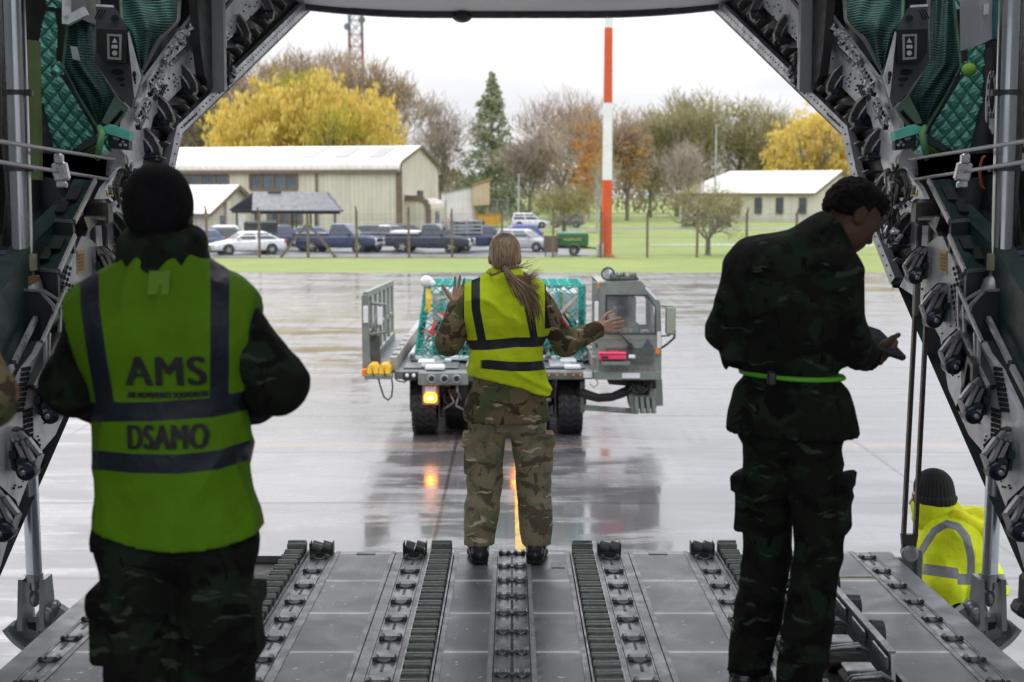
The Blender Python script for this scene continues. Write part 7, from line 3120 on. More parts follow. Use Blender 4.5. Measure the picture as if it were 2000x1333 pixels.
def npmesh(name, V, Q, mat_, parent, attrs=None, label=None, smooth=True):
 me = bpy.data.meshes.new(name)
 me.vertices.add(len(V))
 me.vertices.foreach_set('co', np.ascontiguousarray(V, np.float32).ravel())
 me.loops.add(len(Q)*4)
 me.loops.foreach_set('vertex_index', Q.astype(np.int32).ravel())
 me.polygons.add(len(Q))
 me.polygons.foreach_set('loop_start', np.arange(0, len(Q)*4, 4, dtype=np.int32))
 me.polygons.foreach_set('use_smooth', np.full(len(Q), smooth))
 for m in (mat_ if isinstance(mat_, (list, tuple)) else [mat_]):
  me.materials.append(m)
 me.update(calc_edges=True)
 me.validate()
 for k, v in (attrs or {}).items():
  at = me.attributes.new(k, 'FLOAT', 'POINT')
  at.data.foreach_set('value', np.asarray(v, np.float32))
 o = bpy.data.objects.new(name, me)
 C.objects.link(o)
 o.parent = parent
 if label:
  o['label'] = label
 return o
def joinm(*ms):
 V, Q, o = [], [], 0
 for v, q in ms:
  V.append(v)
  Q.append(q+o)
  o += len(v)
 return np.concatenate(V), np.concatenate(Q)
# ------------------------------------------------------------------ cloth, skin, hair materials
def camo_mat(name, k=1.0, sc=1.0, rough=.85, cols=None):
 if name in MATS:
  return MATS[name]
 t = NT(name)
 tan, grn, brn, snd = cols or ((.155, .118, .068), (.072, .088, .036), (.042, .028, .018), (.36, .30, .2))
 warp = t.n('ShaderNodeTexNoise')
 t.l(t.co(), warp.inputs['Vector'])
 warp.inputs['Scale'].default_value = 6*sc
 warp.inputs['Detail'].default_value = 2
 va = t.n('ShaderNodeVectorMath', operation='MULTIPLY_ADD')
 t.l(warp.outputs['Color'], va.inputs[0])
 va.inputs[1].default_value = (.12, .12, .12)
 t.l(t.co(), va.inputs[2])
 wv = va.outputs[0]
 n1 = t.noise(5.5*sc, 3, .5, .5, t.mapping((1, 1, 1.5), (0, R(25), 0), src=wv))
 n2 = t.noise(6.5*sc, 3, .55, .6, t.mapping((1, 1, 1.8), (0, R(-20), 0), (3, 1, 2), src=wv))
 n3 = t.noise(13*sc, 2, .5, .3, t.mapping((.7, .7, 2.6), (0, R(32), 0), (7, 2, 5), src=wv))
 n4 = t.noise(16*sc, 2, .5, .3, t.mapping((2.4, 1, .7), (0, R(28), 0), (1, 9, 3), src=wv))
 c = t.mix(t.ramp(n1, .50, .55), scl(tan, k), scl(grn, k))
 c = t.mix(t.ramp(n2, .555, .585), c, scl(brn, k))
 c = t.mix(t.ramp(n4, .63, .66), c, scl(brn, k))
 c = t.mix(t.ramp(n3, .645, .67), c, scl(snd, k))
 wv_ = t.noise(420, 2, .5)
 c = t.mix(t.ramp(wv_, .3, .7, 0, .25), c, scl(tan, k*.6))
 fold = t.noise(20, 4, .6, .8)
 MATS[name] = t.bsdf(c, rough, 0, t.bump(t.math('ADD', t.math('MULTIPLY', fold, .8), t.math('MULTIPLY', wv_, .15)), .45, .014), Specular_IOR_Level=.2)
 return MATS[name]
def vest_mat(name, col, stripe, edge=(.02, .022, .025)):
 """fluorescent cloth; attribute 'stripe' > 0 is the reflective tape, 'trim' > 0 dark binding"""
 t = NT(name)
 n = t.noise(7, 5, .6)
 wv = t.noise(500, 2)
 c = t.mix(t.ramp(n, .3, .7), scl(col, .85), scl(col, 1.12))
 c = t.mix(t.ramp(wv, .3, .7, 0, .2), c, scl(col, .6))
 s = t.ramp(t.attr('stripe'), -.0008, .0008)
 sc = t.mix(t.ramp(n, .3, .7), scl(stripe, .8), scl(stripe, 1.2))
 c = t.mix(s, c, sc)
 c = t.mix(t.ramp(t.attr('trim'), -.0006, .0006), c, edge)
 ro = t.ramp(s, 0, 1, .75, .38)
 h = t.math('ADD', t.noise(15, 4, .6, 1.0), t.math('MULTIPLY', wv, .1))
 return t.bsdf(c, ro, 0, t.bump(h, .4, .015), Specular_IOR_Level=.2)
M_SKIN = pm('skin_fair', (.55, .33, .24), .5, 0, .12, 14, dirt=(.4, .17, .13), dirtamt=.35, bump=.1, bscale=160, Subsurface_Weight=.12, Subsurface_Radius=(.01, .004, .002))
M_SKIN2 = pm('skin_shaded', (.075, .04, .027), .6, 0, .2, 14, bump=.2, bscale=120, Specular_IOR_Level=.25)  # skin darkened in its colour toward a backlit silhouette
M_SKIND = pm('skin_dark', (.085, .045, .032), .45, 0, .15, 14, bump=.1, bscale=160)
M_BOOT = pm('boot_leather', (.010, .010, .011), .28, 0, .3, 14, bump=.25, bscale=70)
M_SOLE = pm('boot_sole', (.012, .012, .012), .7, 0, .3, 20)
M_KNIT = None
def knit_mat(name, col):
 t = NT(name)
 co = t.sep(t.co())
 a = t.math('ARCTAN2', co['X'], co['Y'])
 rib = t.math('SINE', t.math('MULTIPLY', a, 46))
 n = t.noise(90, 3, .6)
 c = t.mix(t.ramp(rib, -.5, .8), scl(col, .35), scl(col, 1.3))
 c = t.mix(t.ramp(n, .35, .7, 0, .4), c, scl(col, 2.0))
 return t.bsdf(c, .95, 0, t.bump(t.math('ADD', rib, n), .5, .006), Sheen_Weight=.4)
M_CAMO = camo_mat('camouflage_cloth', 1.45)
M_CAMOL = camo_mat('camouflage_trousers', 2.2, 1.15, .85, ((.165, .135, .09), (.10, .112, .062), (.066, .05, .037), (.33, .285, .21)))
M_CAMO_SHADE = camo_mat('camouflage_cloth_shaded', .135, 1.0, .9, ((.05, .062, .042), (.08, .16, .092), (.014, .015, .012), (.26, .38, .26)))  # men's camouflage darkened in the colour for the cabin shade
# ------------------------------------------------------------------ skeleton helpers
def lerp(a, b, t):
 return tuple(a[i]+(b[i]-a[i])*t for i in range(3))
def hand(w, fwd, nrm, thumb, sc_=1.0, curl=(.2, .2, .2), spread=.16, tcurl=.2):
 """palm and five fingers. w wrist, fwd towards the fingertips, nrm out of the BACK of the hand, thumb side"""
 F = Vector(fwd).normalized()
 N = Vector(nrm)
 N = (N-F*N.dot(F)).normalized()
 T = Vector(thumb)
 T = (T-F*T.dot(F)-N*T.dot(N)).normalized()
 w = Vector(w)
 S = sc_
 pr = []
 pl = .088*S
 for k in range(4):
  off = (.030-.020*k)*S
  a = w+T*off*.55+F*.008*S
  b = w+F*pl*(1-.045*abs(k-1))+T*off*1.02
  pr.append(Cap(a, b, .0145*S, .0115*S, .012*S))
 pr.append(Cap(w-F*.05*S, w+F*.012*S, .026*S, .027*S, .018*S, ax=N, sq=.72))
 ln = (.072, .08, .074, .058)
 for k in range(4):
  off = (.030-.020*k)*S
  p = w+F*pl*(1-.045*abs(k-1))+T*off*1.02
  an = (1.5-k)*spread
  d = (F*math.cos(an)+T*math.sin(an))
  c = 0
  rr = (.0088, .0092, .0088, .0078)[k]*S
  for j, q in enumerate((.45, .31, .24)):
   c += curl[j]*(1+.12*k)
   dd = d*math.cos(c)-N*math.sin(c)
   e = p+dd*ln[k]*q*S
   pr.append(Cap(p, e, rr*(1-.08*j), rr*(.92-.08*j), .004*S))
   p = e
 # thumb leaves the side of the palm near its base
 p = w+F*.022*S+T*.026*S-N*.004*S
 d = (F*.62+T*.75-N*.12).normalized()
 for j, q in enumerate((.042, .034, .027)):
  e = p+d*q*S
  pr.append(Cap(p, e, (.0145-.0022*j)*S, (.0122-.0018*j)*S, .009*S if j == 0 else .004*S))
  p = e
  d = (d+F*tcurl-N*.15*tcurl).normalized()
 return pr
def head_prims(c, yaw=0.0, pitch=0.0, roll=0.0, s=1.0, female=False):
 """head centred between the ears; face towards local +y"""
 M = Matrix.Rotation(yaw, 3, 'Z') @ Matrix.Rotation(pitch, 3, 'X') @ Matrix.Rotation(roll, 3, 'Y')
 c = Vector(c)
 rot = np.array(M)
 def q(x, y, z):
  return c+M @ Vector((x*s, y*s, z*s))
 pr = [Ell(q(0, -.005, .03), (.076*s, .096*s, .088*s), .02, rot), Ell(q(0, .03, -.03), (.063*s, .07*s, .085*s), .03, rot), Ell(q(0, .052, -.088), (.036*s, .034*s, .028*s), .03, rot),
   Cap(q(0, .088, .012), q(0, .112, -.03), .009*s, .014*s, .014), Ell(q(0, .085, -.064), (.026*s, .014*s, .012*s), .012, rot), Ell(q(0, .082, .028), (.055*s, .018*s, .012*s), .018, rot)]
 for sg in (-1, 1):
  pr.append(Ell(q(sg*.077, -.012, -.008), (.012*s, .024*s, .034*s), .008, rot))
  pr.append(Ell(q(sg*.032, .088, .008), (.018*s, .016*s, .012*s), .012, rot))
  pr.append(Ell(q(sg*.048, .05, -.028), (.026*s, .03*s, .03*s), .03, rot))
 return pr, q, M, rot
def cloth_post(amp=.006, seed=0, zf=14, xf=6, extra=None, ridges=1.0):
 def f(p, d):
  q = p*np.array((xf, xf, zf*.55), np.float32)
  wq = np.stack([vnoise(p*4, seed+1), vnoise(p*4, seed+2), vnoise(p*4, seed+3)], 1)*2.2
  r = 1-np.abs(2*vnoise(q+wq, seed)-1)
  r2 = vnoise(p*np.array((22, 22, 30), np.float32)+wq, seed+5)
  d = d-amp*(ridges*(r**2)-.35)-amp*.35*(r2-.5)
  if extra is not None:
   d = extra(p, d)
  return d
 return f
def clip(p, d, n, off, r=0.0):
 """keep the half space p.n < off"""
 return np.maximum(d, p@np.array(n, np.float32)-off)
def torso_prims(J, fat=1.0, g=0.0, k=.06):
 """flattened trunk between pelvis, waist, chest and shoulders"""
 ax = J.get('front', (0, 1, 0))
 pr = []
 pr.append(Cap(J['hipL'], J['hipR'], (.115*fat+g), None, k, ax, .85))
 pr.append(Cap(J['pelvis'], J['waist'], .150*fat+g, .138*fat+g, k, ax, .72))
 pr.append(Cap(J['waist'], J['chest'], .138*fat+g, .165*fat+g, k, ax, .70))
 sl_, sr = J['shL'], J['shR']
 ch = J['chest']
 pr.append(Cap(lerp(ch, sl_, .45), lerp(ch, sr, .45), .135*fat+g, None, k, ax, .75))
 pr.append(Cap(lerp(sl_, sr, .12), lerp(sl_, sr, .88), .072+g, None, k))
 pr.append(Cap(J['neck'], lerp(sl_, sr, .22), .05+g, .06+g, k))
 pr.append(Cap(J['neck'], lerp(sl_, sr, .78), .05+g, .06+g, k))
 return pr
def limb(a, b, c, r0, r1, r2, k=.02):
 return [Cap(a, b, r0, r1, k), Cap(b, c, r1, r2, k)]
def boot(parent, an, toe_dir, mat_, s=1.0, shaft=.14):
 """ankle point, toe direction; sole lies at ankle z - .09"""
 a = Vector(an)
 t = Vector((toe_dir[0], toe_dir[1], 0)).normalized()
 sd = Vector((-t.y, t.x, 0))
 z = a.z-.085*s
 g = Vector((a.x, a.y, z))
 heel, ball, toe = g-t*.055*s+Vector((0, 0, .045*s)), g+t*.12*s+Vector((0, 0, .04*s)), g+t*.175*s+Vector((0, 0, .034*s))
 pr = [Cap(heel, ball, .042*s, .044*s, .02), Cap(ball, toe, .044*s, .034*s, .02), Cap(heel+Vector((0, 0, .0)), a+Vector((0, 0, .03))-t*.01, .044*s, .05*s, .03), Cap(a-t*.012, a+Vector((0, 0, shaft))-t*.012, .05*s, .052*s, .02), Cap(a, ball+Vector((0, 0, .02)), .045*s, .036*s, .03)]
 zc = z+.018*s
 def post(p, d):
  d = np.maximum(d, zc-p[:, 2])
  d = d-.0025*np.sin(p[:, 2]*160)*(p[:, 2] > a.z+.01)
  return d
 V, Q = field(pr, .0065, post)
 o = npmesh('boot', V, Q, mat_, parent)
 sp_ = [Cap(heel-Vector((0, 0, .03*s)), ball-Vector((0, 0, .026*s)), .047*s, .05*s, .02, (0, 0, 1), .9), Cap(ball-Vector((0, 0, .026*s)), toe-Vector((0, 0, .02*s)), .05*s, .04*s, .02)]
 def post2(p, d):
  f = (p-np.array(g, np.float32))@np.array(t, np.float32)
  arch = np.where((f > -.005) & (f < .05), .012, 0)
  lug = np.where(np.sin(f*260) > .2, .004, 0)
  d = np.maximum(d, (z+arch+lug)-p[:, 2])
  return np.maximum(d, p[:, 2]-(z+.027*s))
 V, Q = field(sp_, .006, post2)
 so_ = npmesh('sole', V, Q, M_SOLE, o)
 return o
def text_mesh(s, size, bold=0.0, spacing=1.0):
 cu = bpy.data.curves.new('lettering', 'FONT')
 cu.body = s
 cu.size = size
 cu.align_x = 'CENTER'
 cu.align_y = 'CENTER'
 cu.space_character = 1.12
 o = bpy.data.objects.new('lettering_source', cu)
 C.objects.link(o)
 dg = bpy.context.evaluated_depsgraph_get()
 me = bpy.data.meshes.new_from_object(o.evaluated_get(dg))
 bpy.data.objects.remove(o)
 bm = bmesh.new()
 bm.from_mesh(me)
 bmesh.ops.triangulate(bm, faces=bm.faces)
 for _ in range(3):
  bmesh.ops.subdivide_edges(bm, edges=[e for e in bm.edges if e.calc_length() > .009], cuts=1)
  bmesh.ops.triangulate(bm, faces=bm.faces)
 v = [tuple(q.co) for q in bm.verts]
 f = [[q.index for q in x.verts] for x in bm.faces]
 bm.free()
 return v, f
def stick_text(target, s, size, cx, cz, sx, sz, mat_, parent, bold=0.0, lift=.006):
 """letters laid on the back of the garment (seen from local -y)"""
 v, f = text_mesh(s, size, bold)
 me = target.data
 n = len(me.vertices)
 co = np.empty(n*3, np.float32)
 me.vertices.foreach_get('co', co)
 polys = [tuple(p.vertices) for p in me.polygons]
 bvh = BVHTree.FromPolygons(co.reshape(-1, 3).tolist(), polys)
 xs = [p[0] for p in v]
 ys = [p[1] for p in v]
 kx, kz = sx/(max(xs)-min(xs)), sz/(max(ys)-min(ys))
 ox, oz = (max(xs)+min(xs))/2, (max(ys)+min(ys))/2
 vs = []
 nb = 5 if bold else 1
 v = [(p[0], p[1], j) for j in range(nb) for p in v]
 f = [[i+j*(len(v)//nb) for i in q] for j in range(nb) for q in f]
 for p in v:
  x, z = cx+(p[2]-(nb-1)/2)*bold, cz
  x, z = x+(p[0]-ox)*kx, z+(p[1]-oz)*kz
  h = bvh.ray_cast(Vector((x, -1, z)), Vector((0, 1, 0)))
  y = h[0].y if h[0] is not None else -.2
  vs.append((x, y-lift-p[2]*.0003, z))
 mb = MB()
 mb.add(vs, f, True)
 return mb.build('lettering', mat_, parent)
# ================================================================== the figures themselves
def body_mesh(root, J, skin, s=1.0, hands=(), yaw=0, pitch=0, roll=0, h=.009, fat=.9):
 """one continuous skin surface: trunk, limbs, neck, head; finely meshed hands joined inside the cuffs"""
 pr = torso_prims(J, fat, -.012)
 for sd in 'LR':
  pr += limb(J['sh'+sd], J['el'+sd], J['wr'+sd], .046, .036, .027)
  pr += limb(J['hip'+sd], J['kn'+sd], J['an'+sd], .072, .05, .036)
 hc = Vector(J['head'])
 pr.append(Cap(J['neck'], hc+Vector((0, -.01, -.06)), .057*s, .055*s, .03))
 hp, q, M, rot = head_prims(hc, yaw, pitch, roll, s)
 parts = [field(pr, .012)]
 parts.append(field(hp+[Cap(J['neck'], hc+Vector((0, -.01, -.06)), .055*s, .054*s, .03)], .006))
 for a in hands:
  parts.append(field(hand(*a[0], **a[1]), .0034, pad=.02))
 V, Q = joinm(*parts)
 o = npmesh('body', V, Q, skin, root)
 return o, q, M, rot
def jacket(root, J, mat_, zhem, fat=1.05, g=.012, arm=(.072, .064, .046), h=.008, amp=.007, seed=1, collar=.07, extra=None, hemw=.0, prims=None, name='jacket', attrs=None):
 pr = torso_prims(J, fat, g)
 ax = J.get('front', (0, 1, 0))
 if hemw:
  b = list(J['pelvis'])
  b[2] = zhem-.03
  pr.append(Cap(J['waist'], b, .14*fat+g, .155*fat+g+hemw, .06, ax, .78))
 for sd in 'LR':
  pr += limb(J['sh'+sd], J['el'+sd], J['wr'+sd], arm[0], arm[1], arm[2], .035)
 nb = Vector(J['neck'])
 pr.append(Cap(nb, nb+(Vector(J['head'])-nb)*.3, collar, collar*.98, .02))
 if prims:
  pr += prims
 hd = (Vector(J['head'])-nb).normalized()
 cut = float(nb.dot(hd))+.062
 def ex(p, d):
  d = np.maximum(d, zhem-p[:, 2])
  # gathered hem
  ang = np.arctan2(p[:, 1]-J['pelvis'][1], p[:, 0]-J['pelvis'][0])
  fade = np.clip(1-(p[:, 2]-zhem)/.05, 0, 1)
  d = d+.004*np.sin(ang*42)*fade
  # open neck
  near = ((p-np.array(J['neck'], np.float32))**2).sum(1) < .02
  d = np.where(near, np.maximum(d, p@np.array(hd, np.float32)-cut), d)
  # cuffs
  for sd in 'LR':
   e, w_ = np.array(J['el'+sd], np.float32), np.array(J['wr'+sd], np.float32)
   t = (w_-e)/np.linalg.norm(w_-e)
   k = (p-w_)@t
   nearw = ((p-w_)**2).sum(1) < .012
   d = np.where(nearw, np.maximum(d, k-.004), d)
  if extra:
   d = extra(p, d)
  return d
 V, Q = field(pr, h, cloth_post(amp, seed, extra=ex))
 return npmesh(name, V, Q, mat_, root)
def trousers(root, J, mat_, ztop, zhem, r=(.098, .085, .07), h=.008, amp=.0075, seed=2, fat=1.0, pockets=True, kk=.03):
 ax = J.get('front', (0, 1, 0))
 pr = [Cap(J['hipL'], J['hipR'], .118*fat, None, .05, ax, .85), Cap(J['pelvis'], J['waist'], .152*fat, .14*fat, .05, ax, .72)]
 for sd in 'LR':
  pr += limb(J['hip'+sd], J['kn'+sd], lerp(J['kn'+sd], J['an'+sd], 1.0), r[0], r[1], r[2], kk)
  pr.append(Cap(lerp(J['kn'+sd], J['an'+sd], .45), lerp(J['kn'+sd], J['an'+sd], .8), r[1]*.98, r[2]*1.08, .03))
  if pockets:
   m = Vector(lerp(J['hip'+sd], J['kn'+sd], .6))
   o = Vector(J['hipR'])-Vector(J['hipL'])
   o.normalize()
   sgn = 1 if sd == 'R' else -1
   c = m+o*sgn*(r[0]*.93)
   th = math.atan2(o.y, o.x)
   rm = np.array(Matrix.Rotation(th, 3, 'Z'))
   pr.append(Box(c, (.022, .075, .1), .012, .012, rm))
   pr.append(Box(c+o*sgn*.008+Vector((0, 0, .075)), (.024, .082, .03), .008, .004, rm))
 def ex(p, d):
  d = np.maximum(d, zhem-p[:, 2])
  d = np.maximum(d, p[:, 2]-ztop)
  fade = np.clip(1-(p[:, 2]-zhem)/.05, 0, 1)
  ang = np.arctan2(p[:, 1], p[:, 0]*6)
  return d+.003*np.sin(p[:, 0]*190+p[:, 1]*150)*fade
 V, Q = field(pr, h, cloth_post(amp, seed, extra=ex))
 return npmesh('trousers', V, Q, mat_, root)
def gather_mask(V, f):
 return f(V[:, 0], V[:, 1], V[:, 2])
def collar(root, c, rx, ry, th, mat_, h=.05, lean=0.0, amp=.006):
 """soft standing collar: stacked rings round the neck"""
 c = Vector(c)
 pr = []
 for z, k in ((0, 1), (h, .9)):
  pt = [c+Vector((rx*k*math.cos(a)+lean*z, ry*k*math.sin(a), z+.014*math.sin(a))) for a in np.arange(0, 6.8, .6)]
  pr += [Cap(a, b, th, None, .03) for a, b in zip(pt, pt[1:])]
 V, Q = field(pr, .007, cloth_post(amp, 91))
 return npmesh('collar', V, Q, mat_, root, dict(stripe=np.full(len(V), -1), trim=np.full(len(V), -1)))
def strip_sd(x, x0, w_):
 return w_/2-np.abs(x-x0)
# ------------------------------------------------------------------ 1. the marshaller
def marshaller():
 Y0 = 6.62
 loc = P(990, 1095, Y0)
 loc.z = rz(Y0)
 root = thing('person', 'woman with blonde ponytail in yellow vest and camouflage, both arms out, guiding the loader', 'person', tuple(loc))
 def W(px, py, dy=0.0):
  return tuple(P(px, py, Y0+dy)-loc)
 J = dict(head=W(986, 502, .01), neck=W(988, 552), shL=W(925, 590), shR=W(1050, 590), chest=W(988, 630), waist=W(988, 705), pelvis=W(990, 775), hipL=W(954, 808), hipR=W(1027, 808),
    elL=W(876, 668, -.02), wrL=W(891, 596, .10), elR=W(1105, 672, .06), wrR=W(1168, 643, .20), knL=W(948, 935, .03), knR=W(1042, 935, .03), anL=W(935, 1064), anR=W(1047, 1064), front=(0, 1, 0))
 hl = ((J['wrL'], Vector(W(902, 550, .12))-Vector(J['wrL']), (.15, 1, .1), (-1, .2, 0)), dict(sc_=.92, curl=(.1, .2, .16), spread=.1, tcurl=.1))
 hr = ((J['wrR'], Vector(W(1212, 634, .23))-Vector(J['wrR']), (.1, -1, .12), (0, 0, 1)), dict(sc_=.93, curl=(.12, .14, .12), spread=.07, tcurl=.7))
 body, q, M, rot = body_mesh(root, J, M_SKIN, .98, (hl, hr), pitch=-.05)
 zh = W(990, 822)[2]
 jk = jacket(root, J, M_CAMO, zh, .98, .014, (.070, .064, .047), .0075, .009, 11, .068, hemw=.012)
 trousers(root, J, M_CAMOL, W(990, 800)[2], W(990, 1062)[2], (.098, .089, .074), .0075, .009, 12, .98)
 for sd in 'LR':
  boot(root, J['an'+sd], (.12 if sd == 'R' else -.12, 1), M_BOOT, .98)
 collar(root, W(987, 546, .01), .058, .06, .017, M_CAMO, .03, 0, .003)
 # sleeve flag and pocket flap as flat patches
 a, b_ = Vector(J['shR']), Vector(J['elR'])
 d = (b_-a).normalized()
 out = Vector((d.z*-1, -.55, d.x)).normalized()
 out = Vector((.75, -.6, .35)).normalized()
 out = (out-d*out.dot(d)).normalized()
 c = a.lerp(b_, .55)+out*.0815
 sdv = d.cross(out).normalized()
 for (o0, o1, nm, col) in ((-.026, -.008, 'flag_stripe', (.02, .03, .16)), (-.008, .008, 'flag_stripe', (.5, .48, .45)), (.008, .026, 'flag_stripe', (.35, .03, .03))):
  m = MB()
  p = [c+sdv*o0-d*.032, c+sdv*o1-d*.032, c+sdv*o1+d*.032, c+sdv*o0+d*.032]
  m.prism(p, out*.004)
  m.build(nm, pm('flag_'+str(int(col[0]*1000)), col, .7), jk)
 # vest
 pr = torso_prims(J, 1.0, .030, .07)
 bt = list(J['pelvis'])
 bt[2] = W(990, 765)[2]
 pr.append(Cap(J['waist'], bt, .168, .205, .06, (0, 1, 0), .74))
 xl, xr = W(906, 600)[0], W(1066, 600)[0]
 zt = W(988, 553)[2]
 def hem(x):
  px = x*368+990
  return np.interp(px, [900, 960, 1020, 1045, 1070, 1085], [W(0, y)[2] for y in (728, 738, 752, 765, 772, 770)])
 def ex(p, d):
  d = np.maximum(d, hem(p[:, 0])-p[:, 2])
  zz = p[:, 2]
  sh = np.clip((zz-W(0, 690)[2])/(W(0, 590)[2]-W(0, 690)[2]), 0, 1)
  xr_ = xr+.05*(1-sh)
  xl_ = xl-.02*(1-sh)
  d = np.maximum(d, p[:, 0]-xr_)
  d = np.maximum(d, xl_-p[:, 0])
  # neck opening
  nk = np.array(J['neck'], np.float32)
  dn = np.sqrt(((p[:, 0]-nk[0])/1.0)**2+((p[:, 1]-nk[1]-.02)/1.0)**2)
  d = np.maximum(d, np.where(zz > nk[2]-.05, .078-dn, -1))
  # diagonal gather towards the lower right corner
  u = (p[:, 0]-.02)*.55+(p[:, 2]-W(0, 715)[2])
  k = np.exp(-(u/.016)**2)*np.clip((p[:, 0]+.05)/.15, 0, 1)*(zz < W(0, 690)[2])
  d = d-.011*k
  return d
 V, Q = field(pr, .0075, cloth_post(.012, 21, 8, 10, extra=ex))
 x, z = V[:, 0], V[:, 2]
 px = x*370+990
 py = 1095-z*372
 # tape: two shoulder straps, a waist band that tilts, a lower band swallowed by the gather
 zpy = lambda y: np.float32(W(0, y)[2])
 pyv = np.interp(z, [W(0, y)[2] for y in (800, 750, 700, 650, 600, 550)], [800, 750, 700, 650, 600, 550])
 pxv = 990+x/(W(1090, 600)[0]-W(990, 600)[0])*100
 sl = strip_sd(pxv, np.interp(pyv, [555, 600, 660], [930, 931, 942]), 17)
 sl = np.where(pyv < 672, sl, -5)
 srp = strip_sd(pxv, np.interp(pyv, [555, 600, 625, 665], [1030, 1032, 1037, 1045]), 15)
 srp = np.where(pyv < 668, srp, -5)
 bw = strip_sd(pyv, np.interp(pxv, [915, 960, 1010, 1055], [672, 668, 663, 665]), 19)
 lw = strip_sd(pyv, np.interp(pxv, [960, 1000, 1060], [706, 709, 711]), 18)
 lw = np.minimum(lw, (pxv-940)*.12)
 lw = np.minimum(lw, 40)
 st = np.maximum.reduce([sl, srp, bw, lw])/370
 tr = np.maximum(np.abs(0*x)-1, np.maximum((pxv-1063.5), (908-pxv))/370*(pyv < 640)-.0005*(pyv >= 640))
 M_V1 = vest_mat('vest_yellow', (.68, .85, .018), (.028, .032, .04))
 vest = npmesh('vest', V, Q, M_V1, root, dict(stripe=st, trim=np.where(pyv < 640, tr, -1)))
 # hair: fitted cap with fine combed ridges, dark parting, and a wind-blown ponytail
 hc = Vector(J['head'])
 hp = [Ell(q(0, -.008, .032), (.083, .102, .093), .02, rot), Ell(q(0, -.06, -.02), (.066, .045, .06), .03, rot)]
 def ex2(p, d):
  v = p-np.array(hc, np.float32)
  d = np.maximum(d, v[:, 1]-.065+np.clip(v[:, 2], -1, .06)*-.9)
  d = np.maximum(d, -.055-v[:, 2]+np.clip(np.abs(v[:, 0])-.05, 0, 1)*1.6)
  tie = np.array((0, -.115, -.055), np.float32)
  ang = np.arctan2(v[:, 0], v[:, 2]+.05)
  return d+.0011*np.sin(ang*70+vnoise(p*30, 3)*4)
 V, Q = field(hp, .0055, cloth_post(.001, 5, extra=ex2))
 vv = V-np.array(hc, np.float32)
 dark = np.clip((vv[:, 2]-.045)/.06, 0, 1)*np.clip(1-np.abs(vv[:, 0])/.085, 0, 1)
 t = NT('hair_blonde')
 n = t.noise(1, 3, .6, 0, t.mapping((160, 60, 14)))
 cb = t.mix(t.ramp(n, .35, .68), (.16, .1, .055), (.55, .39, .23))
 cb = t.mix(t.math('MULTIPLY', t.attr('root'), .85), cb, (.035, .024, .017))
 M_HAIR = t.bsdf(cb, .42, 0, t.bump(n, .4, .004))
 hair = npmesh('hair', V, Q, M_HAIR, root, dict(root=dark))
 t = NT('hair_strand')
 g = t.n('ShaderNodeNewGeometry')
 cb = t.mix(g.outputs['Random Per Island'], (.09, .055, .03), (.5, .34, .19))
 M_STR = t.bsdf(cb, .42)
 r = random.Random(6)
 m = MB()
 tie = Vector(W(986, 524, -.115))
 ends = []
 for i in range(400):
  f = r.random()
  w_ = r.gauss(0, 1)
  s0 = tie+Vector((r.uniform(-.013, .013), r.uniform(-.012, .012), r.uniform(-.012, .012)))
  if i < 215:             # main fall down the back and to the right
   e = Vector(W(1040+10*w_, 606+20*r.gauss(0, 1), -.135+.02*r.random()))
   c1 = Vector(W(1002+9*w_, 548+4*w_, -.15))
   c2 = Vector(W(1036+11*w_, 574+r.gauss(0, 6), -.15+.02*r.random()))
  elif i < 370:           # strands lifted by the wind
   yy = r.uniform(530, 572)
   e = Vector(W(1050+9*r.gauss(0, 1), yy-14*r.random(), -.12+.05*r.random()))
   c1 = Vector(W(1000+6*w_, 548+4*w_, -.14))
   c2 = Vector(W(1026+5*w_, yy+14, -.13))
  else:                   # loose ends curling by the left ear and off the crown
   if i % 2:
    e = Vector(W(953+r.uniform(-6, 6), 530+r.uniform(-6, 6), -.06))
    c1 = Vector(W(970, 535, -.12))
    c2 = Vector(W(958, 545+r.uniform(-4, 4), -.09))
   else:
    e = Vector(W(1042+r.uniform(-14, 12), 516+r.uniform(-10, 14), -.08))
    c1 = Vector(W(996, 520, -.13))
    c2 = Vector(W(1020, 528+r.uniform(-6, 6), -.1))
  pts = []
  for k in range(9):
   u = k/8
   p = s0*(1-u)**3+c1*3*u*(1-u)**2+c2*3*u*u*(1-u)+e*u**3
   pts.append(p+Vector((r.gauss(0, .0012), 0, r.gauss(0, .0012))))
  rr = r.uniform(.0016, .0042) if i < 215 else r.uniform(.0010, .0022)
  m.tube(pts, [rr*(1-.75*(k/8)**2) for k in range(9)], 4, cap=False)
 m.build('ponytail', M_STR, hair)
 m = MB()
 m.tube([tie+Vector((.017*math.cos(a), -.002+.008*math.sin(a), .017*math.sin(a))) for a in np.linspace(0, 6.3, 14)], .006, 6)
 m.build('hair_tie', M_BLK, hair)
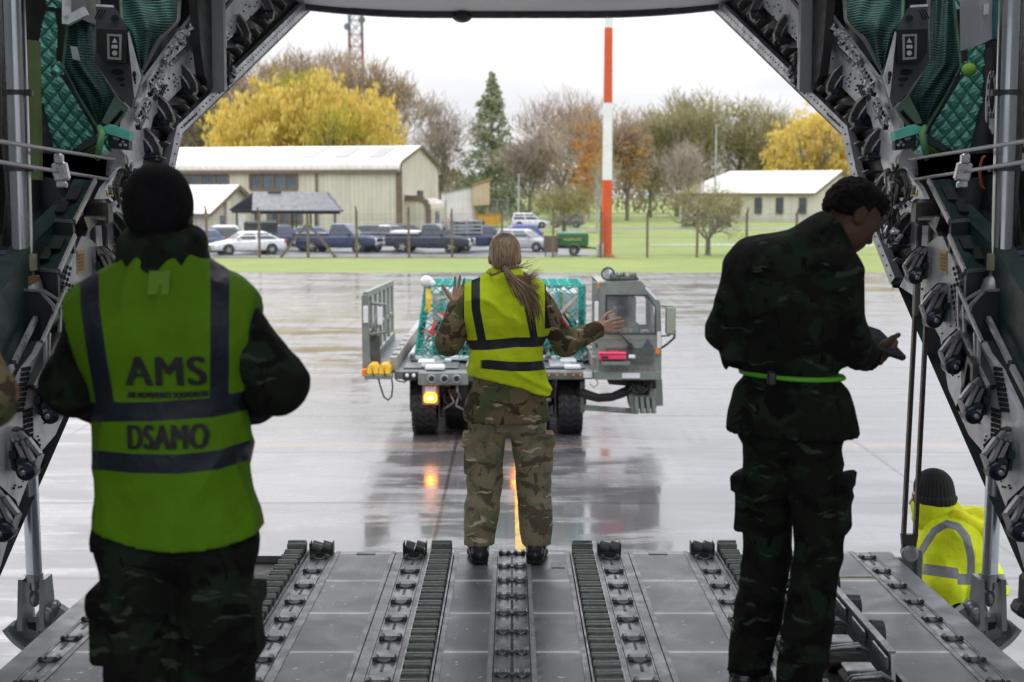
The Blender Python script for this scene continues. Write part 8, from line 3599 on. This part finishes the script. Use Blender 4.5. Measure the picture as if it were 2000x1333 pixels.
# ------------------------------------------------------------------ 2. the man in the lettered vest
def vest_man():
 Y0 = 3.5
 loc = P(318, 1000, Y0)
 loc.z = rz(Y0)
 root = thing('person', 'man seen from behind in shaded green hi-vis vest lettered AMS DSAMO over dark uniform', 'person', tuple(loc))
 def W(px, py, dy=0.0):
  return tuple(P(px, py, Y0+dy)-loc)
 J = dict(head=W(311, 412, .03), neck=W(320, 548), shL=W(190, 636), shR=W(458, 636), chest=W(322, 670), waist=W(336, 860), pelvis=W(342, 990), hipL=W(275, 1050), hipR=W(412, 1050),
    elL=W(142, 752, -.02), wrL=W(205, 800, .28), elR=W(543, 752, -.02), wrR=W(470, 800, .28), front=(0, 1, 0))
 hx, hz = J['hipL'][0], J['hipL'][2]
 J.update(knL=(J['hipL'][0]-.015, .03, .5), knR=(J['hipR'][0]+.0, .02, .5), anL=(J['hipL'][0]-.03, 0, .1), anR=(J['hipR'][0]+.0, 0, .1))
 hands = []
 for sd, sg in (('L', 1), ('R', -1)):
  hands.append(((J['wr'+sd], (sg*.8, .5, .1), (0, .3, 1), (0, 1, .2)), dict(sc_=1.05, curl=(.4, .5, .4))))
 body, q, M, rot = body_mesh(root, J, M_SKIN2, 1.04, hands, pitch=-.05, fat=.95)
 jacket(root, J, M_CAMO_SHADE, W(0, 1075)[2], 1.03, .016, (.08, .075, .053), .009, .012, 31, .105, hemw=.0)
 trousers(root, J, M_CAMO_SHADE, W(0, 1010)[2], .1, (.112, .1, .08), .01, .01, 32, 1.1)
 for sd in 'LR':
  boot(root, J['an'+sd], (.15 if sd == 'R' else -.15, 1), M_BOOT, 1.1)
 collar(root, W(318, 514, .02), .09, .094, .032, M_CAMO_SHADE, .055, 0, .003)
 # dark hat
 hp = [Ell(q(0, -.008, .035), (.089, .108, .093), .02, rot), Ell(q(0, -.012, -.012), (.085, .103, .075), .04, rot)]
 def ex(p, d):
  v = p-np.array(J['head'], np.float32)
  d = np.maximum(d, -.055-v[:, 2]+np.clip(v[:, 1]+.05, 0, .1)*.5)
  return d
 V, Q = field(hp, .0065, cloth_post(.002, 3, extra=ex))
 npmesh('hat', V, Q, pm('black_wool', (.008, .008, .009), .95, 0, .3, 40, bump=.5, bscale=160, Specular_IOR_Level=.1), root)
 # vest
 pr = torso_prims(J, 1.05, .034, .08)
 bt = list(J['pelvis'])
 bt[2] = W(0, 1060)[2]
 pr.append(Cap(J['waist'], bt, .196, .212, .06, (0, 1, 0), .72))
 pr.append(Cap(lerp(J['shL'], J['shR'], .02), lerp(J['shL'], J['shR'], .98), .105, None, .05))
 xl0, xr0 = W(143, 600)[0], W(511, 600)[0]
 zs = [W(0, y)[2] for y in (1050, 850, 740, 640, 570)]
 zs_ = zs[:]
 XL = [W(x, 800)[0] for x in (190, 188, 182, 160, 141)]
 XR = [W(x, 800)[0] for x in (505, 500, 498, 502, 513)]
 zb = W(0, 1050)[2]
 mid = W(350, 0)[0]
 def ex(p, d):
  d = np.maximum(d, zb+.03*((p[:, 0]-mid)/.2)**2-p[:, 2])
  d = np.maximum(d, np.interp(p[:, 2], zs_, XL)-p[:, 0])
  d = np.maximum(d, p[:, 0]-np.interp(p[:, 2], zs_, XR))
  nk = np.array(J['neck'], np.float32)
  dn = np.sqrt((p[:, 0]-nk[0])**2+(p[:, 1]-nk[1]-.02)**2)
  return np.maximum(d, np.where(p[:, 2] > nk[2]-.04, .1-dn, -1))
 V, Q = field(pr, .008, cloth_post(.015, 41, 6, 9, extra=ex))
 zz = V[:, 2]
 yy = [1100, 1000, 900, 800, 700, 600, 500]
 pyv = np.interp(zz, [W(0, y)[2] for y in yy], yy)
 kx = W(418, 800)[0]-W(318, 800)[0]
 pxv = 318+V[:, 0]/kx*100
 kd = Y0/(Y0+V[:, 1])
 pxv, pyv = 1000+(pxv-1000)*kd, 381+(pyv-381)*kd
 sl = np.where(pyv < 810, strip_sd(pxv, np.interp(pyv, [540, 600, 700, 800], [190, 190, 200, 214]), 37), -9)
 sr = np.where(pyv < 800, strip_sd(pxv, np.interp(pyv, [540, 600, 700, 800], [443, 441, 438, 434]), 37), -9)
 b1 = strip_sd(pyv, np.interp(pxv, [190, 300, 420, 500], [806, 805, 797, 780]), 38)
 b2 = strip_sd(pyv, np.interp(pxv, [190, 260, 350, 430, 503], [899, 906, 908, 899, 876]), 38)
 st = np.maximum.reduce([sl, sr, b1, b2])*kx/100
 M_V2 = vest_mat('vest_shaded', (.085, .20, .002), (.013, .019, .028))  # same hi-vis cloth as the marshaller's, cabin shade put into its colour
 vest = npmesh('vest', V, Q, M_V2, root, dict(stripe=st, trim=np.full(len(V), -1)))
 M_LET = pm('black_print', (.006, .007, .006), .7, 0, .2, 40)
 def tx(s, x0, y0, x1, y1, bold):
  a, b_ = W(x0, y1, -.15), W(x1, y0, -.15)
  stick_text(vest, s, .1, (a[0]+b_[0])/2, (a[2]+b_[2])/2, b_[0]-a[0], b_[2]-a[2], M_LET, vest, bold)
 tx('AMS', 247, 696, 398, 754, .0022)
 tx('AIR MOVEMENTS SQUADRON', 248, 766, 401, 780, .0008)
 tx('DSAMO', 252, 830, 402, 878, .002)
 # card pocket below the neck
 a, b_ = W(290, 575, -.13), W(330, 530, -.13)
 mb = MB()
 me = vest.data
 co = np.array([v.co[:] for v in me.vertices])
 bvh = BVHTree.FromPolygons(co.tolist(), [tuple(p.vertices) for p in me.polygons])
 pts = []
 for (x, z) in ((a[0], a[2]), (b_[0], a[2]), (b_[0], b_[2]), (a[0], b_[2])):
  hh = bvh.ray_cast(Vector((x, -1, z)), Vector((0, 1, 0)))
  pts.append(Vector((x, (hh[0].y if hh[0] else -.14)-.011, z)))
 mb.prism(pts, (0, .004, 0))
 mb.build('card_pocket', pm('pocket_yellow', (.1, .215, .003), .6, 0, .1), vest)
# ------------------------------------------------------------------ 3. the man reading the tablet
def tablet_man():
 Y0 = 4.45
 loc = P(1545, 1000, Y0)
 loc.z = rz(Y0)
 root = thing('person', 'man in shaded camouflage with lime belt, head bowed, reading a tablet', 'person', tuple(loc))
 def W(px, py, dy=0.0):
  return tuple(P(px, py, Y0+dy)-loc)
 J = dict(head=W(1662, 420, .04), neck=W(1600, 468, .0), shL=W(1462, 522, .06), shR=W(1632, 530, -.07), chest=W(1548, 580), waist=W(1546, 715), pelvis=W(1545, 800), hipL=W(1507, 830, .03), hipR=W(1588, 830, -.03),
    elL=W(1425, 648, .1), wrL=W(1600, 705, .34), elR=W(1650, 672, -.06), wrR=W(1692, 700, .16), front=(.45, .9, 0))
 J.update(knL=W(1500, 1075, .14), knR=W(1598, 1085, -.06), anL=W(1458, 1350, .16), anR=W(1553, 1362, -.05))
 J['anL'] = (J['anL'][0], J['anL'][1], .1)
 J['anR'] = (J['anR'][0], J['anR'][1], .1)
 hr = ((J['wrR'], (.92, .45, .02), (.1, -.75, -.65), (.2, .55, .8)), dict(sc_=1.05, curl=(.35, .5, .45), spread=.1, tcurl=.4))
 hl = ((J['wrL'], (.85, .2, .15), (-.1, .8, -.6), (.1, -.5, .85)), dict(sc_=1.05, curl=(.4, .5, .4), spread=.1, tcurl=.4))
 body, q, M, rot = body_mesh(root, J, M_SKIN2, 1.02, (hr, hl), yaw=-1.25, pitch=-.62, fat=.92)
 zb = W(0, 731)[2]
 jacket(root, J, M_CAMO_SHADE, W(0, 845)[2], 1.02, .02, (.08, .075, .053), .008, .012, 51, .078, hemw=.035, extra=lambda p, d: d+.03*np.exp(-((p[:, 2]-zb)/.035)**2)*(((p[:, 0]-J['waist'][0])**2+(p[:, 1]-J['waist'][1])**2) < .05), prims=[Cap(W(1440, 700), W(1480, 712), .05, .05, .05), Cap(W(1505, 530, -.05), W(1560, 640, -.1), .08, .1, .08)])
 trousers(root, J, M_CAMO_SHADE, W(0, 800)[2], .12, (.1, .084, .072), .009, .012, 52, 1.0, kk=.012)
 for sd in 'LR':
  boot(root, J['an'+sd], (.5, .85), M_BOOT, 1.08, .2)
 # lime belt hugging the pinched waist
 pr = torso_prims(J, 1.02, .02)
 def exb(p, d):
  d = d+.03*np.exp(-((p[:, 2]-zb)/.035)**2)-.036
  return np.maximum(d, np.abs(p[:, 2]-zb-.06*(p[:, 0]-J['waist'][0])*-.4)-.0085)
 V, Q = field(pr, .006, exb)
 bl = npmesh('belt', V, Q, pm('belt_lime', (.09, .36, .012), .5, 0, .08, 9), root)
 m = MB()
 m.box((J['waist'][0]-.09, J['waist'][1]-.1, zb), (.03, .03, .05), bev=.006)
 m.build('buckle', M_BLK, bl)
 # short dark curly hair
 hp = [Ell(q(0, -.014, .04), (.084, .1, .088), .02, rot), Ell(q(0, .05, .085), (.062, .055, .04), .03, rot), Ell(q(0, -.055, .0), (.07, .05, .055), .03, rot)]
 Mi = np.array(M)
 def ex(p, d):
  v = (p-np.array(J['head'], np.float32))@Mi
  lim = np.where(v[:, 1] > .02, .055, -.035+np.clip(v[:, 1]+.06, 0, 1)*.5)
  d = np.maximum(d, lim-v[:, 2])
  n_ = vnoise(p*np.float32(75), 8)+.6*vnoise(p*np.float32(140), 9)
  return d-.011*(n_-.75)
 V, Q = field(hp, .005, ex)
 npmesh('hair', V, Q, pm('hair_dark', (.006, .0045, .004), .85, 0, .5, 60, bump=.5, bscale=220, Specular_IOR_Level=.15), root)
 # the tablet in his hands: dark slab in a rubber case
 a, b_ = Vector(W(1680, 664, .14)), Vector(W(1757, 690, .2))
 t = (b_-a)
 L = t.length
 tb = thing('tablet', 'black tablet in a thick case held by the bowed man', 'tablet', tuple(loc+a+t*.5))
 X = t.normalized()
 dpt = Vector((-.25, .8, .35))
 dpt = (dpt-X*dpt.dot(X)).normalized()
 Nn = X.cross(dpt).normalized()
 rt = Matrix((X, dpt, Nn)).transposed()
 m = MB()
 m.box((0, .06, 0), (L*1.03, .22, .024), bev=.008)
 m.v = [tuple(rt @ Vector(p)) for p in m.v]
 m.build('case', M_RUB, tb)
 m = MB()
 m.box((0, .06, .0125), (L*.9, .18, .003))
 m.v = [tuple(rt @ Vector(p)) for p in m.v]
 m.build('screen', pm('screen_dim', (.03, .035, .04), .1, 0, .2, 9), tb)
# ------------------------------------------------------------------ 4. ground worker in the bright jacket
def ground_worker():
 Y0 = 7.45
 loc = P(1875, 1100, Y0)
 loc.z = 0
 root = thing('person', 'ground worker in bright yellow jacket and black beanie standing below the ramp edge', 'person', tuple(loc))
 def W(px, py, dy=0.0):
  return tuple(P(px, py, Y0+dy)-loc)
 J = dict(head=W(1822, 972, .0), neck=W(1836, 1016), shL=W(1850, 1062, -.17), shR=W(1832, 1058, .17), chest=W(1856, 1082), waist=W(1872, 1150), pelvis=W(1886, 1215), hipL=W(1886, 1235, -.1), hipR=W(1886, 1235, .1),
    elL=W(1842, 1140, -.27), wrL=W(1840, 1210, -.2), elR=W(1785, 1125, .22), wrR=W(1768, 1180, .12), front=(-1, .12, 0))
 x0 = J['hipL'][0]
 J.update(knL=(x0-.05, -.12, .5), knR=(x0+.04, .12, .5), anL=(x0, -.13, .1), anR=(x0+.08, .13, .1))
 hl = ((J['wrL'], (-.3, .1, -1), (0, -1, 0), (-1, 0, 0)), dict(sc_=1.05, curl=(.4, .5, .4)))
 hr = ((J['wrR'], (-.6, 0, -.8), (.5, .9, 0), (-1, 0, 0)), dict(sc_=1.05, curl=(.4, .5, .4)))
 body, q, M, rot = body_mesh(root, J, M_SKIN, 1.12, (hl, hr), yaw=1.15, pitch=-.1, fat=.95)
 M_J = vest_mat('jacket_fluo', (.78, .92, .02), (.2, .21, .23))
 hd = [Cap(W(1866, 1008), W(1904, 1020), .055, .085, .05), Cap(W(1904, 1022), W(1920, 1062), .08, .05, .05), Cap(W(1868, 1012, -.13), W(1912, 1040, -.13), .045, .055, .04)]
 jk = jacket(root, J, M_J, W(0, 1146)[2], 1.38, .045, (.125, .115, .08), .0085, .016, 61, .1, hemw=.03, prims=[Cap(W(1850, 1090), W(1862, 1130), .2, .2, .06)])
 me = jk.data
 co = np.empty(len(me.vertices)*3, np.float32)
 me.vertices.foreach_get('co', co)
 V = co.reshape(-1, 3)
 yy = [1250, 1200, 1150, 1100, 1050, 1000]
 pyv = np.interp(V[:, 2], [W(0, y)[2] for y in yy], yy)
 kx = W(1975, 1100)[0]-W(1875, 1100)[0]
 pxv = 1875+V[:, 0]/kx*100
 kd = Y0/(Y0+V[:, 1])
 pxv, pyv = 1000+(pxv-1000)*kd, 381+(pyv-381)*kd
 def pl(pts, hw):
  d = np.full(len(V), 99.0)
  for (x0_, y0_), (x1_, y1_) in zip(pts, pts[1:]):
   t = np.clip(((pxv-x0_)*(x1_-x0_)+(pyv-y0_)*(y1_-y0_))/((x1_-x0_)**2+(y1_-y0_)**2), 0, 1)
   d = np.minimum(d, np.hypot(pxv-x0_-t*(x1_-x0_), pyv-y0_-t*(y1_-y0_)))
  return hw-d
 onarm = (V[:, 1] < -.2) & (pxv < 1872)
 st = np.maximum(np.where(onarm, -9, strip_sd(pyv, 1133, 22)), pl([(1898, 1135), (1896, 1090), (1886, 1052), (1868, 1030), (1846, 1024), (1822, 1038), (1800, 1075)], 7.5))
 st = np.maximum(st, np.where(onarm, strip_sd(pyv, np.interp(pxv, [1800, 1870], [1112, 1122]), 22), -9))*kx/100
 at = me.attributes.new('stripe', 'FLOAT', 'POINT')
 at.data.foreach_set('value', st.astype(np.float32))
 at = me.attributes.new('trim', 'FLOAT', 'POINT')
 at.data.foreach_set('value', np.full(len(V), -1, np.float32))
 collar(root, W(1832, 1014), .1, .1, .045, M_J, .07, -.2)
 # hood folded back
 Vh, Qh = field(hd, .008, cloth_post(.02, 64, 9, 9))
 npmesh('hood', Vh, Qh, vest_mat('hood_fluo', (.9, .9, .015), (.2, .2, .2)), root, dict(stripe=np.full(len(Vh), -1), trim=np.full(len(Vh), -1)))
 trousers(root, J, pm('navy_cloth', (.018, .022, .045), .8, 0, .3, 8, bump=.3, bscale=40), W(0, 1125)[2], .1, (.115, .1, .085), .01, .012, 62, 1.2)
 for sd in 'LR':
  boot(root, J['an'+sd], (-1, .1), M_BOOT, 1.1)
 t = NT('beanie_knit')
 hc = J['head']
 co_ = t.sep(t.mapping((1, 1, 1), (0, 0, 0), (-hc[0], -hc[1], -hc[2])))
 a = t.math('ARCTAN2', co_['X'], co_['Y'])
 rib = t.math('SINE', t.math('MULTIPLY', a, 30))
 n = t.noise(110, 3, .6)
 c = t.mix(t.ramp(rib, -.6, .8), (.017, .017, .018), (.03, .03, .032))
 c = t.mix(t.ramp(n, .4, .7, 0, .4), c, (.055, .055, .055))
 M_B = t.bsdf(c, .95, 0, t.bump(t.math('ADD', rib, n), .25, .004))
 hp = [Ell(q(0, -.008, .055), (.1, .115, .115), .02, rot), Ell(q(0, -.01, -.01), (.1, .115, .07), .05, rot)]
 def ex(p, d):
  v = p-np.array(hc, np.float32)
  an = np.arctan2(v[:, 0], v[:, 1])
  d = np.maximum(d, -.045-v[:, 2])
  cuff = np.where(np.abs(v[:, 2]+.015) < .03, .008, 0)
  return d-.0014*np.sin(an*30)-cuff
 V, Q = field(hp, .0065, ex)
 npmesh('beanie', V, Q, M_B, root)
# ------------------------------------------------------------------ 5. the driver in the cab
def driver():
 YC = LD['YC']
 xc, zc = LD['xc'], LD['zc']
 loc = Vector((xc-.06, YC+.86, zc-.18))
 root = thing('person', 'loader driver in camouflage and dark cap seen through the cab windscreen', 'person', tuple(loc))
 hz = P(1219, 602, YC+.75).z-loc.z
 J = dict(head=(0, -.08, hz), neck=(0, -.02, hz-.15), shL=(.19, 0, hz-.22), shR=(-.19, 0, hz-.22), chest=(0, .02, hz-.32), waist=(0, .05, hz-.55), pelvis=(0, .03, .1), hipL=(.1, 0, .09), hipR=(-.1, 0, .09),
    elL=(.27, -.14, hz-.46), wrL=(.16, -.36, hz-.45), elR=(-.27, -.14, hz-.46), wrR=(-.12, -.36, hz-.45), knL=(.13, -.42, .12), knR=(-.13, -.42, .12), anL=(.13, -.5, -.3), anR=(-.13, -.5, -.3), front=(0, -1, 0))
 hands = [((J['wrL'], (-.4, -.8, .2), (0, -.2, 1), (-1, 0, .3)), dict(sc_=1.0, curl=(.6, .7, .5))), ((J['wrR'], (.4, -.8, .2), (0, -.2, 1), (1, 0, .3)), dict(sc_=1.0, curl=(.6, .7, .5)))]
 body, q, M, rot = body_mesh(root, J, M_SKIND, 1.05, hands, yaw=math.pi-.15, pitch=0)
 jacket(root, J, M_CAMO, .06, 1.02, .02, (.08, .072, .05), .01, .01, 71, .08)
 trousers(root, J, M_CAMO, .2, -.28, (.1, .085, .07), .012, .008, 72, 1.0, pockets=False)
 for sd in 'LR':
  boot(root, J['an'+sd], (0, -1), M_BOOT, 1.0, .1)
 m = MB()
 for s in (-1, 1):
  m.sphere(q(s*.032, .094, .01), .012, 8, 6)
 m.build('eye', pm('eye_white', (.5, .48, .45), .3), body)
 hp = [Ell(q(0, -.01, .045), (.088, .106, .085), .02, rot)]
 def ex(p, d):
  v = p-np.array(J['head'], np.float32)
  return np.maximum(d, .03-v[:, 2])
 V, Q = field(hp, .007, ex)
 npmesh('cap', V, Q, pm('cap_dark', (.012, .013, .015), .9, 0, .3, 30), root)
# ------------------------------------------------------------------ 6. the sleeve at the picture edge belongs to another man
def edge_person():
 Y0 = 3.0
 loc = P(-130, 900, Y0)
 loc.z = rz(Y0)
 root = thing('person', 'person in camouflage mostly out of frame, one elbow showing at the edge', 'person', tuple(loc))
 def W(px, py, dy=0.0):
  return tuple(P(px, py, Y0+dy)-loc)
 J = dict(head=W(-230, 400, .03), neck=W(-230, 500), shL=W(-380, 580), shR=W(-120, 590), chest=W(-250, 660), waist=W(-260, 850), pelvis=W(-270, 1010), hipL=W(-335, 1080), hipR=W(-205, 1080),
    elL=W(-450, 770, .02), wrL=W(-350, 850, .26), elR=W(-36, 775, .0), wrR=W(-200, 850, .22), front=(0, 1, 0))
 J.update(knL=(J['hipL'][0], .02, .5), knR=(J['hipR'][0], .02, .5), anL=(J['hipL'][0], 0, .1), anR=(J['hipR'][0], 0, .1))
 hands = [((J['wrR'], (-.8, .5, .1), (0, .2, 1), (0, 1, .2)), dict(sc_=1.05, curl=(.4, .5, .4))), ((J['wrL'], (.8, .5, .1), (0, .2, 1), (0, 1, .2)), dict(sc_=1.05, curl=(.4, .5, .4)))]
 body, q, M, rot = body_mesh(root, J, M_SKIN2, 1.02, hands)
 jacket(root, J, M_CAMO, .82, 1.0, .015, (.075, .072, .052), .009, .01, 81, .08)
 trousers(root, J, M_CAMO, .95, .1, (.11, .095, .078), .012, .01, 82, 1.05)
 for sd in 'LR':
  boot(root, J['an'+sd], (.1, 1), M_BOOT, 1.05)
 hp = [Ell(q(0, -.012, .035), (.085, .104, .09), .02, rot)]
 def ex(p, d):
  v = p-np.array(J['head'], np.float32)
  return np.maximum(d, -.03-v[:, 2]+np.clip(v[:, 1], 0, .1)*1.0)
 V, Q = field(hp, .008, ex)
 npmesh('hair', V, Q, pm('hair_dark', (.006, .0045, .004), .6, 0, .5, 60), root)
marshaller()
vest_man()
tablet_man()
ground_worker()
driver()
edge_person()
